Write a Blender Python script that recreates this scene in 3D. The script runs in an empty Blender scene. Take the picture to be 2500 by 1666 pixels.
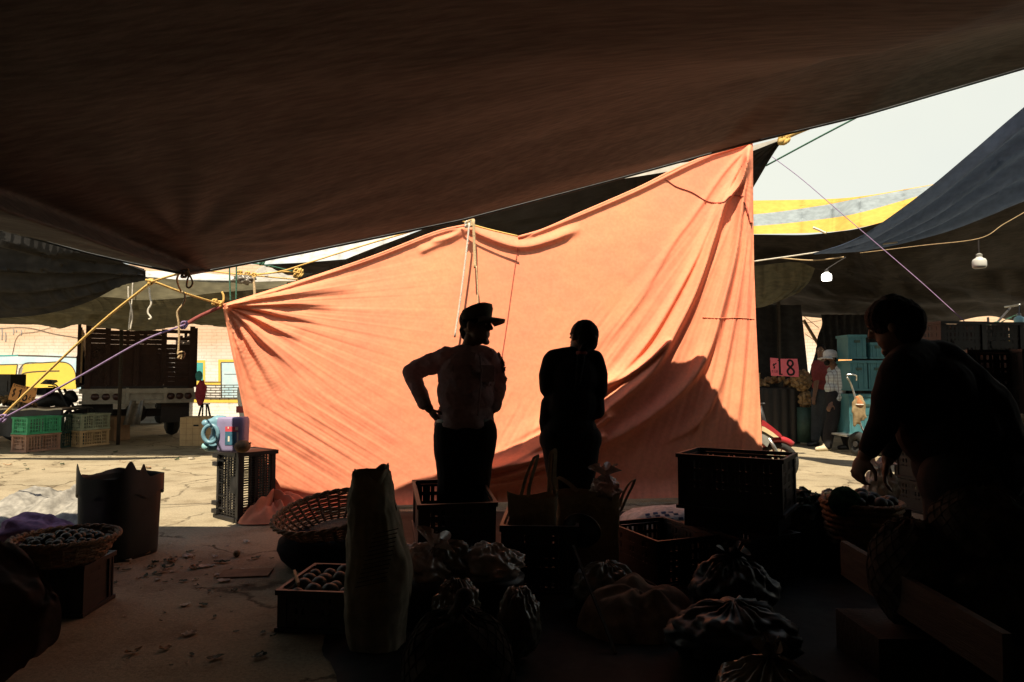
import bpy, math, random
import numpy as np
from mathutils import Vector, Matrix, noise as mn

R = math.radians
sc = bpy.context.scene
COL = sc.collection
# ------------------------------------------------------------ camera, sky, sun, exposure
CAM_Z, PITCH, FPX = 1.22, R(3.0), 1667.0
cam = bpy.data.objects.new('camera', bpy.data.cameras.new('camera'))
COL.objects.link(cam)
cam.location = (0, 0, CAM_Z)
cam.rotation_euler = (R(90) + PITCH, 0, 0)
cam.data.sensor_width = 36.0
cam.data.lens = 36.0 * FPX / 2500.0
cam.data.clip_start = 0.05
cam.data.clip_end = 600
sc.camera = cam

SUN = Vector((0.12, 1.0, -1.88)).normalized()
world = bpy.data.worlds.new('World'); sc.world = world
world.use_nodes = True
nt = world.node_tree
bg = nt.nodes['Background']
sky = nt.nodes.new('ShaderNodeTexSky')
sky.sky_type = 'NISHITA'; sky.sun_disc = False
sky.sun_elevation = math.asin(-SUN.z)
sky.sun_rotation = math.atan2(-SUN.x, -SUN.y)
sky.air_density = 1.0; sky.dust_density = 0.6; sky.ozone_density = 1.0
# thin bright haze over the blue: the Nishita sky mixed towards a milky white, thicker low down
wtc = nt.nodes.new('ShaderNodeTexCoord'); wn = nt.nodes.new('ShaderNodeTexNoise'); wn.inputs['Scale'].default_value = 1.6; wn.inputs['Detail'].default_value = 5
nt.links.new(wtc.outputs['Generated'], wn.inputs['Vector'])
wm = nt.nodes.new('ShaderNodeMapRange'); wm.inputs['From Min'].default_value = .3; wm.inputs['From Max'].default_value = .7
wm.inputs['To Min'].default_value = .80; wm.inputs['To Max'].default_value = 1.0
nt.links.new(wn.outputs['Fac'], wm.inputs['Value'])
wx = nt.nodes.new('ShaderNodeMix'); wx.data_type = 'RGBA'
wsp = nt.nodes.new('ShaderNodeSeparateXYZ'); nt.links.new(wtc.outputs['Generated'], wsp.inputs[0])
wz = nt.nodes.new('ShaderNodeMapRange'); wz.inputs['From Min'].default_value = .42; wz.inputs['From Max'].default_value = .75
wz.inputs['To Min'].default_value = 1.0; wz.inputs['To Max'].default_value = .08
nt.links.new(wsp.outputs['Z'], wz.inputs['Value'])
wmu = nt.nodes.new('ShaderNodeMath'); wmu.operation = 'MULTIPLY'
nt.links.new(wm.outputs['Result'], wmu.inputs[0]); nt.links.new(wz.outputs['Result'], wmu.inputs[1])
nt.links.new(wmu.outputs[0], wx.inputs['Factor']); wt_ = nt.nodes.new('ShaderNodeMix'); wt_.data_type = 'RGBA'; wt_.blend_type = 'MULTIPLY'; wt_.inputs['Factor'].default_value = 1; wt_.inputs['B'].default_value = (.85, .79, .78, 1)
nt.links.new(sky.outputs[0], wt_.inputs['A']); nt.links.new(wt_.outputs['Result'], wx.inputs['A']); wx.inputs['B'].default_value = (4.9, 5.0, 4.4, 1)
nt.links.new(wx.outputs['Result'], bg.inputs[0])
bg.inputs[1].default_value = 0.09
sun = bpy.data.objects.new('sun', bpy.data.lights.new('sun', 'SUN'))
COL.objects.link(sun)
sun.data.energy = 4.6; sun.data.angle = R(0.5); sun.data.color = (1.0, 0.87, 0.68)
sun.rotation_euler = SUN.to_track_quat('-Z', 'Y').to_euler()
sun.location = (0, -5, 20)
sc.view_settings.view_transform = 'Standard'; sc.view_settings.look = 'None'
sc.view_settings.exposure = 1.05; sc.view_settings.gamma = 1.0
sc.cycles.max_bounces = 8; sc.cycles.diffuse_bounces = 2; sc.cycles.transparent_max_bounces = 12
try:
    sc.cycles.use_denoising = True
    sc.cycles.denoiser = 'OPENIMAGEDENOISE'
except Exception:
    pass

# ------------------------------------------------------------ helpers
_c, _s = math.cos(PITCH), math.sin(PITCH)
def ray(px, py):
    u = (px - 1250.0) / FPX; v = (833.0 - py) / FPX
    return u, _c - v * _s, _s + v * _c
def P(px, py, d):
    """world point seen at photo pixel (px, py) of 2500 x 1666, at distance d down the view axis (world y)"""
    x, y, z = ray(px, py); t = d / y
    return Vector((x * t, d, CAM_Z + z * t))
def G(px, py, z=0.0):
    x, y, zz = ray(px, py); t = (z - CAM_Z) / zz
    return Vector((x * t, y * t, z))
def lerp(a, b, t): return a + (b - a) * t
def smooth(t):
    t = min(1.0, max(0.0, t)); return t * t * (3 - 2 * t)
def interp(xs, ys, x): return float(np.interp(x, xs, ys))
def catmull(pts, n=8):
    pts = [Vector(p) for p in pts]
    if len(pts) < 3:
        return [pts[0].lerp(pts[1], i / n) for i in range(n + 1)]
    out = []
    q = [pts[0] * 2 - pts[1]] + pts + [pts[-1] * 2 - pts[-2]]
    for i in range(1, len(q) - 2):
        p0, p1, p2, p3 = q[i - 1:i + 3]
        for k in range(n):
            t = k / n
            out.append(0.5 * ((2 * p1) + (p2 - p0) * t + (2 * p0 - 5 * p1 + 4 * p2 - p3) * t * t + (3 * p1 - p0 - 3 * p2 + p3) * t ** 3))
    out.append(pts[-1])
    return out

class MB:
    """collects closed shapes and sheets; build() links them as ONE mesh object"""
    def __init__(self): self.v = []; self.f = []
    def add(self, vs, fs):
        o = len(self.v)
        self.v += [tuple(p) for p in vs]; self.f += [tuple(i + o for i in f) for f in fs]
        return self
    def box(self, c, s, rot=None):
        x, y, z = s[0] / 2, s[1] / 2, s[2] / 2
        vs = [Vector(p) for p in ((-x,-y,-z),(x,-y,-z),(x,y,-z),(-x,y,-z),(-x,-y,z),(x,-y,z),(x,y,z),(-x,y,z))]
        if rot is not None: vs = [rot @ p for p in vs]
        c = Vector(c)
        return self.add([p + c for p in vs], [(0,3,2,1),(4,5,6,7),(0,1,5,4),(1,2,6,5),(2,3,7,6),(3,0,4,7)])
    def bar(self, a, b, w, h=None):
        a, b = Vector(a), Vector(b); d = b - a
        q = d.to_track_quat('X', 'Z').to_matrix()
        return self.box((a + b) / 2, (d.length, w, h or w), q)
    def tube(self, pts, r, n=7, cap=True):
        pts = [Vector(p) for p in pts]; m = len(pts)
        rs = r if isinstance(r, (list, tuple)) else [r] * m
        vs, fs = [], []
        t0 = (pts[1] - pts[0]).normalized()
        up = Vector((0, 0, 1)) if abs(t0.z) < .9 else Vector((1, 0, 0))
        nrm = t0.cross(up).normalized()
        for i, p in enumerate(pts):
            t = (pts[min(i + 1, m - 1)] - pts[max(i - 1, 0)])
            if t.length < 1e-9: t = t0.copy()
            t.normalize()
            nrm = (nrm - t * nrm.dot(t)); 
            if nrm.length < 1e-6: nrm = t.orthogonal()
            nrm.normalize(); b = t.cross(nrm)
            for k in range(n):
                a = 2 * math.pi * k / n
                vs.append(p + (nrm * math.cos(a) + b * math.sin(a)) * rs[i])
        for i in range(m - 1):
            for k in range(n):
                fs.append((i * n + k, i * n + (k + 1) % n, (i + 1) * n + (k + 1) % n, (i + 1) * n + k))
        if cap:
            fs.append(tuple(range(n - 1, -1, -1))); fs.append(tuple(range((m - 1) * n, m * n)))
        return self.add(vs, fs)
    def cap(self, a, ra, b, rb, n=14, k=4):
        """tapered limb segment with round ends"""
        a, b = Vector(a), Vector(b); d = b - a; L = d.length
        t = d / L if L > 1e-6 else Vector((0, 0, 1))
        pts, rs = [], []
        for i in range(k + 1):
            an = (i / k) * math.pi / 2 if i else .05
            pts.append(a - t * ra * math.cos(an)); rs.append(max(.0008, ra * math.sin(an)))
        for i in range(k, -1, -1):
            an = (i / k) * math.pi / 2 if i else .05
            pts.append(b + t * rb * math.cos(an)); rs.append(max(.0008, rb * math.sin(an)))
        return self.tube(pts, rs, n)
    def limb(self, nodes, n=14):
        for (a, ra), (b, rb) in zip(nodes[:-1], nodes[1:]): self.cap(a, ra, b, rb, n)
        return self
    def ell(self, c, r, rot=None, nu=20, nv=12, fn=None):
        c = Vector(c); vs = []; fs = []
        for j in range(1, nv):
            th = math.pi * j / nv
            for i in range(nu):
                ph = 2 * math.pi * i / nu
                d = Vector((math.sin(th) * math.cos(ph), math.sin(th) * math.sin(ph), math.cos(th)))
                k = fn(d) if fn else 1.0
                p = Vector((d.x * r[0] * k, d.y * r[1] * k, d.z * r[2] * k))
                vs.append((rot @ p if rot else p) + c)
        top = Vector((0, 0, r[2] * (fn(Vector((0, 0, 1))) if fn else 1))); bot = Vector((0, 0, -r[2] * (fn(Vector((0, 0, -1))) if fn else 1)))
        vs += [(rot @ top if rot else top) + c, (rot @ bot if rot else bot) + c]
        N = (nv - 1) * nu
        for j in range(nv - 2):
            for i in range(nu):
                fs.append((j * nu + i, (j + 1) * nu + i, (j + 1) * nu + (i + 1) % nu, j * nu + (i + 1) % nu))
        for i in range(nu):
            fs.append((N, i, (i + 1) % nu)); fs.append((N + 1, (nv - 2) * nu + (i + 1) % nu, (nv - 2) * nu + i))
        return self.add(vs, fs)
    def lathe(self, prof, n=28, o=(0, 0, 0), rot=None, fn=None, close=False):
        """prof: (radius, height); fn(phi, i) scales the radius"""
        o = Vector(o); vs, fs = [], []
        for i, (r, z) in enumerate(prof):
            for k in range(n):
                a = 2 * math.pi * k / n; rr = r * (fn(a, i) if fn else 1)
                p = Vector((rr * math.cos(a), rr * math.sin(a), z))
                vs.append((rot @ p if rot else p) + o)
        for i in range(len(prof) - 1):
            for k in range(n):
                fs.append((i * n + k, i * n + (k + 1) % n, (i + 1) * n + (k + 1) % n, (i + 1) * n + k))
        if close:
            fs.append(tuple(range(n - 1, -1, -1))); fs.append(tuple(range((len(prof) - 1) * n, len(prof) * n)))
        return self.add(vs, fs)
    def grid(self, nu, nv, fn):
        vs = [fn(i / (nu - 1), j / (nv - 1)) for j in range(nv) for i in range(nu)]
        fs = [(j * nu + i, j * nu + i + 1, (j + 1) * nu + i + 1, (j + 1) * nu + i) for j in range(nv - 1) for i in range(nu - 1)]
        return self.add(vs, fs)
    def prism(self, poly, depth, frame):
        """flat polygon (x, z) given thickness depth; frame(x, y, z) -> point"""
        n = len(poly)
        vs = [frame(x, -depth / 2, z) for x, z in poly] + [frame(x, depth / 2, z) for x, z in poly]
        fs = [tuple(range(n)), tuple(range(2 * n - 1, n - 1, -1))] + [(i, i + n, (i + 1) % n + n, (i + 1) % n) for i in range(n)]
        return self.add(vs, fs)
    def ribbon(self, pts, w, frame, lift=0.0):
        """flat brush stroke through 2-D points, frame(x, y, z) -> point"""
        pts = [Vector((p[0], p[1])) for p in pts]; vs, fs = [], []
        for i, p in enumerate(pts):
            t = pts[min(i + 1, len(pts) - 1)] - pts[max(i - 1, 0)]
            t = t.normalized() if t.length > 1e-9 else Vector((1, 0))
            nn = Vector((-t.y, t.x)) * w / 2
            for s in (1, -1):
                q = p + nn * s; vs.append(frame(q.x, -lift, q.y))
        for i in range(len(pts) - 1): fs.append((2 * i, 2 * i + 1, 2 * i + 3, 2 * i + 2))
        return self.add(vs, fs)
    def build(self, name, mat, parent=None, base=None, sm=False, voxel=0, smooth_it=0, solid=0, subsurf=0):
        me = bpy.data.meshes.new(name)
        b = Vector(base) if base is not None else (Vector(parent['_base']) if parent is not None and '_base' in parent else Vector((0, 0, 0)))
        me.from_pydata([(p[0] - b.x, p[1] - b.y, p[2] - b.z) for p in self.v], [], self.f)
        me.update()
        ob = bpy.data.objects.new(name, me); COL.objects.link(ob)
        if voxel or solid or subsurf:
            if voxel:
                m = ob.modifiers.new('r', 'REMESH'); m.mode = 'VOXEL'; m.voxel_size = voxel
                if smooth_it:
                    m = ob.modifiers.new('s', 'SMOOTH'); m.factor = .5; m.iterations = smooth_it
            if solid:
                m = ob.modifiers.new('t', 'SOLIDIFY'); m.thickness = solid; m.offset = 0
            if subsurf:
                m = ob.modifiers.new('u', 'SUBSURF'); m.levels = m.render_levels = subsurf
            dg = bpy.context.evaluated_depsgraph_get()
            new = bpy.data.meshes.new_from_object(ob.evaluated_get(dg))
            ob.modifiers.clear(); ob.data = new; bpy.data.meshes.remove(me); me = new; me.name = name
        me.materials.clear()
        me.materials.append(mat)
        if sm or voxel:
            me.polygons.foreach_set('use_smooth', [True] * len(me.polygons))
        if parent is not None:
            ob.parent = parent
            if '_base' in parent: ob['_base'] = parent['_base']
        elif base is not None:
            ob.location = b; ob['_base'] = tuple(b)
        return ob

def tag(o, label, cat, group=None, kind=None):
    o['label'] = label; o['category'] = cat
    if group: o['group'] = group
    if kind: o['kind'] = kind
    return o
def thing(name, label, cat, loc=(0, 0, 0), group=None, rz=0.0, local=False):
    """an Empty at the thing's base; parts are built in world space unless local"""
    o = bpy.data.objects.new(name, None); COL.objects.link(o)
    o.empty_display_size = .1
    o.location = loc; o.rotation_euler = (0, 0, rz)
    if not local: o['_base'] = tuple(loc)
    return tag(o, label, cat, group)
def dup(root, loc, rot=None, label=None, group=None, scale=None):
    r = root.copy(); COL.objects.link(r); r.location = loc
    if rot is not None: r.rotation_euler = rot
    if scale is not None: r.scale = scale
    if label: r['label'] = label
    if group: r['group'] = group
    def kids(a, b):
        for ch in list(a.children):
            c = ch.copy(); COL.objects.link(c); c.parent = b; kids(ch, c)
    kids(root, r)
    return r
def structure(o): o['kind'] = 'structure'; return o

# ------------------------------------------------------------ materials
def mat(name, col, rough=.8, var=.2, scale=6.0, bump=0.0, bscale=60.0, metal=0.0, trans=0.0, col2=None, spec=.3, detail=6, stretch=None, emit=0, alpha=1.0, clear=0.0):
    m = bpy.data.materials.new(name); m.use_nodes = True
    t = m.node_tree; N = t.nodes; L = t.links
    bs = N['Principled BSDF']; out = N['Material Output']
    tc = N.new('ShaderNodeTexCoord'); src = tc.outputs['Object']
    if stretch:
        mp = N.new('ShaderNodeMapping'); mp.inputs['Scale'].default_value = stretch
        L.new(src, mp.inputs[0]); src = mp.outputs[0]
    nz = N.new('ShaderNodeTexNoise'); nz.inputs['Scale'].default_value = scale; nz.inputs['Detail'].default_value = detail
    nz.inputs['Roughness'].default_value = .65
    L.new(src, nz.inputs['Vector'])
    rp = N.new('ShaderNodeValToRGB')
    c2 = col2 or tuple(min(1, c * (1 + var)) for c in col)
    c1 = tuple(c * (1 - var) for c in col) if not col2 else col
    rp.color_ramp.elements[0].position = .33; rp.color_ramp.elements[1].position = .67
    rp.color_ramp.elements[0].color = (*c1, 1); rp.color_ramp.elements[1].color = (*c2, 1)
    L.new(nz.outputs['Fac'], rp.inputs[0]); L.new(rp.outputs[0], bs.inputs['Base Color'])
    bs.inputs['Roughness'].default_value = rough; bs.inputs['Metallic'].default_value = metal
    bs.inputs['Specular IOR Level'].default_value = spec
    if alpha < 1: bs.inputs['Alpha'].default_value = alpha
    if emit:
        bs.inputs['Emission Color'].default_value = (1, .97, .9, 1); bs.inputs['Emission Strength'].default_value = emit
    if bump:
        n2 = N.new('ShaderNodeTexNoise'); n2.inputs['Scale'].default_value = bscale; n2.inputs['Detail'].default_value = 5
        L.new(src, n2.inputs['Vector'])
        bp = N.new('ShaderNodeBump'); bp.inputs['Strength'].default_value = bump; bp.inputs['Distance'].default_value = .02
        L.new(n2.outputs['Fac'], bp.inputs['Height']); L.new(bp.outputs[0], bs.inputs['Normal'])
    if trans:
        tr = N.new('ShaderNodeBsdfTranslucent'); mx = N.new('ShaderNodeMixShader'); mx.inputs[0].default_value = trans
        L.new(rp.outputs[0], tr.inputs['Color']); L.new(bs.outputs[0], mx.inputs[1]); L.new(tr.outputs[0], mx.inputs[2])
        L.new(mx.outputs[0], out.inputs['Surface'])
    m['_ramp'] = rp.name
    return m

def fabric(name, col, weave=(90, 300, 90), wb=.35, var=.2, rough=.9, trans=0.0, col2=None, scale=2.5, stretch=(1, 1, 1)):
    """tarp or cloth: blotches plus fine woven threads"""
    m = mat(name, col, rough=rough, var=var, scale=scale, col2=col2, spec=.15, trans=trans, stretch=stretch)
    t = m.node_tree; N = t.nodes; L = t.links; bs = N['Principled BSDF']
    tc = N.new('ShaderNodeTexCoord'); mp = N.new('ShaderNodeMapping'); mp.inputs['Scale'].default_value = weave
    nz = N.new('ShaderNodeTexNoise'); nz.inputs['Scale'].default_value = .12; nz.inputs['Detail'].default_value = 4
    L.new(tc.outputs['Object'], mp.inputs[0]); L.new(mp.outputs[0], nz.inputs['Vector'])
    rp = N[m['_ramp']]
    mx = N.new('ShaderNodeMix'); mx.data_type = 'RGBA'; mx.blend_type = 'MULTIPLY'; mx.inputs['Factor'].default_value = wb
    r2 = N.new('ShaderNodeValToRGB'); r2.color_ramp.elements[0].position = .35; r2.color_ramp.elements[1].position = .65
    r2.color_ramp.elements[0].color = (.25, .25, .25, 1); r2.color_ramp.elements[1].color = (1.3, 1.3, 1.3, 1)
    L.new(nz.outputs['Fac'], r2.inputs[0]); L.new(rp.outputs[0], mx.inputs['A']); L.new(r2.outputs[0], mx.inputs['B'])
    for ln in [l for l in L if l.from_node == rp and l.to_node != mx]:
        to = ln.to_socket; L.remove(ln); L.new(mx.outputs['Result'], to)
    bp = N.new('ShaderNodeBump'); bp.inputs['Strength'].default_value = .25 if wb > .15 else .06; bp.inputs['Distance'].default_value = .01
    L.new(nz.outputs['Fac'], bp.inputs['Height']); L.new(bp.outputs[0], bs.inputs['Normal'])
    return m

M = {}
M['orange'] = fabric('orange_cloth', (.79, .25, .15), weave=(260, 260, 260), wb=.10, trans=.03, scale=.45, col2=(.84, .335, .17))
M['maincanopy'] = fabric('brown_tarp', (.155, .165, .165), weave=(40, 260, 260), wb=.32, var=.16, scale=1.6, stretch=(.5, 2, 1))
M['blacktarp'] = fabric('black_tarp', (.022, .021, .02), weave=(40, 200, 100), wb=.4, var=.35)
M['darktarp'] = fabric('dark_brown_tarp', (.022, .019, .017), weave=(40, 200, 100), wb=.5, var=.35)
M['khaki'] = fabric('khaki_tarp', (.10, .088, .052), weave=(60, 200, 200), wb=.3, var=.25, trans=.1)
M['greytarp'] = fabric('grey_tarp', (.30, .28, .24), weave=(100, 100, 100), wb=.2, var=.2)
M['greytarplight'] = fabric('pale_grey_tarp', (.42, .42, .40), weave=(100, 100, 100), wb=.2, var=.15)
M['bluetarp'] = fabric('blue_tarp', (.13, .185, .29), weave=(160, 60, 160), wb=.2, var=.06, trans=.05)
M['yellowstripe'] = fabric('yellow_stripe_tarp', (.52, .305, .065), weave=(100, 100, 100), wb=.15, var=.1)
M['bluestripe'] = fabric('blue_grey_stripe_tarp', (.21, .245, .255), weave=(100, 100, 100), wb=.2, var=.12)
M['silver'] = fabric('silver_tarp', (.25, .235, .20), weave=(200, 200, 200), wb=.35, var=.25, rough=.6, scale=9)
M['seamshadow'] = mat('seam_and_shadow_red', (.40, .10, .065), .9, .2, 60)  # colours a sheet seam and the drawn rope shadow
M['darkwood'] = mat('dark_wood', (.022, .017, .013), .85, .35, 5, bump=.3)
M['shadesheet'] = fabric('black_shade_sheet', (.016, .015, .013), weave=(120, 120, 120), wb=.4, var=.5, rough=.75, scale=5)
M['burlap'] = fabric('burlap', (.22, .15, .11), weave=(160, 160, 160), wb=.4, var=.3, scale=8)
M['rope'] = mat('tan_rope', (.55, .40, .22), .9, .25, 60, bump=.6, bscale=200)
M['ropeyellow'] = mat('yellow_rope', (.70, .45, .13), .8, .2, 60, bump=.6, bscale=200)
M['ropegreen'] = mat('green_rope', (.05, .14, .09), .8, .3, 60, bump=.6, bscale=200)
M['ropepurple'] = mat('purple_cord', (.22, .15, .26), .8, .3, 80)
M['ropewhite'] = mat('white_rope', (.6, .55, .45), .9, .2, 60, bump=.6, bscale=200)
M['ropered'] = mat('dark_red_cord', (.2, .05, .04), .9, .2, 60)
M['blackplastic'] = mat('black_plastic', (.014, .014, .014), .45, .3, 10, spec=.4)
M['crateblack'] = mat('black_crate_plastic', (.016, .014, .013), .5, .35, 14, spec=.4)
M['crategreen'] = mat('green_crate_plastic', (.06, .36, .17), .6, .25, 9)
M['cratebrown'] = mat('brown_crate_plastic', (.36, .20, .13), .65, .25, 9)
M['cratetan'] = mat('tan_crate_plastic', (.58, .40, .20), .65, .18, 9)
M['crategrey'] = mat('grey_green_crate_plastic', (.34, .37, .25), .65, .25, 9)
M['cratedark'] = mat('dark_green_crate_plastic', (.03, .06, .045), .6, .3, 9)
M['turq'] = mat('turquoise_plastic', (.03, .11, .125), .55, .3, 5, col2=(.05, .155, .165))
M['cardboard'] = mat('cardboard', (.50, .35, .18), .9, .12, 5)
M['cardbrown'] = mat('brown_cardboard', (.32, .20, .11), .9, .15, 5)
M['skin'] = mat('skin', (.13, .068, .042), .6, .12, 12, spec=.35)
M['hair'] = mat('black_hair', (.009, .008, .008), .85, .3, 40, bump=.6, bscale=90, spec=.12)
M['shirt'] = fabric('mauve_shirt_cotton', (.42, .32, .34), weave=(300, 300, 300), wb=.2, var=.12, trans=.3)
M['trousers'] = fabric('dark_trousers', (.018, .017, .018), weave=(300, 300, 300), wb=.2)
M['darkcloth'] = fabric('black_knit', (.011, .010, .011), weave=(300, 300, 300), wb=.2)
M['cap'] = fabric('olive_cap', (.075, .068, .05), weave=(300, 300, 300), wb=.2)
M['whitecap'] = fabric('white_cap', (.55, .53, .50), weave=(300, 300, 300), wb=.1)
M['darkred'] = fabric('dark_red_shirt', (.16, .035, .035), weave=(300, 300, 300), wb=.2)
M['jeans'] = fabric('dark_jeans', (.04, .045, .05), weave=(300, 300, 300), wb=.2)
M['shoe'] = mat('cream_shoe', (.5, .42, .28), .7, .2, 20)
M['darkshoe'] = mat('dark_shoe', (.02, .018, .016), .5, .2, 20)
M['paper'] = fabric('paper_sack', (.23, .195, .14), weave=(150, 150, 150), wb=.2, var=.3, rough=.8, scale=7)
M['whitesack'] = fabric('white_woven_sack', (.62, .60, .55), weave=(300, 300, 300), wb=.3, var=.2)
M['printblue'] = mat('blue_print', (.10, .14, .26), .8, .3, 40)
M['pinknet'] = fabric('pink_net', (.42, .23, .38), weave=(220, 220, 220), wb=.4, var=.25, scale=12)
M['wicker'] = mat('wicker', (.25, .15, .08), .75, .4, 30, bump=.6, bscale=120)
M['wickerpink'] = mat('pale_wicker', (.24, .15, .09), .75, .3, 30, bump=.6, bscale=120)
M['potato'] = mat('potato_skin', (.25, .165, .08), .8, .3, 8, bump=.3, bscale=30)
M['fruitdark'] = mat('dark_green_fruit', (.028, .03, .018), .5, .4, 9)
M['fruitbrown'] = mat('brown_fruit', (.20, .13, .06), .75, .35, 12, bump=.3)
M['bag'] = mat('clear_plastic_film', (.42, .32, .27), .14, .3, 10, spec=.9, bump=.4, bscale=14, alpha=.75)
M['bagdark'] = mat('grey_plastic_film', (.13, .11, .08), .25, .4, 8, spec=.7, bump=.35, bscale=14)
M['whitebag'] = mat('white_plastic_film', (.62, .56, .46), .4, .15, 8, spec=.5, bump=.4, bscale=14, trans=.2)
M['beigebag'] = fabric('beige_bag_cloth', (.34, .28, .185), weave=(300, 300, 300), wb=.25, var=.2)
M['net'] = fabric('brown_net', (.045, .035, .026), weave=(120, 120, 120), wb=.6, var=.4, scale=14)
M['greennet'] = fabric('green_net', (.03, .10, .05), weave=(120, 120, 120), wb=.6, var=.4, scale=14)
M['leaf'] = mat('dark_green_leaf', (.025, .05, .018), .6, .4, 14, bump=.3)
M['cauli'] = mat('cauliflower', (.48, .43, .30), .8, .2, 14, bump=.8, bscale=60)
M['wood'] = mat('old_wood', (.034, .026, .018), .8, .35, 4, stretch=(1, 1, 12), bump=.3, bscale=20)
M['woodpale'] = mat('pale_wood', (.38, .25, .13), .8, .3, 5, stretch=(12, 1, 1), bump=.3, bscale=20)
M['truckwood'] = mat('dark_red_wood', (.036, .018, .013), .7, .35, 5, bump=.3)
M['truckinner'] = mat('dark_cargo', (.016, .013, .012), .8, .4, 5)
M['truckwhite'] = mat('grimy_white_paint', (.36, .34, .28), .5, .25, 7)
M['slat'] = mat('bare_slat_wood', (.40, .29, .17), .8, .3, 5)
M['lamp'] = mat('dull_red_lens', (.05, .02, .016), .3, .3, 20, spec=.5)
M['tyre'] = mat('tyre_rubber', (.02, .02, .018), .75, .35, 12, bump=.3)
M['metal'] = mat('steel', (.5, .5, .47), .35, .2, 30, metal=.9)
M['darkmetal'] = mat('dark_metal', (.025, .023, .022), .5, .3, 20, spec=.4)
M['chrome'] = mat('bright_metal_tube', (.60, .60, .56), .25, .1, 30, metal=1)
M['redpaint'] = mat('red_paint', (.34, .03, .035), .3, .15, 10, spec=.5)
M['cream'] = mat('cream_plastic', (.66, .52, .30), .45, .12, 10)
M['greyplastic'] = mat('grey_plastic', (.24, .24, .21), .5, .2, 10)
M['carwhite'] = mat('white_car_paint', (.72, .70, .64), .3, .06, 10, spec=.5)
M['jug'] = mat('blue_jug_plastic', (.20, .38, .46), .35, .08, 5, spec=.5, trans=.25)
M['jugviolet'] = mat('violet_jug_sleeve', (.33, .29, .46), .45, .15, 4, trans=.2)
M['labelred'] = mat('red_label', (.60, .08, .10), .5, .15, 20)
M['labelteal'] = mat('teal_label', (.05, .14, .20), .5, .3, 20)
M['labelwhite'] = mat('white_label', (.75, .66, .5), .5, .1, 20)
M['signorange'] = mat('orange_card', (.75, .36, .13), .8, .08, 8)
M['signpink'] = mat('pink_card', (.78, .16, .20), .8, .08, 8)
M['ink'] = mat('black_ink', (.012, .010, .010), .7, .2, 20)
M['bulbon'] = mat('lit_bulb', (.9, .88, .8), .4, .02, 5, emit=2.2)
M['bulboff'] = mat('white_bulb', (.50, .50, .46), .4, .05, 5)
M['bulbteal'] = mat('teal_lampshade', (.30, .55, .55), .4, .1, 5)
M['litter'] = mat('pale_litter', (.48, .42, .32), .8, .35, 30)
M['muralyellow'] = mat('yellow_wall_paint', (.80, .56, .09), .8, .08, 3)
M['muralwhite'] = mat('white_wall_paint', (.82, .80, .74), .8, .05, 3)
M['muralgrey'] = mat('grey_wall_paint', (.30, .27, .24), .8, .2, 9)
M['muralblue'] = mat('pale_blue_wall_paint', (.38, .62, .72), .8, .15, 2, col2=(.66, .76, .76))
M['muralteal'] = mat('teal_wall_paint', (.08, .38, .36), .8, .2, 5)
M['muralline'] = mat('dark_line_paint', (.10, .08, .06), .9, .3, 30)
M['muralred'] = mat('red_wall_paint', (.65, .16, .11), .8, .2, 9)
M['muralgreen'] = mat('green_wall_paint', (.14, .25, .10), .8, .2, 9)
M['redcloth'] = fabric('red_cloth', (.50, .07, .10), weave=(200, 200, 200), wb=.2, var=.25, scale=6)
M['rustred'] = fabric('rust_tarp', (.075, .036, .026), weave=(100, 100, 100), wb=.35, var=.35, scale=3)
M['beigerag'] = fabric('beige_rag', (.26, .19, .10), weave=(200, 200, 200), wb=.2, var=.2, scale=9)
M['orangerag'] = fabric('orange_rag', (.40, .17, .07), weave=(200, 200, 200), wb=.2, var=.2, scale=9)
M['asphaltpatch'] = mat('flat_cardboard', (.20, .13, .075), .9, .25, 10)

def plaid():
    m = mat('pale_plaid_cotton', (.42, .46, .45), .9, .06, 5)
    t = m.node_tree; N = t.nodes; L = t.links; rp = N[m['_ramp']]; bs = N['Principled BSDF']
    tc = N.new('ShaderNodeTexCoord'); sx = N.new('ShaderNodeSeparateXYZ'); L.new(tc.outputs['Object'], sx.inputs[0])
    prev = rp.outputs[0]
    for ax, per in (('X', .05), ('Z', .05), ('Y', .05)):
        mo = N.new('ShaderNodeMath'); mo.operation = 'PINGPONG'; mo.inputs[1].default_value = per / 2
        L.new(sx.outputs[ax], mo.inputs[0])
        lt = N.new('ShaderNodeMath'); lt.operation = 'LESS_THAN'; lt.inputs[1].default_value = .005
        L.new(mo.outputs[0], lt.inputs[0])
        mx = N.new('ShaderNodeMix'); mx.data_type = 'RGBA'
        ml = N.new('ShaderNodeMath'); ml.operation = 'MULTIPLY'; ml.inputs[1].default_value = .7 if ax != 'Y' else .25
        L.new(lt.outputs[0], ml.inputs[0])
        L.new(ml.outputs[0], mx.inputs['Factor']); L.new(prev, mx.inputs['A']); mx.inputs['B'].default_value = (.14, .12, .13, 1)
        prev = mx.outputs['Result']
    L.new(prev, bs.inputs['Base Color'])
    return m
M['plaid'] = plaid()

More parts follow.
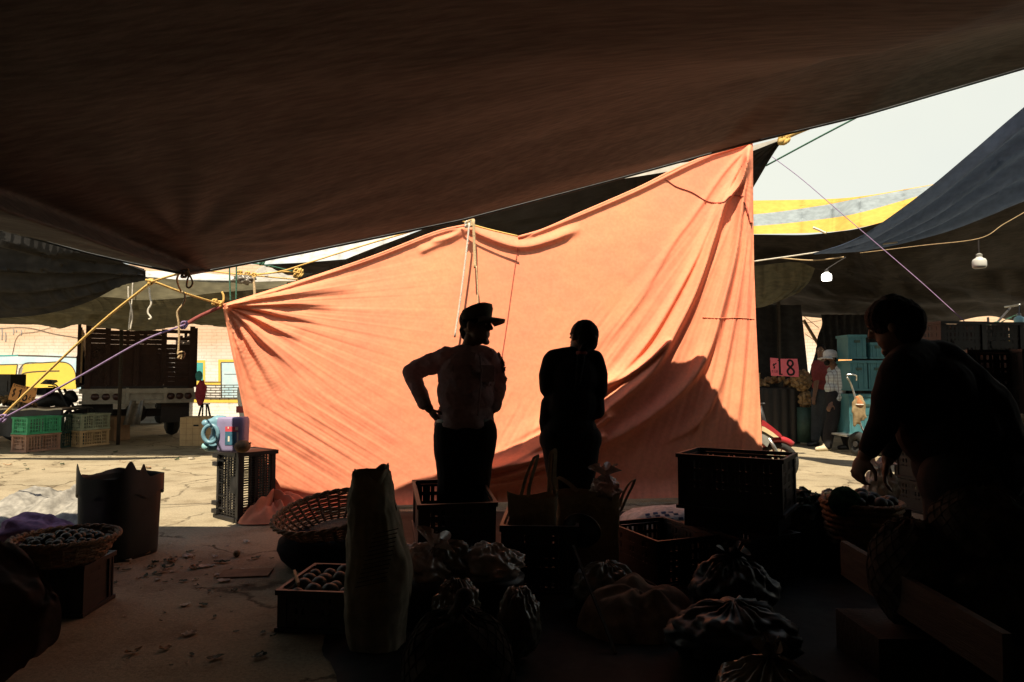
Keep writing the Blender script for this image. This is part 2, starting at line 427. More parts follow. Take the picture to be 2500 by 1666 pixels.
def ground_mat():
    m = bpy.data.materials.new('cracked_concrete'); m.use_nodes = True
    t = m.node_tree; N = t.nodes; L = t.links; bs = N['Principled BSDF']
    tc = N.new('ShaderNodeTexCoord')
    def nz(scale, detail=6, rough=.6):
        n = N.new('ShaderNodeTexNoise'); n.inputs['Scale'].default_value = scale; n.inputs['Detail'].default_value = detail
        n.inputs['Roughness'].default_value = rough; L.new(tc.outputs['Object'], n.inputs['Vector']); return n
    def ramp(src, p0, c0, p1, c1):
        r = N.new('ShaderNodeValToRGB'); r.color_ramp.elements[0].position = p0; r.color_ramp.elements[1].position = p1
        r.color_ramp.elements[0].color = (*c0, 1); r.color_ramp.elements[1].color = (*c1, 1); L.new(src, r.inputs[0]); return r
    def mul(a, b, f=1.0):
        x = N.new('ShaderNodeMix'); x.data_type = 'RGBA'; x.blend_type = 'MULTIPLY'; x.inputs['Factor'].default_value = f
        L.new(a, x.inputs['A']); L.new(b, x.inputs['B']); return x.outputs['Result']
    big = ramp(nz(.7, 8).outputs['Fac'], .3, (.275, .235, .155), .7, (.39, .33, .22))
    fine = nz(55, 6, .75)
    c = mul(big.outputs[0], ramp(fine.outputs['Fac'], .3, (.62, .6, .58), .62, (1.08, 1.06, 1.04)).outputs[0])
    stain = ramp(nz(2.3, 7, .7).outputs['Fac'], .36, (.62, .58, .54), .52, (1, 1, 1))
    c = mul(c, stain.outputs[0], .8)
    # cracks: warped cell borders, broken up by a mask
    wp = nz(1.6, 6, .6)
    ad = N.new('ShaderNodeVectorMath'); ad.operation = 'MULTIPLY_ADD'
    ad.inputs[1].default_value = (.9, .9, 0)
    L.new(wp.outputs['Color'], ad.inputs[0]); L.new(tc.outputs['Object'], ad.inputs[2])
    vo = N.new('ShaderNodeTexVoronoi'); vo.feature = 'DISTANCE_TO_EDGE'; vo.inputs['Scale'].default_value = .85
    L.new(ad.outputs[0], vo.inputs['Vector'])
    cr = ramp(vo.outputs['Distance'], .003, (.36, .33, .30), .020, (1, 1, 1))
    mk = ramp(nz(.55, 3).outputs['Fac'], .50, (0, 0, 0), .58, (1, 1, 1))
    li = N.new('ShaderNodeMix'); li.data_type = 'RGBA'; li.blend_type = 'LIGHTEN'; li.inputs['Factor'].default_value = 1
    L.new(cr.outputs[0], li.inputs['A']); L.new(mk.outputs[0], li.inputs['B'])
    c = mul(c, li.outputs['Result'])
    L.new(c, bs.inputs['Base Color'])
    bs.inputs['Roughness'].default_value = .92; bs.inputs['Specular IOR Level'].default_value = .2
    bp = N.new('ShaderNodeBump'); bp.inputs['Strength'].default_value = .5; bp.inputs['Distance'].default_value = .02
    hm = N.new('ShaderNodeMath'); hm.operation = 'ADD'
    L.new(fine.outputs['Fac'], hm.inputs[0]); L.new(li.outputs['Result'], hm.inputs[1])
    L.new(hm.outputs[0], bp.inputs['Height']); L.new(bp.outputs[0], bs.inputs['Normal'])
    return m

def wall_mat():
    """painted brick: bare peach render above, whitewash over brick courses below"""
    m = bpy.data.materials.new('painted_brick'); m.use_nodes = True
    t = m.node_tree; N = t.nodes; L = t.links; bs = N['Principled BSDF']
    tc = N.new('ShaderNodeTexCoord'); sp = N.new('ShaderNodeSeparateXYZ'); L.new(tc.outputs['Object'], sp.inputs[0])
    cb = N.new('ShaderNodeCombineXYZ'); L.new(sp.outputs['X'], cb.inputs['X']); L.new(sp.outputs['Z'], cb.inputs['Y'])
    br = N.new('ShaderNodeTexBrick'); br.inputs['Scale'].default_value = 1.0
    br.inputs['Brick Width'].default_value = .26; br.inputs['Row Height'].default_value = .085; br.inputs['Mortar Size'].default_value = .008
    br.inputs['Color1'].default_value = (1, 1, 1, 1); br.inputs['Color2'].default_value = (.95, .94, .92, 1); br.inputs['Mortar'].default_value = (.5, .45, .4, 1)
    L.new(cb.outputs[0], br.inputs['Vector'])
    nz = N.new('ShaderNodeTexNoise'); nz.inputs['Scale'].default_value = 1.1; nz.inputs['Detail'].default_value = 7
    L.new(tc.outputs['Object'], nz.inputs['Vector'])
    ms = N.new('ShaderNodeMath'); ms.operation = 'MULTIPLY_ADD'; ms.inputs[1].default_value = 1.0; L.new(nz.outputs['Fac'], ms.inputs[0]); L.new(sp.outputs['Z'], ms.inputs[2])
    r = N.new('ShaderNodeValToRGB'); cr = r.color_ramp
    cr.elements[0].position = .50; cr.elements[0].color = (.82, .79, .72, 1)
    cr.elements[1].position = .70; cr.elements[1].color = (.66, .46, .31, 1)
    dv = N.new('ShaderNodeMath'); dv.operation = 'MULTIPLY'; dv.inputs[1].default_value = .25
    L.new(ms.outputs[0], dv.inputs[0]); L.new(dv.outputs[0], r.inputs[0])
    st = N.new('ShaderNodeTexNoise'); st.inputs['Scale'].default_value = 3; st.inputs['Detail'].default_value = 8; st.inputs['Roughness'].default_value = .75
    L.new(tc.outputs['Object'], st.inputs['Vector'])
    rs = N.new('ShaderNodeValToRGB'); rs.color_ramp.elements[0].position = .33; rs.color_ramp.elements[1].position = .45
    rs.color_ramp.elements[0].color = (.6, .52, .45, 1); rs.color_ramp.elements[1].color = (1, 1, 1, 1); L.new(st.outputs['Fac'], rs.inputs[0])
    a = N.new('ShaderNodeMix'); a.data_type = 'RGBA'; a.blend_type = 'MULTIPLY'; a.inputs['Factor'].default_value = .4
    L.new(r.outputs[0], a.inputs['A']); L.new(br.outputs['Color'], a.inputs['B'])
    b = N.new('ShaderNodeMix'); b.data_type = 'RGBA'; b.blend_type = 'MULTIPLY'; b.inputs['Factor'].default_value = .8
    L.new(a.outputs['Result'], b.inputs['A']); L.new(rs.outputs[0], b.inputs['B'])
    L.new(b.outputs['Result'], bs.inputs['Base Color']); bs.inputs['Roughness'].default_value = .9
    bp = N.new('ShaderNodeBump'); bp.inputs['Strength'].default_value = .4; bp.inputs['Distance'].default_value = .01
    L.new(br.outputs['Color'], bp.inputs['Height']); L.new(bp.outputs[0], bs.inputs['Normal'])
    return m
# ------------------------------------------------------------ ground and wall
rnd = random.Random(7)
g = MB(); g.grid(61, 61, lambda u, v: (lerp(-150, 150, u), lerp(-40, 260, v), 0))
ground = structure(g.build('ground', ground_mat()))

WD = 18.0
w = MB(); w.box((0, WD + .15, 2.1), (64, .3, 4.2)); 
wall = tag(w.build('mural_wall', wall_mat(), base=(0, WD, 0)), 'long whitewashed brick wall painted with yellow windows, behind the parked truck', 'wall')
def onwall(x, y, z): return Vector((x, WD - .004 + y, z))
def wpt(px, py):
    p = P(px, py, WD); return (p.x, p.z)
def wpoly(name, pts, m, lift=0.0):
    b = MB(); q = [wpt(*p) for p in pts]
    b.add([onwall(x, -lift, z) for x, z in q], [tuple(range(len(q)))])
    return b.build(name, m, wall)
def wline(pts, wd=.025, lift=.006, name='painted_outline', m='muralline'):
    b = MB()
    q = [wpt(*p) for p in pts]
    b.ribbon([(p.x, p.y) for p in catmull([(x, z, 0) for x, z in q], 6)], wd, onwall, lift)
    return b.build(name, M[m], wall)
wpoly('painted_band', [(-60, 872), (45, 869), (160, 866), (190, 874), (202, 900), (202, 950), (187, 950), (186, 915), (176, 894), (150, 884), (60, 889), (-60, 893)], M['muralblue'])
wpoly('painted_window', [(58, 890), (150, 884), (166, 887), (178, 897), (184, 912), (187, 950), (60, 955), (40, 930), (50, 915), (54, 902)], M['muralyellow'], .002)
wpoly('painted_window', [(-60, 894), (43, 890), (38, 932), (-60, 940)], M['muralyellow'], .002)
wpoly('painted_grille', [(46, 899), (57, 898), (52, 916), (44, 922)], M['muralgrey'], .003)
wline([(58, 952), (45, 930), (57, 890), (105, 886), (150, 884), (172, 891), (184, 910), (186, 935), (188, 948)])
wline([(47, 921), (62, 911), (100, 907), (146, 906)], .03)
wline([(43, 890), (40, 912), (37, 935)]); wline([(-60, 894), (0, 891), (43, 890)])
wline([(-60, 870), (30, 868), (45, 867)], .03, m='muralteal'); wline([(45, 868), (120, 870), (195, 873)], .03)
wline([(30, 868), (45, 820), (90, 810), (150, 792)], .012); wline([(-40, 805), (60, 800), (130, 815), (190, 825)], .015)
for k in range(9):
    y = 957 + k * 8.5
    wline([(-60, y + 1), (40, y), (120, y + 1), (200, y)], .014)
for k in range(30):
    r, x = divmod(k, 5); wline([(20 + x * 38 + (r % 2) * 18, 958 + r * 8.5), (20 + x * 38 + (r % 2) * 18, 965 + r * 8.5)], .014)
wpoly('painted_window', [(480, 886), (496, 886), (496, 930), (480, 930)], M['muralteal'], .003)
wpoly('painted_frame', [(470, 880), (501, 880), (501, 932), (533, 932), (533, 878), (580, 878), (580, 886), (540, 886), (540, 940), (470, 940)], M['muralyellow'], .001)
wpoly('painted_door', [(541, 886), (640, 886), (640, 974), (541, 974)], M['muralblue'], .003)
wpoly('painted_stripe', [(470, 975), (640, 976), (640, 984), (470, 983)], M['muralyellow'], .002)
wline([(540, 886), (540.5, 930), (541, 972)], .035); wline([(540, 885), (575, 885), (640, 885)], .02)
wline([(500, 933), (520, 933), (540, 933)], .02); wline([(548, 914), (575, 914), (640, 914)], .012)
for k in range(6):
    y = 940 + k * 6.2
    wline([(498, y), (540, y + .5), (640, y)], .016)
    for j in range(5):
        x = 505 + j * 22 + (k % 2) * 10
        wline([(x, y), (x, y + 6)], .014)
wline([(470, 973), (540, 974), (640, 973)], .04)
# faded fruit mural seen through the gap on the right
for (px, py, r, m) in ((2462, 842, 13, 'muralyellow'), (2478, 830, 8, 'muralyellow'), (2463, 857, 9, 'muralred'), (2453, 838, 6, 'muralred'),
                       (2470, 848, 6, 'muralgreen'), (2450, 850, 6, 'muralgreen'), (2485, 850, 7, 'muralgreen'), (2490, 862, 6, 'muralred'), (2458, 828, 5, 'muralgreen')):
    wpoly('painted_fruit', [(px + r * math.cos(a) * (1 + .2 * math.sin(3 * a + px)), py + r * .75 * math.sin(a)) for a in [k * math.pi / 8 for k in range(16)]], M[m], .001 * (1 + px % 3))
rr = random.Random(3)
for k in range(12):
    x, y = 2440 + rr.random() * 60, 830 + rr.random() * 50
    wline([(x, y), (x + rr.uniform(-8, 8), y + 6), (x + rr.uniform(-10, 10), y + 14)], .02)
wpoly('painted_panel', [(2035, 862), (2080, 850), (2084, 905), (2040, 903)], mat('apricot_wall_paint', (.80, .42, .16), .8, .08, 3), .001)
# rust streaks and a cable on the upper wall
for (x, y, l) in ((5, 800, 30), (14, 812, 22), (33, 803, 14), (52, 806, 12), (40, 806, 5)):
    wline([(x, y), (x + 1, y + l / 2), (x, y + l)], .03, m='muralgrey', name='painted_stain')

# ------------------------------------------------------------ canopies
def sheet(name, rows, m, label=None, cat='canopy', nu=60, nv=40, sag=0.0, wr=0.0, seed=0, wdir=(1, 6), group=None, parent=None, folds=None):
    """tarp surface through rows of points (px, py, d): each row a curve, rows joined by smooth curves"""
    curves = [catmull([P(*p) for p in r], 10) for r in rows]
    curves = [[c[min(len(c) - 1, int(round(i * (len(c) - 1) / (nu - 1))))] for i in range(nu)] for c in curves]
    cols = [catmull([c[i] for c in curves], 12) for i in range(nu)]
    b = MB()
    def fn(u, v):
        c = cols[int(round(u * (nu - 1)))]; t = v * (len(c) - 1); k = min(int(t), len(c) - 2)
        p = c[k].lerp(c[k + 1], t - k)
        h = -sag * 4 * v * (1 - v) * (.5 + 2 * u * (1 - u))
        if wr: h += wr * smooth(v * 5) * smooth((1 - v) * 5) * mn.fractal(Vector((u * wdir[0] + seed, v * wdir[1], seed * 1.7)), 1.2, 2.0, 3)
        if folds: h += folds(u, v)
        return (p.x, p.y, p.z + h)
    b.grid(nu, nv, fn)
    o = b.build(name, M[m], parent, base=None if parent else fn(0, 0), sm=True)
    if label: tag(o, label, cat, group)
    return o

# depth of the orange sheet, and the edge of the brown canopy whose shadow falls on it
TOPX = [545, 700, 900, 1060, 1140, 1200, 1265, 1330, 1420, 1560, 1680, 1838]
TOPY = [745, 697, 630, 568, 549, 560, 578, 558, 518, 457, 398, 345]
def dtop(px): return interp([545, 1140, 1838], [6.25, 6.85, 7.35], px)
def dbot(px): return interp([585, 870, 1300, 1866], [6.25, 6.42, 6.68, 7.0], px)
def ybot(px): return 920 + CAM_Z / dbot(px) * FPX
def dcloth(px, py):
    t = interp(TOPX, TOPY, px); return lerp(dtop(px), dbot(px), min(1, max(0, (py - t) / (ybot(px) - t))))
EX = [-2600, -600, 0, 100, 212, 325, 425, 457, 520, 744, 1126, 1487, 1838, 2114, 2500, 3100, 3700, 5000]
EY = [450, 470, 557, 585, 616, 642, 662, 667, 657, 614, 536, 441, 345, 278, 165, 10, -60, -80]
SHX = [640, 760, 870, 950, 1010, 1100, 1230, 1330, 1440, 1500, 1570, 1640, 1705, 1740, 1790, 1850]
SHY = [1190, 1213, 1222, 1212, 1185, 1165, 1115, 1075, 1012, 975, 925, 888, 886, 962, 1037, 1092]
def proj(p):
    y, z = p.y, p.z - CAM_Z
    yy = y * _c + z * _s; zz = -y * _s + z * _c
    return 1250 + p.x / yy * FPX, 833 - zz / yy * FPX
ed_x, ed_d = [-2600, -600, 100, 457], [4.4, 4.45, 4.5, 4.6]
def solve(S):
    for k in range(40, 1200):
        q = S - SUN * (k * .004)
        x, y = proj(q)
        if y < interp(EX, EY, x): return x, q.y
    return None
for x, y in zip(SHX, SHY):
    r = solve(P(x, y, dcloth(x, y)))
    if r and r[0] > ed_x[-1] + 30: ed_x.append(r[0]); ed_d.append(r[1])
for x, y in ((1960, 1207), (2150, 1203), (2500, 1215)):
    r = solve(G(x, y))
    if r and r[0] > ed_x[-1] + 30: ed_x.append(r[0]); ed_d.append(r[1])
ed_x.append(5000); ed_d.append(ed_d[-1])
def edge(px): return P(px, interp(EX, EY, px), interp(ed_x, ed_d, px))
_px = [lerp(-2600, 0, i / 20) for i in range(20)] + [lerp(0, 2500, i / 210) for i in range(210)] + [lerp(2500, 5000, i / 20) for i in range(21)]
EDGE = [edge(p) for p in _px]
TIE = edge(457)
NV = 110
b = MB()
def canopy_fn(u, v):
    e = EDGE[int(round(u * (len(EDGE) - 1)))]
    t = v ** 1.5
    y = lerp(e.y, -7.0, t); x = e.x * (1 + .35 * t)
    run = e.y - y
    k_ = smooth((e.x + 2.2) / 3.0)
    z = lerp(e.z, lerp(2.9, 2.55, k_), smooth(run / lerp(9.0, 5.0, k_))) + .14 * k_ * math.sin(min(1, run / 2.6) * math.pi)
    if v > .93: z -= (v - .93) / .07 * 2.6  # unseen rear drop behind the camera, added to block light
    p = Vector((x, y, z)); f = min(1, run / .35)
    p.z += f * (.10 * mn.noise(Vector((x * .45, y * .6, 3))) + .014 * mn.noise(Vector((x * .9 + y * .25, y * 2.2, 9))) + .003 * mn.noise(Vector((x * 1.7, y * 9, 1))))
    dx, dy = p.x - TIE.x, p.y - TIE.y; rr_ = math.hypot(dx, dy)
    a = math.atan2(-dy, dx)
    p.z += f * .022 * math.exp(-rr_ / .8) * min(1, rr_ / .55) * math.sin(a * 17 + 1.3 * math.sin(a * 5))
    return p
b.grid(len(EDGE), NV, canopy_fn)
canopy = tag(b.build('market_canopy', M['maincanopy'], base=EDGE[0], sm=True), 'huge brown tarp overhead sagging to a tied low point at left', 'canopy')
for sx_, x_ in ((-1, -5.6), (1, 6.2)):  # unseen side curtains, added to keep fill light off the foreground
    q = MB(); q.grid(60, 20, lambda u, v: (x_ + .06 * math.sin(u * 50) + .1 * math.sin(u * 9), lerp(-7.2, 4.35, u), lerp(.05, 3.0 + .3 * (sx_ > 0) * u, v)))
    q.build('side_light_blocker', M['blacktarp'], canopy, sm=True)
hm = MB(); hm.tube([e + Vector((0, .012, -.004)) for e in EDGE[15:]], .012, 6); hm.build('hem', M['maincanopy'], canopy, sm=True)

def diag(n, a, ph=0):
    return lambda u, v: a * math.sin((v * n + u * 2.2 + ph) * 6.28 + 1.5 * math.sin(u * 5)) * min(1, v * 6, (1 - v) * 6)
sheet('side_canopy', [[(-900, 380, 8.3), (-400, 410, 8.3), (0, 545, 8.4), (200, 605, 8.7), (352, 662, 9.1)],
                      [(-900, 600, 8.8), (-400, 640, 8.8), (0, 680, 8.9), (160, 680, 9.0), (354, 668, 9.15)],
                      [(-900, 800, 9.3), (-400, 795, 9.3), (0, 777, 9.3), (120, 765, 9.3), (215, 738, 9.25), (290, 700, 9.2), (356, 673, 9.2)]], 'blacktarp',
      'black creased tarp hanging low at far left, its corner tied beside the brown canopy', nu=90, nv=60, wr=.10, wdir=(2, 5), folds=diag(4, .05))
# khaki canopy over the truck
tb = sheet('truck_canopy', [[(-700, 690, 9.5), (0, 690, 9.5), (245, 690, 9.5), (500, 690, 9.5), (950, 690, 9.6)],
                            [(-700, 752, 10.8), (0, 750, 10.8), (300, 765, 11), (500, 756, 10.8), (950, 750, 10.8)],
                            [(-700, 788, 12), (0, 791, 12), (130, 798, 12), (200, 792, 12), (330, 800, 12.2), (450, 805, 12), (560, 801, 12), (950, 790, 12)],
                            [(-700, 750, 16), (0, 750, 16), (300, 750, 16), (500, 750, 16), (950, 750, 16)]], 'khaki',
           'khaki tarp canopy sagging over the parked truck', nu=110, nv=70, wr=.12, wdir=(5, 5), seed=2)
sheet('valance', [[(-100, 676, 9.46), (240, 679, 9.46), (352, 676, 9.46), (520, 690, 9.46), (700, 686, 9.5)],
                  [(-100, 720, 9.42), (243, 725, 9.42), (330, 733, 9.42), (430, 729, 9.42), (520, 716, 9.42), (700, 702, 9.45)]], 'khaki', nu=60, nv=8, parent=tb, wr=.02, seed=5)
# grey ridge canopies beyond, left of the orange sheet
sheet('grey_canopy', [[(690, 596, 16), (800, 590, 16), (1000, 560, 16)], [(645, 644, 13.2), (790, 637, 13.2), (1000, 612, 13.2)]], 'greytarplight',
      'pale grey sunlit tarp roof showing just under the brown canopy edge', nu=30, nv=14, wr=.04, seed=3, wdir=(3, 2))
sheet('dark_canopy', [[(646, 646, 13.0), (760, 640, 13.0), (1000, 620, 13.0)], [(690, 672, 15.5), (800, 672, 15.5), (1000, 660, 15.5)]], 'blacktarp',
      'black underside of a far tarp, below the pale grey tarp roof', nu=30, nv=14, wr=.05, seed=4, wdir=(3, 3))
go = sheet('ridge_canopy', [[(628, 658, 13.4), (645, 649, 13.2), (664, 655, 13.0)], [(600, 692, 11.6), (660, 690, 11.6), (728, 684, 11.6)]], 'greytarp',
           'grey ridged tarp end with a khaki band, beside the yellow rope bundle', nu=24, nv=14, wr=.02, seed=6, wdir=(3, 2))
sheet('valance', [[(480, 694, 11.62), (600, 693, 11.58), (730, 685, 11.58)], [(480, 708, 11.55), (600, 704, 11.55), (730, 698, 11.55)]], 'khaki', parent=go, nu=24, nv=5)
sheet('rear_canopy', [[(490, 709, 11.7), (600, 706, 11.7), (760, 696, 11.7)], [(500, 735, 13), (580, 742, 13), (760, 745, 13)]], 'blacktarp',
      'black tarp shadowed under the khaki band, behind the tied corner of the orange sheet', nu=24, nv=10, seed=7, wr=.03)
sheet('low_canopy', [[(330, 662, 15), (450, 664, 15), (560, 672, 15)], [(330, 681, 13.4), (450, 678, 13.4), (600, 684, 13.4)], [(330, 690, 13.3), (450, 690, 13.3), (600, 690, 13.3)]], 'greytarplight',
      'pale tarp strip between the khaki canopy and the sky', nu=24, nv=12, seed=8, wr=.02)
# black canopy beyond the orange sheet, its corner pulled up to the right
cb_ = sheet('black_canopy', [[(690, 700, 7.4), (820, 643, 7.5), (960, 588, 7.6), (1140, 526, 7.7), (1500, 438, 7.8), (1700, 388, 7.8), (1904, 341, 7.9)],
                       [(690, 715, 8.5), (820, 690, 9), (960, 650, 9), (1140, 600, 9), (1500, 540, 9), (1700, 480, 8.6), (1906, 344, 7.95)],
                       [(690, 740, 10), (820, 745, 10.5), (960, 720, 10.5), (1140, 690, 10.5), (1500, 640, 10.5), (1760, 545, 9.4), (1908, 347, 8.0)]], 'blacktarp',
      'black tarp behind the top of the orange sheet, corner pulled taut to a knot', nu=90, nv=40, wr=.05, seed=9, wdir=(4, 3))
sheet('folded_edge', [[(1500, 432, 7.72), (1620, 405, 7.72), (1700, 392, 7.72), (1800, 366, 7.76), (1902, 338, 7.85)], [(1500, 440, 7.66), (1620, 421, 7.66), (1700, 405, 7.66), (1800, 382, 7.72), (1904, 343, 7.83)]], 'greytarp', parent=cb_, nu=40, nv=6, wr=.015)
# striped canopy on the right with its dark underside
SEX = [1640, 1838, 1950, 2100, 2215, 2420, 2900]; SEY = [574, 573, 574, 557, 527, 480, 400]
sdx, sdd = [], []
for x, y in ((1800, 1086), (1900, 1087), (1960, 1093), (2010, 1104), (2050, 1117), (2090, 1130), (2180, 1138), (2300, 1142)):
    S = G(x, y)
    for k in range(40, 1600):
        c = S - SUN * (k * .004); a_, e_ = proj(c)
        if e_ < interp(SEX, SEY, a_):
            if not sdx or a_ > sdx[-1] + 10: sdx.append(a_); sdd.append(c.y)
            break
sd = lambda px: max(9.6, interp(sdx, sdd, px))
st = sheet('striped_canopy', [[(x, y, sd(x)) for x, y in zip(SEX[:3] + [2000, 2050] + SEX[3:], SEY[:3] + [571, 565] + SEY[3:])],
                              [(1640, 690, 12.5), (1838, 680, 12.5), (1950, 690, 12.5), (2100, 690, 12.5), (2215, 690, 12.5), (2420, 680, 12.5), (2900, 640, 12.5)],
                              [(1640, 752, 15.5), (1838, 748, 15.5), (1955, 772, 15.5), (2100, 784, 15.5), (2215, 796, 15.5), (2300, 793, 15.5), (2410, 772, 15.5), (2520, 786, 15.5), (2900, 780, 15.5)]], 'darktarp',
           'dark stall canopy with a yellow and grey striped front, right of the orange sheet', nu=110, nv=50, wr=.16, wdir=(7, 5), seed=11)
def stripe(m, a, c, k):
    T = [(1640, 492), (1838, 490), (2000, 487), (2100, 480), (2255, 455), (2420, 425), (2900, 340)]
    Bt = [(1640, 575), (1838, 572), (2000, 568), (2100, 556), (2255, 516), (2420, 479), (2900, 399)]
    row = lambda f: [(t[0], lerp(t[1], q[1], f(t[0])), sd(t[0]) + lerp(.75, -.02, f(t[0]))) for t, q in zip(T, Bt)]
    sheet('stripe', [row(a), row(c)], m, parent=st, nu=70, nv=8, wr=.02, seed=k)
fa = lambda x: interp([1640, 1838, 2060, 2120, 2900], [.45, .41, .12, .02, .01], x)
fb = lambda x: interp([1640, 1838, 2100, 2255, 2900], [.78, .76, .52, .35, .2], x)
stripe('yellowstripe', lambda x: 0, fa, 1); stripe('bluestripe', fa, fb, 2); stripe('yellowstripe', fb, lambda x: 1, 3)
sheet('blue_canopy', [[(1985, 618, 9.0), (2060, 598, 8.5), (2130, 566, 8.0), (2255, 478, 7.4), (2370, 382, 6.9), (2500, 268, 6.4), (2800, 20, 5.8)],
                      [(1987, 620, 9.05), (2060, 610, 8.7), (2150, 588, 8.3), (2280, 525, 7.9), (2400, 445, 7.4), (2500, 385, 7.0), (2800, 250, 6.5)],
                      [(1990, 622, 9.1), (2060, 612, 8.9), (2150, 600, 8.6), (2300, 562, 8.3), (2420, 518, 7.9), (2500, 487, 7.6), (2800, 380, 7.2)]], 'bluetarp',
      'blue tarp twisted to a point at left and widening to the right edge', nu=120, nv=50, wr=.03, wdir=(2, 6), seed=13,
      folds=lambda u, v: .04 * math.sin(v * 22 + u * 3) * min(1, u * 3))
sheet('brown_awning', [[(1700, 655, 11.0), (1838, 650, 11.0), (1940, 640, 11.0), (1990, 655, 11.0)], [(1700, 720, 11.2), (1838, 715, 11.2), (1940, 700, 11.2), (1978, 680, 11.1)],
                       [(1700, 755, 11.3), (1838, 753, 11.3), (1885, 742, 11.3), (1950, 715, 11.2)]], 'khaki',
      'brown creased awning scrap hanging under the striped canopy, beside the orange sheet', nu=50, nv=30, wr=.05, wdir=(9, 1), seed=14)

# ------------------------------------------------------------ the orange sheet
NU, NVC = 420, 300
LXY = ([545, 560, 575, 590, 603, 612, 622, 628], [745, 820, 895, 970, 1040, 1110, 1200, 1276])
RXY = ([1838, 1839, 1841, 1846, 1853, 1861, 1866], [345, 500, 650, 790, 930, 1090, 1203])
us = np.linspace(0, 1, NU); vs_ = np.linspace(0, 1, NVC)
tx = np.interp(us, np.linspace(0, 1, 2), [545, 1838]); ty = np.interp(tx, TOPX, TOPY)
bx = np.interp(us, [0, 1], [628, 1866]); by = np.array([ybot(x) for x in bx])
ly = np.interp(vs_, [0, 1], [745, by[0]]); lx = np.interp(ly, LXY[1], LXY[0])
ry = np.interp(vs_, [0, 1], [345, by[-1]]); rx = np.interp(ry, RXY[1], RXY[0])
U, V = np.meshgrid(us, vs_)
def coons(t, bt, l, r):
    c00, c10, c01, c11 = t[0], t[-1], bt[0], bt[-1]
    return (1 - V) * t[None, :] + V * bt[None, :] + (1 - U) * l[:, None] + U * r[:, None] - ((1 - U) * (1 - V) * c00 + U * (1 - V) * c10 + (1 - U) * V * c01 + U * V * c11)
PX = coons(tx, by * 0 + bx, lx, rx); PY = coons(ty, by, ly, ry)
Dt = np.interp(tx, [545, 1140, 1838], [6.25, 6.85, 7.35]); Db = np.array([dbot(x) for x in bx])
D = (1 - V) * Dt[None, :] + V * Db[None, :]
H = np.zeros_like(D)
def fold(pts, w0, w1, amp, lo=.45, fade=(.04, .35)):
    """a raised crease along the pixel polyline: broad above, steep on its lower side"""
    global H
    pts = [(p.x, p.y) for p in catmull([(x, y, 0) for x, y in pts], 8)]
    best = np.full(D.shape, 1e9); side = np.zeros_like(D); tt = np.zeros_like(D); n = len(pts) - 1
    for i in range(n):
        ax, ay = pts[i]; bx_, by_ = pts[i + 1]; dx, dy = bx_ - ax, by_ - ay; L2 = dx * dx + dy * dy + 1e-9
        t = np.clip(((PX - ax) * dx + (PY - ay) * dy) / L2, 0, 1)
        qx, qy = PX - (ax + t * dx), PY - (ay + t * dy); ds = np.hypot(qx, qy)
        m = ds < best
        best = np.where(m, ds, best); tt = np.where(m, (i + t) / n, tt)
        nx, ny = -dy, dx
        if ny < 0 or (abs(ny) < 1e-6 and nx < 0): nx, ny = -nx, -ny
        side = np.where(m, np.sign(qx * nx + qy * ny), side)
    w = w0 + (w1 - w0) * tt
    w = np.where(side > 0, w * lo, w)
    tap = np.clip(tt / fade[0], 0, 1) * np.clip((1 - tt) / fade[1], 0, 1)
    H += amp * np.exp(-(best / w) ** 2) * tap
def noise1(x, seed, n=7, f0=1.0):
    r_ = np.random.RandomState(seed); o = np.zeros_like(x)
    for k in range(n): o += np.sin(x * f0 * (1.55 ** k) + r_.rand() * 6.28) / (1.25 ** k)
    return o / 2.2
C0 = (545, 745)
for (x, y, x2, y2, x3, y3, a, w1) in ((640, 728, 740, 712, 880, 694, .050, 34), (660, 743, 740, 741, 830, 744, .040, 26), (630, 756, 690, 768, 790, 784, .040, 24),
                                  (620, 775, 670, 800, 735, 828, .035, 22), (600, 790, 645, 835, 730, 905, .045, 24), (585, 800, 620, 860, 680, 960, .040, 20),
                                  (572, 815, 598, 885, 645, 1000, .035, 18), (566, 835, 585, 920, 625, 1060, .028, 15)):
    fold([(548, 746), (x, y), (x2, y2), (x3, y3)], 5, w1 * 1.15, a * 1.9, .4, (.05, .5))
for pts, w0, w1, a in (([(1834, 350), (1812, 440), (1770, 500), (1745, 580), (1705, 700), (1655, 805), (1600, 900), (1530, 965), (1430, 1035), (1330, 1085), (1215, 1140), (1120, 1165)], 8, 30, .15),
                       ([(1837, 360), (1818, 470), (1797, 620), (1768, 740), (1735, 850), (1690, 930), (1600, 1010), (1480, 1080), (1330, 1130), (1180, 1165)], 8, 34, .115),
                       ([(1836, 355), (1790, 440), (1740, 540), (1680, 670), (1600, 810), (1520, 905), (1440, 960), (1370, 1010), (1280, 1060), (1200, 1100)], 6, 26, .045),
                       ([(1838, 370), (1826, 520), (1812, 680), (1785, 830), (1750, 960), (1700, 1040), (1600, 1090)], 7, 20, .045),
                       ([(1838, 380), (1833, 560), (1826, 720), (1815, 880), (1800, 1020), (1780, 1120)], 6, 16, .04),
                       ([(1836, 352), (1770, 420), (1700, 520), (1640, 600), (1570, 720), (1500, 810), (1430, 880)], 5, 22, .016),
                       ([(1640, 830), (1560, 900), (1470, 950), (1400, 1000), (1340, 1050)], 10, 18, .09),
                       ([(1500, 1010), (1400, 1080), (1300, 1125), (1180, 1150), (1060, 1172)], 14, 19, .16),
                       ([(1480, 1060), (1380, 1120), (1260, 1158), (1120, 1185)], 12, 17, .14),
                       ([(1440, 1110), (1330, 1160), (1180, 1192), (1050, 1205)], 12, 17, .13)):
    fold(pts, w0, w1, a, .36, (.03, .25))
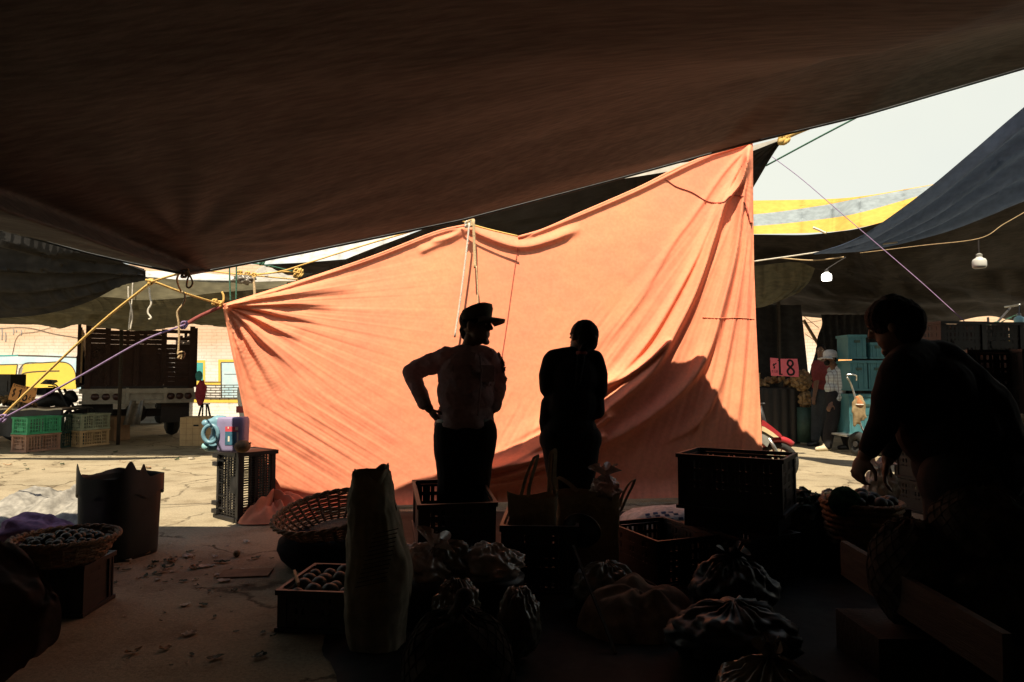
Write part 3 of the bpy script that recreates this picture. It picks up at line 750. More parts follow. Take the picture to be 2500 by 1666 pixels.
for pts, w, a in (([(1145, 552), (1180, 575), (1265, 602), (1340, 588), (1420, 556)], 16, .05), ([(1148, 555), (1120, 575), (1060, 600), (1020, 618)], 12, .022), ([(1136, 556), (1100, 578), (1050, 592)], 9, .02),
                  ([(560, 741), (700, 700), (900, 635), (1060, 573), (1135, 553)], 9, .03), ([(1275, 582), (1420, 524), (1560, 464), (1680, 405), (1780, 362)], 10, .035)):
    fold(pts, w, w, a, .6, (.05, .12))
# fine creases fanning from the two pulled corners
th = np.arctan2(PY - 345, 1838 - PX + 30); rr_ = np.hypot(PX - 1838, PY - 345)
H += .010 * noise1(th * 40, 3, 5) * np.clip((th - .75) / .5, 0, 1) * np.clip(rr_ / 160, 0, 1) * np.clip((1000 - rr_) / 300, .25, 1)
H += .014 * noise1(th * 62, 5, 4) * np.clip((th - 1.22) / .12, 0, 1) * np.clip(rr_ / 220, 0, 1)
th2 = np.arctan2(PY - 745, PX - 545 + 1); r2_ = np.hypot(PX - 545, PY - 745)
H += .010 * noise1(th2 * 34, 8) * np.clip(r2_ / 60, 0, 1) * np.exp(-r2_ / 210)
# soft diagonal creases low on the left and behind the second person
s1 = (PX * .52 - PY * .85); H += .0085 * noise1(s1 / 17, 11) * np.exp(-(((PX - 760) / 170) ** 2 + ((PY - 1070) / 100) ** 2))
s2 = (PX * .80 + PY * .60); H += .008 * noise1(s2 / 16, 12) * np.exp(-(((PX - 1520) / 120) ** 2 + ((PY - 900) / 140) ** 2))
s3 = (PX * .86 + PY * .5); H += .006 * noise1(s3 / 15, 14) * np.exp(-(((PX - 1250) / 80) ** 2 + ((PY - 1060) / 80) ** 2))
_r = np.random.RandomState(4)
for k in range(26):   # small crumples all over
    an, wl = _r.rand() * 6.28, 14 + 60 * _r.rand(); H += .00006 * wl / 14 * np.sin((PX * np.cos(an) + PY * np.sin(an)) / wl * 6.28 + _r.rand() * 6.28 + 1.5 * np.sin(PX / (90 + 60 * _r.rand()) + PY / (120 + 80 * _r.rand())))
H += .03 * np.sin(PX / 210 + 1) * np.sin(PY / 190) * np.clip(V * 5, 0, 1)
# the bottom runs out towards the viewer on the ground
H += .10 * np.clip((V - .93) / .07, 0, 1) ** 2 * (1 + .5 * noise1(PX / 40, 21))
b = MB()
vv = []
for j in range(NVC):
    for i in range(NU):
        p = P(PX[j, i], PY[j, i], D[j, i] - H[j, i]); p.z = max(p.z, .012)
        vv.append(p)
b.add(vv, [(j * NU + i, j * NU + i + 1, (j + 1) * NU + i + 1, (j + 1) * NU + i) for j in range(NVC - 1) for i in range(NU - 1)])
cloth = tag(b.build('hanging_sheet', M['orange'], base=P(1250, 1250, 6.6), sm=True), 'big sunlit orange cloth sheet tied up between canopies', 'cloth sheet')
# rolled hems along the top edge and the hanging flap at the middle tie
hp = [P(x, y + 1, dtop(x) - .02) for x, y in zip(TOPX[:5], TOPY[:5])]
h = MB(); h.tube(catmull(hp, 8), .014, 6); h.tube(catmull([P(x, y + 2, dtop(x) - .02) for x, y in zip(TOPX[6:], TOPY[6:])], 8), .016, 6)
h.tube(catmull([P(x, y, dcloth(x, y) - .015) for x, y in zip(LXY[0], LXY[1])], 5), .008, 6)
h.build('hem', M['orange'], cloth, sm=True)
def on_sheet(px, py, off=.006):
    k = int(np.argmin((PX - px) ** 2 + (PY - py) ** 2)); j, i = divmod(k, NU)
    return P(px, py, D[j, i] - H[j, i] - off)
def along(pts, n=60):
    c = catmull([(x, y, 0) for x, y in pts], 20)
    return [on_sheet(c[int(k * (len(c) - 1) / n)].x, c[int(k * (len(c) - 1) / n)].y) for k in range(n + 1)]
for line, r_ in ((((1265, 602), (1252, 690), (1238, 790), (1224, 880), (1205, 990), (1190, 1060)), .005), (((1715, 775), (1760, 777), (1800, 776), (1842, 779)), .004)):
    sm_ = MB(); sm_.tube(along(line), r_, 5); sm_.build('seam', M['seamshadow' if r_ > .0045 else 'orange'], cloth, sm=True)
shadow_line = MB(); shadow_line.tube(along(((1626, 438), (1650, 455), (1690, 470), (1728, 492), (1765, 494), (1785, 478), (1815, 480)), 80), .006, 5); shadow_line.build('cord', M['seamshadow'], cloth, sm=True)  # shadow line of a rope, drawn as a thin red tube on the sheet
shadow_line = MB(); shadow_line.tube(along(((1816, 494), (1824, 512), (1830, 540), (1837, 545)), 30), .009, 5); shadow_line.build('cord', M['seamshadow'], cloth, sm=True)  # right end of the drawn rope shadow, also a tube
# end of the sheet heaped on the ground beside the black crate
def heap_fn(u, v):
    a = u * 2 * math.pi; r = v
    p = G(668, 1268); cx, cy = p.x, p.y
    rx_, ry_ = .33 + .05 * math.sin(3 * a), .30 + .05 * math.sin(2 * a + 1)
    x = cx + rx_ * r * math.cos(a); y = cy + ry_ * r * math.sin(a)
    hgt = .15 * (1 - r ** 2.4) ** .8
    f = mn.noise(Vector((math.cos(a) * 2.2, math.sin(a) * 2.2, r * 1.2)))
    hgt += (1 - r) * .06 * math.sin(a * 9 + r * 5) + .10 * f * (1 - r * r) + .02 * math.sin(a * 15 - r * 9) * (1 - r)
    return (x, y, max(.012, hgt))
b = MB(); b.grid(120, 40, lambda u, v: heap_fn(u, lerp(1, .001, v))); b.build('trailing_end', M['orange'], cloth, sm=True)
# ------------------------------------------------------------ crates
def slot_panel(b, o, ux, uz, W, Hh, th, nv, nh, solid=None, k_=1.0):
    """open grid panel: o corner, ux/uz unit directions"""
    o = Vector(o); ux = Vector(ux); uz = Vector(uz); n = ux.cross(uz)
    rot = Matrix((ux, n, uz)).transposed()
    def bx(x0, x1, z0, z1, t=th): b.box(o + ux * (x0 + x1) / 2 + uz * (z0 + z1) / 2, (x1 - x0, t, z1 - z0), rot)
    fr = max(.016, W * .05)
    for k in range(nv + 1):
        x = fr + (W - 2 * fr) * k / nv; bw = (.006 if k % 4 else .012) * k_
        bx(x - bw, x + bw, 0.005, Hh - .005, th * .8)
    for k in range(nh + 1):
        z = Hh * k / nh; bh = .014 if k in (0, nh) else .006 * k_
        bx(0, W, max(0, z - bh), min(Hh, z + bh), th)
    if solid: bx(*solid, th * 1.15)
def make_crate(name, label, cat, m, w=.40, l=.60, h=.30, nv=9, nh=4, group=None, loc=(0, 0, 0), rz=0.0, fine=False):
    t = thing(name, label, cat, loc, group, rz, local=True)
    th = .008; kk = 1.9 if m == 'crateblack' else 1.0
    for sx in (-1, 1):
        for sy in (-1, 1):
            f = MB(); x, y = sx * (w / 2 - .018), sy * (l / 2 - .018)
            f.box((x, sy * (l / 2 - .006), h / 2), (.044, .012, h)); f.box((sx * (w / 2 - .006), y - sy * .007, h / 2), (.0118, .030, h - .002))
            f.build('corner_post', M[m], t)
    for z, q in ((h - .012, .024), (.012, .02)):
        r = MB()
        for s in (-1, 1):
            r.box((0, s * (l / 2 + .003), z), (w + .024, .018, q)); r.box((s * (w / 2 + .003), 0, z), (.0178, l - .002, q - .001))
        r.build('rim', M[m], t)
    fx = MB(); k = max(6, nv - 2)
    for i in range(k + 1): fx.box((lerp(-w / 2 + .02, w / 2 - .02, i / k), 0, .010), (.010, l - .03, .008))
    for i in range(k + 3): fx.box((0, lerp(-l / 2 + .02, l / 2 - .02, i / (k + 2)), .0185), (w - .03, .010, .008))
    fx.build('base_grid', M[m], t)
    hs = (.30, .70, .56, .74)
    for s, ux in ((-1, (1, 0, 0)), (1, (-1, 0, 0))):
        p = MB(); slot_panel(p, (-ux[0] * (w / 2 - .02), s * (l / 2 - .012), .02), ux, (0, 0, 1), w - .04, h - .045, th, nv, nh, None, kk)
        p.box((0, s * (l / 2 - .010), h * .70), (w * .34, .0105, .018)); p.box((0, s * (l / 2 - .010), h * .30), (w * .42, .0105, h * .22))
        p.build('end_panel', M[m], t)
    for s, uy in ((1, (0, 1, 0)), (-1, (0, -1, 0))):
        p = MB(); slot_panel(p, (s * (w / 2 - .012), -uy[1] * (l / 2 - .02), .02), uy, (0, 0, 1), l - .04, h - .045, th, int(nv * 1.5), nh, (.0, l - .04, .0, h * .34) if m == 'crateblack' else None, kk)
        p.build('side_panel', M[m], t)
    return t
def recolor(t, m):
    for o in [t] + list(t.children_recursive):
        if o.type == 'MESH':
            o.data = o.data.copy(); o.data.materials.clear(); o.data.materials.append(M[m])
    return t
def at(px, py, z=0.0): return G(px, py, z)

# stacks beside the left stall
Sx = Vector((1, 0, 0))
crate_a = make_crate('plastic_crate', 'brown plastic crate at the bottom of the stack, under the green crate', 'crate', 'cratebrown', .36, .56, .28, 7, 4, 'crates by the potato table')
p = at(72, 1103); p.y += .15; crate_a.location = p; crate_a.rotation_euler.z = R(-22)
def stackon(src, dz, label, m, dx=0, dr=0, group='crates by the potato table', at_=None, rz=None):
    loc = Vector(src.location) + Vector((dx, 0, dz)) if at_ is None else Vector(at_)
    t = dup(src, loc, (0, 0, src.rotation_euler.z + dr if rz is None else rz), label, group)
    return recolor(t, m) if m else t
stackon(crate_a, .285, 'bright green plastic crate stacked on the brown crate', 'crategreen', .004, R(1))
p = at(146, 1092); p.y += .1
c2 = stackon(crate_a, 0, 'dark green crate on the ground behind the green and brown stack', 'cratedark', at_=p, rz=R(-8))
stackon(c2, .285, 'dark green crate in the middle of its stack beside the green crate', None, .01, R(2))
p = at(200, 1090); p.y += .15
c3 = stackon(crate_a, 0, 'tan plastic crate on the ground under the grey green crate', 'cratetan', at_=p, rz=R(-20))
stackon(c3, .285, 'grey green plastic crate resting on the tan crate', 'crategrey', .01, R(1.5))

def box_thing(name, label, cat, m, size, loc, rz, flaps=False, tape=True, group=None, creases=True):
    w_, l_, h_ = size
    t = thing(name, label, cat, loc, group, rz, local=True)
    b = MB()
    b.grid(14, 10, lambda u, v: (lerp(-w_ / 2, w_ / 2, u), -l_ / 2 - .006 * math.sin(u * 3.14) * math.sin(v * 3.14), v * h_))
    b.grid(14, 10, lambda u, v: (lerp(w_ / 2, -w_ / 2, u), l_ / 2 + .006 * math.sin(u * 3.14) * math.sin(v * 3.14), v * h_))
    b.grid(14, 10, lambda u, v: (w_ / 2 + .006 * math.sin(u * 3.14) * math.sin(v * 3.14), lerp(-l_ / 2, l_ / 2, u), v * h_))
    b.grid(14, 10, lambda u, v: (-w_ / 2 - .006 * math.sin(u * 3.14) * math.sin(v * 3.14), lerp(l_ / 2, -l_ / 2, u), v * h_))
    b.grid(10, 10, lambda u, v: (lerp(-w_ / 2, w_ / 2, u), lerp(-l_ / 2, l_ / 2, v), h_ + .01 * math.sin(u * 3.14) * math.sin(v * 3.14)))
    b.build('carton_body', M[m], t)
    if tape:
        q = MB(); q.box((0, 0, h_ + .010), (w_ + .004, .05, .003)); q.box((0, -l_ / 2 - .008, h_ - .06), (.05, .002, .12)); q.build('tape', M['labelwhite'], t)
    if creases:
        q = MB()
        for k in range(1, 5): q.box((0, -l_ / 2 - .0075, h_ * k / 5), (w_ * .96, .002, .004))
        for k in range(1, 5): q.box((lerp(-w_ / 2, w_ / 2, k / 5), -l_ / 2 - .0075, h_ / 2), (.004, .0015, h_ * .96))
        q.build('crease', M['cardbrown'], t)
    hh = MB(); hh.box((0, -l_ / 2 - .0095, h_ * .72), (.09, .003, .03)); hh.build('hand_hole', M['ink'], t)
    return t
p = at(262, 1077); p.y += .2
box_thing('carton', 'brown cardboard carton standing between the crates and the thin pole', 'box', 'cardbrown', (.42, .36, .46), p, R(-18), tape=False)
p = at(476, 1089); p.y += .25
box_thing('carton', 'tan cardboard carton with printed grid lines, behind the blue jug', 'box', 'cardboard', (.56, .50, .50), p, R(3), tape=False)

# ------------------------------------------------------------ potato table, far left
tp = P(60, 995, 12.0)
tbl = thing('market_table', 'dark draped table at far left heaped with potatoes', 'table', (tp.x, 12.1, 0))
b = MB(); b.box((tp.x - .6, 12.2, .655), (2.8, .9, .03)); b.build('tabletop', M['darkmetal'], tbl)
b = MB(); b.grid(60, 12, lambda u, v: (lerp(tp.x - 2, tp.x + .82, u), 11.74 - .02 * v + .02 * math.sin(u * 60) * v, lerp(.65, .20, v) + .01 * math.sin(u * 23))); b.build('drape', M['blackplastic'], tbl, sm=True)
for sx in (-1.9, .75):
    for y in (11.85, 12.55):
        q = MB(); q.bar((tp.x + sx, y, 0), (tp.x + sx, y, .64), .04); q.build('leg', M['darkmetal'], tbl)
b = MB(); b.grid(50, 4, lambda u, v: (lerp(tp.x - 2, tp.x + .84, u), 11.73 - .012 * v, lerp(.678, .650, v) + .008 * math.sin(u * 40))); b.build('plastic_edge', M['labelwhite'], tbl, sm=True)
def spud_mesh(seed, nm, m):
    r = random.Random(seed); b = MB()
    b.ell((0, 0, 0), (.045, .034, .031), None, 12, 8, lambda d: 1 + .22 * mn.noise(d * 1.3 + Vector((seed, 0, 0))))
    o = b.build(nm, m, sm=True); return o
_protos = [spud_mesh(k, 'potato', M['potato']) for k in (1, 5, 9)]
_pm = [o.data for o in _protos]
for o in _protos: bpy.data.objects.remove(o)
rp_ = random.Random(12)
def spud(loc, label, group, sc_=1.0, name='potato', mesh=None, cat='potato'):
    o = bpy.data.objects.new(name, mesh or rp_.choice(_pm)); COL.objects.link(o); o.location = loc
    o.rotation_euler = (rp_.uniform(0, 6), rp_.uniform(0, 6), rp_.uniform(0, 6)); s = sc_ * rp_.uniform(.85, 1.2); o.scale = (s, s, s)
    return tag(o, label, cat, group)
for k in range(95):
    u, v = rp_.random(), rp_.random()
    x = tp.x - 1.0 + u * 1.15; h_ = .26 * math.sin(min(1, u * 1.05 + .1) * 2.9) * (1 - abs(v - .5) * 1.3) * (.6 + .4 * rp_.random())
    spud((x, 11.8 + v * .55, .69 + max(0, h_ * .85)), 'potato in the heap on the draped table at far left', 'potatoes on the left table')

# handwriting: strokes on a unit cell
GL = {'1': [[(.25, .75), (.55, 1), (.55, 0)]], '6': [[(.8, .95), (.45, .8), (.2, .4), (.3, .08), (.6, 0), (.85, .2), (.75, .45), (.45, .48), (.25, .3)]],
      '8': [[(.5, .52), (.2, .72), (.3, .95), (.5, 1), (.75, .92), (.8, .72), (.5, .52), (.15, .28), (.25, .05), (.5, 0), (.8, .07), (.88, .28), (.5, .52)]],
      '$': [[(.8, .8), (.5, .9), (.2, .75), (.35, .55), (.65, .45), (.8, .25), (.5, .1), (.2, .2)], [(.5, 1.08), (.5, -.08)]],
      'C': [[(.85, .85), (.5, 1), (.15, .6), (.2, .2), (.55, 0), (.85, .15)]], 'H': [[(.15, 1), (.15, 0)], [(.85, 1), (.85, 0)], [(.15, .5), (.85, .5)]],
      'A': [[(.1, 0), (.5, 1), (.9, 0)], [(.28, .4), (.72, .4)]], 'M': [[(.05, 0), (.2, 1), (.5, .4), (.8, 1), (.95, 0)]],
      'B': [[(.15, 0), (.15, 1), (.6, .95), (.7, .7), (.2, .52), (.75, .4), (.75, .1), (.15, 0)]], 'E': [[(.85, 1), (.15, 1), (.15, 0), (.85, 0)], [(.15, .5), (.7, .5)]],
      'R': [[(.15, 0), (.15, 1), (.75, .9), (.7, .55), (.15, .5)], [(.4, .5), (.85, 0)]], 'O': [[(.5, 1), (.12, .6), (.2, .1), (.55, 0), (.88, .4), (.8, .85), (.5, 1)]],
      'N': [[(.1, 0), (.15, 1), (.8, 0), (.9, 1)]], 'I': [[(.5, 1), (.5, 0)]], 'L': [[(.2, 1), (.2, 0), (.8, 0)]], 'K': [[(.15, 1), (.15, 0)], [(.85, 1), (.2, .5), (.85, 0)]],
      'U': [[(.1, 1), (.15, .15), (.5, 0), (.8, .15), (.9, 1)]], 'V': [[(.1, 1), (.5, 0), (.9, 1)]], 'T': [[(.05, 1), (.95, 1)], [(.5, 1), (.5, 0)]],
      'k': [[(.2, 1), (.2, 0)], [(.75, .6), (.25, .3), (.8, 0)]], 'g': [[(.7, .6), (.3, .6), (.2, .25), (.6, .15), (.7, .6), (.65, -.25), (.3, -.3)]], ' ': []}
def write(b, txt, x, z, cw, ch, wd, frame, slant=0.0, step=None, rise=0.0):
    for i, c in enumerate(txt):
        for st_ in GL[c]:
            pts = [(x + i * (step or cw * 1.25) + px * cw + slant * pz * ch, z + i * rise + pz * ch) for px, pz in st_]
            pts = [(q.x, q.y) for q in catmull([(a, c_, 0) for a, c_ in pts], 5)] if len(pts) > 2 and c not in 'HAMBEKLNVRT1' else pts
            b.ribbon(pts, wd, frame, .006)
def card(name, label, m, W, Hh, frame, wob=.01):
    pl = [(0, 0), (W * .5, wob * .5), (W, -wob), (W + wob, Hh * .5), (W - wob, Hh), (W * .4, Hh - wob), (0, Hh + wob * .5), (-wob, Hh * .5)]
    base = frame(W / 2, 0, 0)
    b = MB(); b.prism(pl, .008, frame)
    return tag(b.build(name, M[m], base=base), label, 'sign')
o_ = P(20, 976, 11.75); xv = (P(80, 987, 11.75) - o_); W1 = xv.length; xv.normalize(); zv = (P(33, 937, 11.85) - o_); H1 = zv.length; zv = (zv - xv * zv.dot(xv) * .0).normalized(); yv = xv.cross(zv).normalized() * -1
fr1 = lambda x, y, z: o_ + xv * x - yv * (-y) + zv * z
fr1 = lambda x, y, z: o_ + xv * x + yv * (-y if yv.y < 0 else y) + zv * z
s1_ = card('price_sign', 'orange card price sign reading $16 kg, stuck in the potato heap', 'signorange', W1, H1, fr1)
b = MB(); write(b, '$', .025, .07, .07, .14, .014, fr1); write(b, '16', .115, .03, .10, .19, .026, fr1, step=.10); write(b, 'kg', .325, .06, .045, .09, .010, fr1, .2)
write(b, 'CHAMBERON C', .02, .245, .028, .04, .007, fr1, step=.037, rise=.0)
b.build('lettering', M['ink'], s1_)
q = MB(); q.bar(fr1(W1 / 2, .02, -.12), fr1(W1 / 2, .02, H1 * .8), .015); q.build('stake', M['wood'], s1_)
# dark box at the far left, above the table
t = thing('radio_box', 'black box with a rounded corner on the table behind the orange price sign', 'box', P(10, 968, 12.4))
p0, p1 = P(-40, 968, 12.4), P(26, 914, 12.4)
b = MB(); b.box(((p0.x + p1.x) / 2, 12.6, (p0.z + p1.z) / 2), (p1.x - p0.x, .4, p1.z - p0.z)); b.build('cabinet', M['darkmetal'], t)
b = MB(); b.box((p1.x - .15, 12.395, (p0.z + p1.z) / 2 - .02), (.2, .01, .2)); b.build('panel', M['blackplastic'], t)

# motorbike behind the table
def wheel_parts(t, c, r, ax, w_=.09, rim='metal', m='tyre'):
    ax = Vector(ax).normalized(); rot = ax.to_track_quat('Z', 'Y').to_matrix()
    b = MB(); prof = []
    for k in range(9):
        a = k / 8 * math.pi * 2
        prof.append((r - w_ * .5 + w_ * .5 * math.cos(a), w_ * .5 * math.sin(a)))
    b.lathe(prof, 36, c, rot, fn=lambda a, i: 1 + .012 * (math.sin(a * 30) > 0) * (i in (0, 1, 7, 8)))
    ob = b.build('wheel', M[m], t, sm=True)
    q = MB(); q.lathe([(r - w_ * .9, -w_ * .3), (r - w_ * .75, -w_ * .3), (r - w_ * .75, w_ * .3), (r - w_ * .9, w_ * .3), (r - w_ * .9, -w_ * .3)], 32, c, rot)
    for k in range(10):
        a = k * math.pi / 5; d = rot @ Vector((math.cos(a), math.sin(a), 0)); q.bar(Vector(c) + d * .03, Vector(c) + d * (r - w_ * .85), .012)
    q.lathe([(.001, -w_ * .5), (.045, -w_ * .5), (.045, w_ * .5), (.001, w_ * .5)], 14, c, rot)
    q.build('rim', M[rim], ob); return ob
D2 = 13.1
mb = thing('motorbike', 'dark motorbike parked behind the potato table by the mural wall', 'motorbike', (P(130, 1000, D2).x, D2, 0))
X = lambda px, py, dd=0: P(px, py, D2 + dd)
wx_, wr_ = X(196, 1043), .30
fw = Vector((wx_.x, D2, .30)); rw = Vector((wx_.x - 1.25, D2, .30))
wheel_parts(mb, fw, .30, (0, 1, 0)); wheel_parts(mb, rw, .30, (0, 1, 0))
b = MB(); b.limb([(X(100, 985), .10), (X(135, 974), .13), (X(160, 986), .10)]); b.limb([(X(20, 985), .06), (X(100, 985), .10)]); b.build('fuel_tank', M['darkmetal'], mb, voxel=.02, smooth_it=3)
b = MB(); b.limb([(Vector((rw.x - .2, D2, .80)), .07), (X(60, 985), .08), (X(100, 988), .08)]); b.build('seat', M['blackplastic'], mb, sm=True)
b = MB(); b.limb([(Vector((fw.x - .5, D2, .45)), .16), (Vector((fw.x - .75, D2, .5)), .16)]); b.bar(rw, Vector((fw.x - .6, D2, .4)), .05); b.bar(Vector((fw.x - .6, D2, .4)), X(150, 975), .05); b.bar(Vector((rw.x, D2, .32)), Vector((rw.x + .2, D2, .75)), .05); b.build('engine', M['darkmetal'], mb)
for s in (-.08, .08):
    b = MB(); b.bar(fw + Vector((0, s, 0)), X(150, 950) + Vector((0, s, 0)), .035); b.build('fork', M['darkmetal'], mb)
b = MB(); b.tube(catmull([X(118, 944, -.35), X(132, 945, -.25), X(146, 951, -.05), X(146, 951, .05), X(136, 940, .3), X(128, 938, .4)], 5), .014, 6); b.build('handlebar', M['darkmetal'], mb, sm=True)
b = MB(); b.ell(X(121, 933, -.3), (.05, .015, .03)); b.tube([X(121, 936, -.3), X(134, 943, -.25)], .006); b.build('mirror', M['darkmetal'], mb, sm=True)
b = MB(); b.ell(X(131, 932, .3), (.02, .015, .035)); b.tube([X(131, 936, .3), X(137, 942, .3)], .006); b.build('mirror', M['darkmetal'], mb, sm=True)
b = MB(); b.limb([(X(160, 968), .05), (X(172, 965), .10), (X(180, 974), .08)]); b.build('headlight', M['darkmetal'], mb, voxel=.02, smooth_it=2)
b = MB(); c = fw
b.tube([c + Vector((.36 * math.cos(a), 0, .36 * math.sin(a))) for a in [R(20 + k * 10) for k in range(14)]], .03, 6); b.build('mudguard', M['darkmetal'], mb, sm=True)
b = MB(); b.box(X(112, 956, -.1), (.18, .25, .14)); b.build('top_box', M['blackplastic'], mb)
b = MB(); b.prism([(-.16, 0), (-.05, .09), (.16, .08), (.18, .04), (.05, -.01)], .02, lambda x, y, z: X(118, 938, .2) + Vector((x, y, z))); b.build('windscreen', M['greyplastic'], mb)

# ------------------------------------------------------------ stake-bed truck
TD = 13.3
xc_ = P(338, 960, TD).x; xl, xr = xc_ - .975, xc_ + .975
tk = thing('stake_truck', 'stake bed truck seen from behind, dark boards over a grimy white bumper', 'truck', ((xl + xr) / 2, TD, 0))
tw = xr - xl; xc = (xl + xr) / 2; TL_ = 3.6
zt = P(300, 803, TD).z; zb = P(300, 940, TD).z; zbt = P(300, 985, TD).z
def yaw(p):  # the truck stands slightly turned
    d = Vector(p) - Vector((xc, TD, 0)); a = R(31); return Vector((xc + d.x * math.cos(a) - d.y * math.sin(a), TD + d.x * math.sin(a) + d.y * math.cos(a), d.z))
ry_ = Matrix.Rotation(R(31), 3, 'Z')
def tb_(b, c, s): b.box(yaw(c), s, ry_); return b
b = MB(); tb_(b, (xc, TD + TL_ / 2, zb - .06), (tw - .05, TL_, .10)); tb_(b, (xc, TD + TL_ / 2 + 1.35, zb - .22), (.9, TL_ + 2.5, .2)); b.build('bed', M['darkmetal'], tk)
for s, nm in ((-1, 'side_panel'), (1, 'side_panel')):
    b = MB(); xs = xc + s * (tw / 2 - .02)
    for k in range(9):
        z0 = zb + .05 + k * (zt - zb - .1) / 9
        tb_(b, (xs, TD + TL_ / 2, z0 + .05), (.03, TL_, (.115 if k < 7 else .085)))
    pn = b.build(nm, M['slat' if s < 0 else 'truckwood'], tk)
    for y in (.03, 1.0, 2.0, 3.0, 4.1):
        q = MB(); tb_(q, (xs + s * .045, TD + y, (zt + zb) / 2), (.055, .08, zt - zb + .1)); q.build('stake', M['truckwood'], pn)
# tailgate: corner posts, boards with the two open slots at right, inner cargo
px2x = lambda px: xc + (px - 338) / 142.0
b = MB()
for px in (217, 262, 331, 398, 470):
    tb_(b, (px2x(px), TD - .03, (zt + zb) / 2), (.09, .05, zt - zb + (.15 if px in (217, 470) else 0)))
gate = b.build('tailgate', M['truckwood'], tk)
b = MB()
zz = lambda py: P(300, py, TD).z
for (a, c_, t0, t1) in ((222, 262, 806, 943), (262, 331, 809, 943), (331, 398, 806, 943), (400, 470, 839, 943), (400, 470, 821, 829), (400, 470, 803, 812)):
    n = max(1, int((t1 - t0) / 11))
    for k in range(n):
        y0, y1 = lerp(t0, t1, k / n), lerp(t0, t1, (k + 1) / n)
        tb_(b, ((px2x(a) + px2x(c_)) / 2, TD, (zz(y0) + zz(y1)) / 2), (px2x(c_) - px2x(a) - .01, .03, (zz(y0) - zz(y1)) - .003))
b.build('board', M['truckwood'], gate)
b = MB(); tb_(b, (px2x(300), TD + 1.2, (zz(848) + zb) / 2), (px2x(395) - px2x(222), 1.6, zz(848) - zb)); tb_(b, (px2x(300), TD + 3, zb + .3), (tw * .85, 1.6, .6)); b.build('cargo', M['truckinner'], tk)
b = MB()
for px in (309, 352): tb_(b, (px2x(px), TD + .05, zz(825)), (.05, .03, .42))
tb_(b, (px2x(240), TD + .1, zz(802)), (.32, .03, .03)); b.build('rope_post', M['slat'], tk)
# bumper with its lamp boxes
zbm = (zz(947) + zz(985)) / 2
b = MB(); tb_(b, (xc, TD - .06, zbm + .09), (tw, .10, .09)); tb_(b, (xc, TD - .06, zbm - .12), (tw, .10, .06))
tb_(b, (px2x(258), TD - .04, zbm - .015), (px2x(311) - px2x(208), .06, .15)); tb_(b, (px2x(442), TD - .04, zbm - .015), (px2x(482) - px2x(403), .06, .15))
tb_(b, (px2x(357), TD - .02, zbm - .015), (px2x(400) - px2x(314), .05, .15))
bm = b.build('bumper', M['truckwhite'], tk)
q = MB()
for px in (311, 403): tb_(q, (px2x(px), TD - .08, zbm), (.05, .07, .30))
tb_(q, (px2x(357), TD - .05, zbm + .02), (px2x(398) - px2x(316), .012, .012)); q.build('bracket', M['truckwhite'], bm)
for px in (236, 261, 286, 418, 440, 462):
    c = yaw((px2x(px), TD - .078, zz(968))); q = MB()
    q.lathe([(.001, .02), (.055, .016), (.068, .0), (.072, -.02), (.072, -.03)], 20, c, ry_ @ Matrix.Rotation(R(90), 3, 'X')); q.build('tail_lamp', M['lamp'], tk, sm=True)
for s in (-1, 1):
    for y in (.95,):
        wheel_parts(tk, yaw((xc + s * (tw / 2 - .30), TD + y, .46)), .46, ry_ @ Vector((1, 0, 0)), .28, 'darkmetal')
    wheel_parts(tk, yaw((xc + s * (tw / 2 - .25), TD + 5.0, .46)), .46, ry_ @ Vector((1, 0, 0)), .26, 'darkmetal')
    q = MB(); tb_(q, (xc + s * (tw / 2 - .30), TD + .3, .55), (.52, .012, .5)); q.build('mudflap', M['blackplastic'], tk)
q = MB(); tb_(q, (xc, TD + .95, .48), (tw - .6, .16, .16)); q.ell(yaw((xc, TD + .95, .48)), (.22, .2, .2)); q.build('axle', M['darkmetal'], tk)
q = MB(); tb_(q, (xc, TD + 5.0, 1.25), (tw * .86, 1.3, 1.3)); tb_(q, (xc, TD + 5.9, .95), (tw * .8, .5, .7)); q.build('cab', M['truckwood'], tk)
q = MB()
q.grid(10, 10, lambda u, v: tuple(yaw((px2x(lerp(318, 352, u)) - .09 * v + .05 * (u - .5) * v, TD - .12 - .03 * math.sin(u * 8), lerp(zz(978), zz(1036), v)))))
pb = q.build('hanging_bag', M['bagdark'], None, base=tuple(yaw((px2x(335), TD - .12, zz(1036)))), sm=True)
tag(pb, 'translucent plastic bag dangling under the truck bumper', 'bag')
# red bundle and step stool on the right of the truck
c0 = P(491, 925, 13.6); c1 = P(490, 985, 13.6)
b = MB(); b.ell((c0 + c1) / 2, (.10, .09, (c0.z - c1.z) / 2 + .04), None, 20, 14, lambda d: 1 + .25 * mn.noise(d * 2.2) - .25 * (d.z > .3) * d.z)
rb = tag(b.build('cloth_bundle', M['redcloth'], base=c1, sm=True), 'red cloth bundle hanging on the right rear corner of the truck', 'cloth')
b = MB(); b.ell(P(486, 918, 13.58), (.07, .06, .10)); b.build('bundle_top', M['muralteal'], rb, sm=True)
st_ = thing('step_stool', 'small black folding step stool beside the tan carton', 'stool', at(498, 1060))
bs_ = at(498, 1060); dS = bs_.y
zt_ = P(498, 988, dS).z; 
for sx in (-1, 1):
    for sy in (-1, 1):
        q = MB(); q.bar((bs_.x + sx * .13, dS + sy * .18, 0), (bs_.x + sx * .05, dS + sy * .03, zt_), .028); q.build('leg', M['darkmetal'], st_)
q = MB(); q.box((bs_.x, dS, zt_ + .012), (.16, .16, .024)); q.build('seat', M['darkmetal'], st_)
q = MB(); 
for k in (.3, .6): q.bar((bs_.x - lerp(.13, .05, k), dS - lerp(.18, .03, k), zt_ * k), (bs_.x + lerp(.13, .05, k), dS - lerp(.18, .03, k), zt_ * k), .02)
q.build('rung', M['darkmetal'], st_)
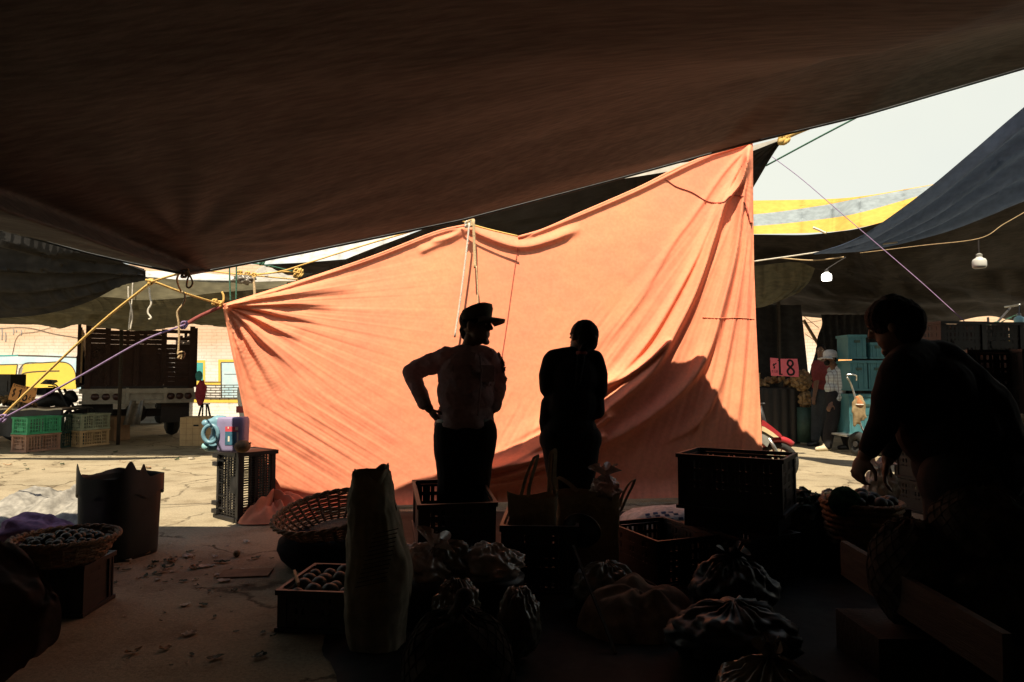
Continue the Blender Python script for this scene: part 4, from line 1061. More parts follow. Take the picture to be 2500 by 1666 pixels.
# thin pole holding the khaki canopy
pp = at(288, 1086); b = MB(); b.tube([(pp.x, pp.y, 0), (pp.x + .01, pp.y, 1.2), (pp.x, pp.y, 2.25)], .032, 8)
tag(b.build('tent_pole', M['wood'], base=pp, sm=True), 'thin brown tent pole standing in front of the truck bumper', 'pole')
# white car mostly hidden behind the sheet
cw = thing('parked_car', 'white car corner peeking out behind the left edge of the orange sheet', 'car', (P(640, 1000, 12.6).x, 12.6, 0))
cx0 = P(572, 1000, 12.6).x
b = MB(); b.grid(24, 20, lambda u, v: (cx0 + .02 + 1.7 * u + .12 * (1 - v) ** 2 * (1 - u) + (.25 * smooth((v - .55) / .45)) * (1 - 2 * u), 12.6 - .0 + .35 * smooth((v - .6) / .4), lerp(.28, 1.42, v)))
b.grid(24, 20, lambda u, v: (cx0 + .02 + .12 * (1 - v) ** 2 + .25 * smooth((v - .55) / .45), 12.6 + 3.8 * u, lerp(.28, 1.42 - .45 * (u > .7), v)))
b.grid(10, 10, lambda u, v: (cx0 + .27 + 1.2 * u, 12.95 + 2.6 * v, 1.42 + .05 * math.sin(u * 3.1)))
b.build('body', M['carwhite'], cw, sm=True)
wheel_parts(cw, (cx0 + .12, 12.95, .30), .30, (1, 0, 0), .18, 'metal'); wheel_parts(cw, (cx0 + .12, 15.6, .30), .30, (1, 0, 0), .18, 'metal')
b = MB(); b.box((cx0 - .03, 13.3, 1.02), (.10, .06, .09)); b.build('side_mirror', M['blackplastic'], cw)
b = MB(); b.box((cx0 + .12, 12.594, .62), (.16, .02, .12)); b.build('tail_lamp', M['redpaint'], cw)
# ------------------------------------------------------------ far right stall
FD = 12.3
stl = thing('produce_stall', 'dark produce stall in shade behind the pink price sign', 'stall', (P(1900, 1080, FD).x, FD, 0))
X = lambda px, py, dd=0: P(px, py, FD + dd)
b = MB(); b.box((X(1905, 1000).x, FD + .5, X(1900, 948).z - .02), (1.1, .9, .04)); b.build('shelf', M['darkmetal'], stl)
b = MB(); b.grid(30, 8, lambda u, v: (lerp(X(1820, 1000).x, X(1955, 1000).x, u), FD + .03 + .02 * math.sin(u * 40), lerp(0.02, X(1900, 950).z, v))); b.build('drape', M['blackplastic'], stl, sm=True)
b = MB(); b.grid(30, 10, lambda u, v: (lerp(P(1790, 900, FD + 1.1).x, P(lerp(1985, 1958, v), 900, FD + 1.1).x, u), FD + 1.1 + .02 * math.sin(u * 30), lerp(.02, P(1900, 745, FD + 1.1).z, v))); b.build('back_drape', M['blacktarp'], stl, sm=True)
b = MB()
for px in (1815, 1959): b.bar((X(px, 1000).x, FD + 1.0, 0), (X(px, 1000).x, FD + 1.0, X(px, 750).z + .2), .05)
b.build('post', M['wood'], stl)
for k in range(90):
    u, v = rp_.random(), rp_.random()
    z_ = lerp(X(1900, 945).z, X(1900, 918).z, (1 - abs(u - .5) * 1.4) * rp_.random() ** .4)
    spud((lerp(X(1862, 940).x, X(1958, 940).x, u), FD + .1 + v * .35, z_), 'potato in the heap behind the pink price sign', 'potatoes on the right stall', 1.0)
# open bags of onions at the stall
for (px0, px1, py0, py1, lb, nm) in ((1936, 1982, 906, 952, 'net bag of pale onions on the stall, upper of the two bags', 60), (1952, 1985, 958, 992, 'net bag of pale onions standing below the upper onion bag', 40)):
    c = (X(px0, py0) + X(px1, py1)) / 2
    b = MB(); rx_ = (X(px1, 0).x - X(px0, 0).x) / 2; rz_ = (X(0, py0).z - X(0, py1).z) / 2
    b.ell(c + Vector((0, .1, 0)), (rx_, .16, rz_ * 1.1), None, 18, 12, lambda d: 1.0)
    o = tag(b.build('onion_bag', M['fruitbrown'], base=c - Vector((0, 0, rz_)), sm=True), lb, 'bag')
    b = MB()
    for k in range(nm):
        a, e = rp_.uniform(3.3, 6.1), rp_.uniform(-1, 1) * 1.2
        b.ell(c + Vector((0, .1, 0)) + Vector((rx_ * math.cos(a) * math.cos(e), .16 * math.sin(a) * math.cos(e), rz_ * 1.1 * math.sin(e))), (.034, .034, .032), None, 10, 7)
    q = b.build('onion', M['potato'], o, sm=True); q['kind'] = 'stuff'
b = MB(); b.tube([X(1965, 995), X(1966, 1080)], .14, 14); tag(b.build('bin', M['cratedark'], base=G(1966, 1083), sm=True), 'dark round bin under the lower onion bag', 'bin')
# pink sign
o2 = P(1883, 918, 12.2); xv2 = Vector((1, 0, -.035)).normalized(); fr2 = lambda x, y, z: o2 + xv2 * x + Vector((0, y, 0)) + Vector((0, .08, 1)).normalized() * z
W2 = P(1950, 920, 12.2).x - o2.x; H2 = P(1900, 874, 12.2).z - o2.z
s2_ = card('price_sign', 'pink card price sign with a big black 18, over the potato heap', 'signpink', W2, H2, fr2, .008)
b = MB(); write(b, '8', .27, .03, .155, .26, .036, fr2); b.ribbon([(.135, .27), (.16, .32), (.155, .02)], .035, fr2, .006); b.ribbon([(.155, .03), (.20, .035)], .02, fr2, .0065)
write(b, '$', .03, .13, .05, .09, .014, fr2); write(b, 'KILO', .012, .06, .020, .045, .006, fr2, step=.027); write(b, 'NUEVA', .17, .315, .03, .025, .006, fr2, step=.04)
b.ribbon([(.10, .23), (.06, .20), (.05, .17)], .02, fr2, .0065)
b.build('lettering', M['ink'], s2_)
# small crates at the left of the stall
c4 = stackon(crate_a, 0, 'dim tan crate beside the pink price sign at the stall', 'cratetan', at_=X(1848, 945) + Vector((0, .3, 0)), rz=R(5), group='crates on the right stall')
c4.scale = (.55, .55, .9)

# turquoise boxes on the hand truck
TQ = 10.9
def tq_box(px0, px1, py0, py1, lb, rz=0.0, dd=0.0):
    a, c = P(px0, py1, TQ + dd), P(px1, py0, TQ + dd); W, Hh = c.x - a.x, c.z - a.z
    t = thing('plastic_box', lb, 'box', ((a.x + c.x) / 2, TQ + dd + .22, a.z), 'turquoise boxes on the hand truck', rz, local=True)
    b = MB(); b.box((0, 0, Hh / 2), (W - .03, .40, Hh - .01)); b.build('body', M['turq'], t, subsurf=0)
    q = MB(); q.box((0, 0, Hh - .025), (W, .43, .045)); q.box((0, 0, .02), (W - .01, .415, .03)); q.build('rim', M['turq'], t)
    q = MB()
    for k in range(3): q.box((lerp(-W / 2 + .06, W / 2 - .06, k / 2), -.2, Hh / 2), (.025, .014, Hh - .08))
    q.box((0, -.2, Hh * .5), (W - .05, .012, .02)); q.build('rib', M['turq'], t)
    q = MB(); q.box((0, -.206, Hh * .72), (W * .3, .012, .04)); q.build('hand_hole', M['cratedark'], t)
    return t
tq_box(2074, 2152, 962, 1062, 'tall turquoise box at the bottom of the hand truck load', 0, .03)
tq_box(2075, 2120, 880, 955, 'turquoise box in the middle row of the load, nearer the plaid shirt', R(2))
tq_box(2122, 2168, 880, 955, 'turquoise box in the middle row of the load, beside the bending man', R(-1))
tq_box(2072, 2118, 817, 877, 'single turquoise box at the top of the hand truck load', R(-2))
tq_box(2124, 2160, 836, 877, 'low turquoise box beside the topmost turquoise box', R(2))
ht = thing('hand_truck', 'steel hand truck carrying turquoise boxes behind the man in plaid', 'hand truck', (P(2100, 1105, 10.7).x, 10.7, 0))
X = lambda px, py, dd=0: P(px, py, 10.6 + dd)
b = MB(); b.tube(catmull([X(2066, 916, -.1), X(2082, 915, -.12), X(2090, 918, -.1), X(2091, 930, 0)], 6), .014, 8); b.build('handle', M['chrome'], ht, sm=True)
b = MB(); b.tube(catmull([X(2068, 922, -.2), X(2078, 940), X(2088, 972), X(2095, 1010), X(2104, 1045), X(2120, 1068)], 6), .014, 8); b.tube(catmull([X(2150, 916, .1), X(2156, 1000, .1), X(2150, 1066, .1)], 5), .014, 8); b.build('frame', M['metal'], ht, sm=True)
b = MB(); b.box((X(2112, 1068).x, 10.9, X(2112, 1066).z), (.52, .5, .025)); b.build('toe_plate', M['metal'], ht)
for px, dd in ((2096, -.05), (2150, .0)):
    c = X(px, 1080, dd); c.z = .19
    wheel_parts(ht, c, .19, (1, .25, 0), .13, 'darkmetal')
rg = thing('rag_bundle', 'beige rag bundle with an orange top tied to the hand truck handle', 'rag', X(2094, 1020, -.15))
b = MB(); b.ell(X(2096, 998, -.16), (.11, .05, .20), None, 20, 14, lambda d: 1 + .35 * mn.noise(d * 2 + Vector((3, 0, 0)))); b.limb([(X(2090, 1012, -.16), .05), (X(2086, 1040, -.16), .02)]); b.limb([(X(2102, 1005, -.16), .045), (X(2114, 1020, -.16), .018)]); b.limb([(X(2098, 1010, -.16), .04), (X(2098, 1036, -.16), .012)])
b.build('rag', M['beigerag'], rg, voxel=.015, smooth_it=2)
b = MB(); b.limb([(X(2093, 972, -.17), .03), (X(2097, 986, -.17), .06)]); b.build('rag_top', M['orangerag'], rg, sm=True)
b = MB(); b.lathe([(.06, -.01), (.068, 0), (.06, .01)], 16, X(2097, 988, -.17)); b.build('tie', M['ropewhite'], rg)

# black crate walls at the far right
bk = make_crate('plastic_crate', 'tall stacked black crate', 'crate', 'crateblack', .44, .62, .28, 9, 4, 'black crates piled at the right edge')
names = ['bottom', 'second', 'third', 'fourth', 'fifth', 'topmost']
first = True
for (px, dd, n, rz, who) in ((2285, 6.2, 6, 8, 'pile nearest the bending man'), (2378, 6.3, 6, 4, 'pile under the wire tangle'), (2378, 5.25, 5, -4, 'shorter pile left of the frame edge'), (2480, 5.15, 5, 5, 'shorter pile at the right frame edge')):
    x = (px - 1250) / FPX * dd
    for k in range(n):
        lab = f'{"topmost" if k == n - 1 else names[k]} black crate of the {who}'
        if first: bk.location = (x, dd, 0); bk.rotation_euler.z = R(rz); bk['label'] = lab; first = False
        else: dup(bk, (x + .01 * (k % 2), dd, k * .284), (0, 0, R(rz + (k % 3) - 1)), lab)
def holed(name, label, poly_l, poly_r, y0, y1, d, m, hole=None, cat='tarp'):
    b = MB(); nx, ny = 40, 50; vs = []
    for j in range(ny):
        for i in range(nx):
            y = lerp(y0, y1, j / (ny - 1)); x = lerp(poly_l(y), poly_r(y), i / (nx - 1)); p = P(x, y, d); p.y += .05 * math.sin(x * .35) + .04 * math.sin(y * .05); vs.append((p, x, y))
    fs = []
    for j in range(ny - 1):
        for i in range(nx - 1):
            k = j * nx + i; x, y = vs[k][1], vs[k][2]
            if hole and hole(x, y): continue
            fs.append((k, k + 1, k + nx + 1, k + nx))
    b.add([v[0] for v in vs], fs); return tag(b.build(name, M[m], base=vs[0][0], sm=True), label, cat)
holed('dark_backing', 'dark hanging tarp with a bright torn gap, behind the two walking men', lambda y: interp([770, 790, 830, 850, 1090], [2004, 2007, 1996, 1988, 1960], y), lambda y: 2262, 768, 1085, 14.2, 'blacktarp',
      lambda x, y: 2044 < x < 2078 - .12 * (y - 852) and 852 + .15 * (2078 - x) < y < 905 - .2 * (x - 2044))
holed('dark_backing', 'added dark backing that stops light behind the piled black crates at right', lambda y: 2240, lambda y: 2432, 806, 1120, 7.6, 'blacktarp')  # added so no light shows through the crate grids
holed('dark_backing', 'added dark backing low behind the shorter crate piles at the right edge', lambda y: 2432, lambda y: 2640, 870, 1160, 7.2, 'blacktarp')  # added likewise, keeps the shorter piles dark
# lamps
def bulb(px, py, d, r, m, lb, cord, h=1.35):
    c = P(px, py, d)
    t = thing('hanging_bulb', lb, 'light bulb', c, 'bulbs hung under the canopies')
    b = MB(); b.lathe([(.001, -r * .85), (r * .8, -r * .85), (r * .96, -r * .70), (r, -r * .4), (r, r * .25), (r * .86, r * .55), (r * .5, r * .75), (r * .42, r * .9)], 20, c); b.build('globe', M[m], t, sm=True)
    b = MB(); b.lathe([(r * .42, r * .88), (r * .45, r * 1.3), (r * .2, r * 1.5)], 14, c, close=True); b.build('socket', M['greyplastic'] if m != 'bulbon' else M['darkmetal'], t)
    b = MB(); b.tube(catmull([c + Vector((0, 0, r * 1.45))] + [P(*q) for q in cord], 5), .006, 5); b.build('cord', M['darkmetal'], t)
bulb(2018, 676, 9.6, .068, 'bulbon', 'lit white bulb hanging in the dark beside the orange sheet', [(2020, 656, 9.6), (2045, 640, 9.7), (2065, 628, 9.8)])
bulb(2391, 642, 6.2, .058, 'bulboff', 'unlit white bulb hanging under the blue tarp', [(2389, 600, 6.2), (2389, 586, 6.2)])
bulb(2488, 781, 7.4, .048, 'bulbteal', 'pale teal bulb at the right edge near the wire tangle', [(2488, 765, 7.4), (2489, 745, 7.6)])
bulb(2252, 800, 9.0, .062, 'bulbteal', 'teal lampshade low beside the head of the bending man', [(2248, 786, 9.0), (2246, 770, 9.2)])
# ------------------------------------------------------------ foreground at left
# crate standing on its end with the jug
lc = make_crate('plastic_crate', 'black slotted crate standing on end under the blue jug', 'crate', 'crateblack', .30, .40, .30, 7, 4)
def end_crate():
    p = at(562, 1279)
    t = thing('plastic_crate', 'black slotted crate standing on end under the blue jug', 'crate', (p.x + .02, p.y + .27, 0), None, R(-40), local=True)
    A, B, Hh = .37, .345, .585     # standing: A x B footprint, Hh tall
    for sx in (-1, 1):
        for sy in (-1, 1): f = MB(); f.box((sx * (A / 2 - .02), sy * (B / 2 - .02), Hh / 2), (.04, .04, Hh)); f.build('corner_post', M['crateblack'], t)
    f = MB()
    for z in (.015, Hh - .02): 
        for s in (-1, 1): f.box((s * (A / 2 + .001), 0, z), (.036, B + .03, .034)); f.box((0, s * (B / 2 + .001), z), (A - .04, .036, .0338))
    f.box((0, 0, Hh - .012), (A - .05, B - .05, .012))
    f.build('rim', M['crateblack'], t)
    # the crate's open mesh floor faces left; its long side faces right
    for s in (-1, 1):
        p = MB(); W = B - .08
        for k in range(5):
            y = lerp(-W / 2, W / 2, k / 4); p.box((s * (A / 2 - .010), y, Hh / 2), (.012, .013 if k % 2 else .022, Hh - .08))
        for k in range(24):
            z = lerp(.05, Hh - .05, k / 23); p.box((s * (A / 2 - .010), 0, z), (.010, W, .0065))
        p.build('side_panel', M['crateblack'], t)
    for s in (-1, 1):
        p = MB(); W = A - .08
        for k in range(7):
            x = lerp(-W / 2, W / 2, k / 6); p.box((x, s * (B / 2 - .010), Hh / 2), (.014 if k % 3 else .026, .012, Hh - .08))
        for k in range(22):
            z = lerp(.05, Hh - .05, k / 21); p.box((0, s * (B / 2 - .010), z), (W, .010, .0075))
        if s < 0: p.box((W * .30, s * (B / 2 - .010), Hh * .52), (W * .32, .0135, .13))
        for z in (.09, .2, .31, .42, .5): p.box((-W * .35, s * (B / 2 + .002), z), (W * .36, .014, .010))
        p.build('end_panel', M['crateblack'], t)
    # chunky feet and lugs seen on the left face
    for z in (.06, .13, Hh - .12, Hh - .05): p = MB(); p.box((-A / 2 + .02, -B / 2 - .014, z), (.09, .03, .035)); p.build('lug', M['crateblack'], t)
    return t
for o in list(lc.children_recursive) + [lc]: bpy.data.objects.remove(o)
ec = end_crate()
JD = 5.78
X = lambda px, py, dd=0: P(px, py, JD + dd)
jz = .592
jc = X(548, 1060); jc.z = jz
jug = thing('water_jug', 'pale blue and violet plastic jug with a loop handle, on the standing crate', 'jug', jc)
wj = .155; hj = X(0, 1018).z - jz
def rbox(u, v, hw, hd, x0, z):  # rounded rectangle ring
    a = u * 2 * math.pi; c, s = math.cos(a), math.sin(a); n = 5
    k = (abs(c) ** n + abs(s) ** n) ** (-1 / n); return (x0 + hw * c * k, jc.y + hd * s * k, z)
b = MB(); zs = [0, .01, .03, .12, .2, .25, .275, .288, .29]; ws = [.80, .93, .97, .98, 1.0, 1.0, .97, .90, .0]
zs = [z / .29 * hj for z in zs]
jx = X(569, 1060).x
b.grid(40, len(zs), lambda u, v: rbox(u, v, .118 * ws[int(round(v * (len(zs) - 1)))], .085 * ws[int(round(v * (len(zs) - 1)))], jx, jz + zs[int(round(v * (len(zs) - 1)))]))
b.build('sleeve_body', M['jugviolet'], jug, sm=True)
b = MB(); lx = X(525, 1060).x
b.limb([(Vector((lx - .03, jc.y, jz + .05)), .045), (Vector((lx + .03, jc.y - .0, jz + .14)), .06), (Vector((lx + .02, jc.y, jz + hj - .04)), .055)])
b.limb([(Vector((lx - .05, jc.y - .03, jz + hj - .055)), .035), (Vector((lx + .06, jc.y, jz + hj - .035)), .05)])
b.limb([(Vector((lx - .045, jc.y - .02, jz + .035)), .035), (Vector((lx + .06, jc.y, jz + .05)), .05)])
b.build('neck', M['jug'], jug, voxel=.009, smooth_it=4)
b = MB(); b.lathe([(.001, .02), (.024, .02), (.027, 0), (.027, -.03)], 16, (lx - .06, jc.y - .05, jz + hj - .05), Matrix.Rotation(R(70), 3, 'X')); b.build('cap', M['jug'], jug, sm=True)
b = MB(); b.lathe([(.001, .02), (.026, .02), (.03, 0), (.03, -.03)], 16, (lx - .05, jc.y - .06, jz + .05), Matrix.Rotation(R(70), 3, 'X')); b.build('cap', M['bulbteal'], jug, sm=True)
b = MB(); b.tube([Vector((lx + .0 + .062 * math.cos(a), jc.y - .085, jz + .155 + .072 * math.sin(a))) for a in [k * math.pi / 10 for k in range(21)]], .017, 9, cap=False); b.build('handle', M['jug'], jug, sm=True)
def jl(u0, u1, z0, z1, m, nm, e=.0):
    b = MB(); x0, x1 = X(u0, 1060).x, X(u1, 1060).x
    b.grid(6, 4, lambda u, v: (lerp(x0, x1, u), jc.y - .0865 - e, lerp(X(0, z1).z, X(0, z0).z, v))); b.build(nm, M[m], jug)
jl(560, 590, 1040, 1052, 'labelred', 'label'); jl(560, 586, 1052, 1084, 'labelteal', 'label'); jl(584, 591, 1041, 1049, 'labelwhite', 'label', .001)
jl(589, 592, 1054, 1080, 'labelwhite', 'label'); jl(567, 571, 1063, 1076, 'labelwhite', 'label', .001); jl(566, 569, 1041, 1045, 'labelwhite', 'label', .001)
mc = X(592, 1092, -.08); mc.z = jz + .052
b = MB(); b.ell(mc, (.066, .062, .052), None, 20, 14, lambda d: 1 + .05 * mn.noise(d * 2)); ml_ = tag(b.build('melon', M['fruitbrown'], base=mc - Vector((0, 0, .052)), sm=True), 'small brown round melon beside the jug on the standing crate', 'fruit')
b = MB(); b.tube([mc + Vector((.05, 0, .02)), mc + Vector((.07, 0, .03))], .006); b.build('stem', M['wood'], ml_)

# black bin lined with a bag
BN = at(290, 1372); BN.y += .18; BN.x = P(290, 1372, BN.y).x; BN.z = 0
bn = thing('rubbish_bin', 'big black bin with a torn liner folded over its rim, left on the concrete', 'bin', BN)
def sq(a, n=4.0):
    c, s = math.cos(a), math.sin(a); return (abs(c) ** n + abs(s) ** n) ** (-1 / n)
b = MB(); pr = [(.001, .0), (.193, .0), (.199, .03), (.206, .2), (.211, .40), (.213, .53)]
b.lathe(pr, 64, BN, None, lambda a, i: sq(a + .35) * (1 + .012 * math.sin(a * 3 + i)))
b.build('body', mat('green_black_bin_plastic', (.016, .017, .014), .5, .4, 5, spec=.35), bn, sm=True)
b = MB()
def liner(u, v):
    a = u * 2 * math.pi; k = sq(a + .35) * .217
    up = .015 + .012 * mn.noise(Vector((math.cos(a) * 3, math.sin(a) * 3, 4)))
    spike = .10 * math.exp(-((a - 3.75) / .16) ** 2) + .11 * math.exp(-((a - 5.45) / .20) ** 2) + .085 * math.exp(-((a - 5.85) / .12) ** 2) + .02 * math.exp(-((a - 2.2) / .3) ** 2)
    if v < .5:
        t = v * 2; return (BN.x + k * 1.03 * math.cos(a), BN.y + k * 1.03 * math.sin(a), BN.z + .415 + .02 * math.sin(a * 7) + t * (.115 + up + spike - .02 * math.sin(a * 7)))
    t = (v - .5) * 2; q = lerp(1.03, .9, t); return (BN.x + k * q * math.cos(a), BN.y + k * q * math.sin(a), BN.z + .53 + up + spike - t * .14)
b.grid(160, 21, liner); b.build('liner', M['blackplastic'], bn)
# silver sheet heap in the sun, pink net sack in front of it
def drape_heap(name, cpx, cpy, rx, ry, h, m, seed, label, cat, fr=1.6, rid=.35, dy=0, base_z=0.0, nu=120, nv=44, sx=0.0):
    c = at(cpx, cpy); c.y += dy; b = MB()
    def fn(u, v):
        a = u * 2 * math.pi; r = 1 - v; kk = 1 + .16 * mn.noise(Vector((math.cos(a) * 1.5 + seed, math.sin(a) * 1.5, 0)))
        x = c.x + rx * kk * r * math.cos(a); y = c.y + ry * kk * r * math.sin(a)
        q = Vector((x * fr * 1.6 + seed * 3, y * fr, seed))
        rdg = 1 - abs(mn.fractal(q, 1, 2, 4)) * 1.6
        rd2 = 1 - abs(mn.noise(Vector((x * 3 + y * 5, y * 3 - x * 2, seed))))
        z = h * (1 - r ** 2) ** .7 * (1 - rid + rid * rdg) + .05 * rd2 * (1 - r) ** .3 * (1 - r * r)
        return (x + sx * z, y, base_z + max(.006, z))
    b.grid(nu, nv, fn)
    return tag(b.build(name, M[m], base=c, sm=True), label, cat)
drape_heap('silver_sheet', 40, 1290, .62, .50, .27, 'silver', 3, 'crumpled silver grey tarp heaped in the sun at left', 'tarp', 1.3, .55, dy=.50)
drape_heap('silver_sheet', 150, 1300, .42, .30, .15, 'silver', 6, 'low fold of silver grey tarp lying against the black bin', 'tarp', 1.2, .4, dy=.40)
pk = at(92, 1420); PKZ = .28
b = MB(); pc = Vector((P(90, 1300, 4.35).x, 4.35, P(90, 1305, 4.35).z - .02))
b.ell(pc, (.24, .18, .13), Matrix.Rotation(R(12), 3, 'Y'), 44, 28, lambda d: 1 + .22 * mn.fractal(d * 2.1 + Vector((2, 0, 0)), 1, 2, 3) + .04 * math.sin(14 * math.atan2(d.z, d.y)) * max(0, d.x))
tag(b.build('net_sack', M['pinknet'], base=pc - Vector((0, 0, .13)), sm=True), 'lilac pink net sack slumped behind the wicker basket at left', 'sack')
b = MB(); b.box((pc.x - .02, 4.37, (pc.z - .12) / 2), (.5, .36, pc.z - .12)); tag(b.build('low_table', M['darkwood'], base=(pc.x, 4.37, 0)), 'low dark wooden box under the lilac pink net sack', 'box')

def basket(name, label, c, r0, r1, h, m, tilt=None, nrib=22, nring=13, cat='basket', flare=1.0):
    t = thing(name, label, cat, c); tilt = tilt or Matrix.Identity(3); c = Vector(c)
    prof = lambda s: lerp(r0, r1, s ** (.6 * flare))
    b = MB()
    for i in range(nring):
        s = i / (nring - 1); z = h * s
        pts = [c + tilt @ Vector(((prof(s) + .006 * math.sin(k / 66 * 2 * math.pi * nrib / 2 + (i % 2) * math.pi)) * math.cos(k / 66 * 2 * math.pi), (prof(s) + .006 * math.sin(k / 66 * 2 * math.pi * nrib / 2 + (i % 2) * math.pi)) * math.sin(k / 66 * 2 * math.pi), z)) for k in range(67)]
        b.tube(pts, h / nring * .56, 5, cap=False)
    b.lathe([(.001, .004), (r0 * 1.02, .004), (r0 * 1.02, .012), (.001, .012)], 30, c, tilt)
    b.build('woven_wall', M[m], t, sm=True)
    q = MB()
    for k in range(nrib):
        a = 2 * math.pi * k / nrib
        q.tube([c + tilt @ Vector((prof(s) * math.cos(a), prof(s) * math.sin(a), h * s)) for s in [j / 5 for j in range(6)]], .009, 5)
    q.build('rib', M[m], t, sm=True)
    q = MB()
    for ph in (0, math.pi):
        q.tube([c + tilt @ Vector(((r1 + .008 + .008 * math.cos(k * .9 + ph)) * math.cos(k / 120 * 2 * math.pi), (r1 + .008 + .008 * math.cos(k * .9 + ph)) * math.sin(k / 120 * 2 * math.pi), h + .008 * math.sin(k * .9 + ph))) for k in range(121)], .010, 6, cap=False)
    q.build('rim', M[m], t, sm=True)
    return t
# basket of small fruit on a black crate, left foreground
kc = at(172, 1512); kc.y += .16; kc.x = P(170, 1512, kc.y).x
fc = make_crate('plastic_crate', 'black crate under the wicker basket of small fruit', 'crate', 'crateblack', .28, .30, .26, 8, 4, None, (kc.x, kc.y, 0), R(4))
bc = Vector((P(158, 1390, 3.62).x, 3.62, .265))
basket('wicker_basket', 'wide wicker basket of small dark fruit at left, on a black crate', bc, .15, .235, .12, 'wickerpink', nrib=24, nring=8)
fm_ = MB(); fm_.ell((0, 0, 0), (.024, .024, .022), None, 12, 8, lambda d: 1 + .06 * mn.noise(d * 2)); fo = fm_.build('fruit', M['fruitdark'], sm=True); FM = fo.data; bpy.data.objects.remove(fo)
for k in range(85):
    a = rp_.uniform(0, 6.28); r = .20 * math.sqrt(rp_.random())
    spud(bc + Vector((r * math.cos(a), r * math.sin(a), .075 + .045 * (1 - (r / .2) ** 2) + rp_.uniform(0, .012))), 'small dark green fruit in the wicker basket at left', 'fruit in the left basket', 1.0, 'small_fruit', FM, 'fruit')
# rust coloured cover over a stack at the left edge
cv = MB()
def cover(u, v):
    top = [(-260, 1290, 2.9), (-100, 1300, 2.85), (30, 1325, 2.75), (60, 1350, 2.7)]
    bot = [(-260, 1720, 2.3), (-100, 1720, 2.3), (40, 1640, 2.35), (110, 1590, 2.45)]
    mid = [(-260, 1480, 2.55), (-60, 1470, 2.5), (80, 1470, 2.48), (146, 1478, 2.5)]
    f = lambda row: Vector((0, 0, 0)) + catmull([P(*q) for q in row], 20)[min(60, int(round(u * 60)))]
    a, m_, c_ = f(top), f(mid), f(bot)
    p = a * (2 * (v - .5) * (v - 1)) + m_ * (4 * v * (1 - v)) + c_ * (2 * v * (v - .5))
    p.z = max(.02, p.z + .03 * mn.fractal(Vector((u * 3, v * 3, 1)), 1, 2, 3)); p.y += .04 * mn.noise(Vector((u * 4, v * 2, 5))); return p
cv.grid(61, 50, cover)
tag(cv.build('tarp_cover', M['rustred'], base=P(-60, 1600, 2.5), sm=True), 'rust coloured tarp draped over a stack at the bottom left edge', 'tarp')
q = MB(); q.box((P(-190, 1500, 3.1).x, 3.05, .19), (.5, .6, .38)); tag(q.build('stacked_box', M['darkwood'], base=(P(-190, 1500, 3.1).x, 3.05, 0)), 'dark wooden box under the rust coloured tarp', 'box')

# ------------------------------------------------------------ added black sheet standing in for shade on the floor
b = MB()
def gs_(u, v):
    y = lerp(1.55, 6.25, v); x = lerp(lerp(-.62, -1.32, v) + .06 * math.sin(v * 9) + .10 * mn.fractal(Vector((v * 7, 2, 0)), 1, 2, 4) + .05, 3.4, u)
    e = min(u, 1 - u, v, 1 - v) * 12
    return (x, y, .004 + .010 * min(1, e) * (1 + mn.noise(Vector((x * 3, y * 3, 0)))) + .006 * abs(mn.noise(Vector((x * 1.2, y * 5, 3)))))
b.grid(90, 70, gs_); tag(b.build('shade_sheet', M['shadesheet'], base=(1.2, 3.2, 0), sm=True), 'added black sheet standing in for floor shade under the goods at centre and right', 'tarp')
# ------------------------------------------------------------ centre foreground
TB = at(775, 1405); TB.y += .28; TB.z = 0
tub = MB(); tub.lathe([(.001, 0), (.25, 0), (.31, .06), (.335, .12), (.325, .17), (.27, .20), (.001, .205)], 40, TB, None, lambda a, i: 1 + .03 * mn.noise(Vector((math.cos(a) * 2, math.sin(a) * 2, i * .4))))
tag(tub.build('stuffed_sack', M['darkcloth'], base=TB, sm=True), 'fat black sack under the tilted wicker basket', 'sack')
tl = Matrix.Rotation(R(11), 3, 'X') @ Matrix.Rotation(R(-7), 3, 'Y')
basket('wicker_basket', 'large tilted wicker basket with an open weave, beside the tall paper sack', TB + Vector((.02, .02, .20)), .19, .36, .15, 'wicker', tl, 30, 14)
kc = at(775, 1545); kc.y += .22
pc_ = make_crate('plastic_crate', 'low black crate of round produce in front of the black sack', 'crate', 'crateblack', .34, .46, .20, 8, 3, None, (kc.x, kc.y, 0), R(-6))
pr_ = MB(); pr_.ell((0, 0, 0), (.05, .05, .046), None, 16, 10, lambda d: 1 + .07 * mn.noise(d * 2)); po = pr_.build('fruit', M['fruitdark'], sm=True); PM = po.data; bpy.data.objects.remove(po)
for k in range(16):
    spud(Vector((kc.x - .12 + (k % 4) * .08, kc.y - .16 + (k // 4) * .10, .15 + rp_.uniform(0, .03))), 'round dark produce in the low black crate beside the paper sack', 'produce in the low black crate', .85, 'round_produce', PM, 'produce')
q = MB(); a_ = Vector((kc.x - .19, kc.y + .02, .22)); q.bar(a_, a_ + Vector((.09, -.22, .0)), .012, .02); tag(q.build('stick', M['woodpale'], base=a_), 'pale stick lying across the left rim of the low black crate', 'stick')

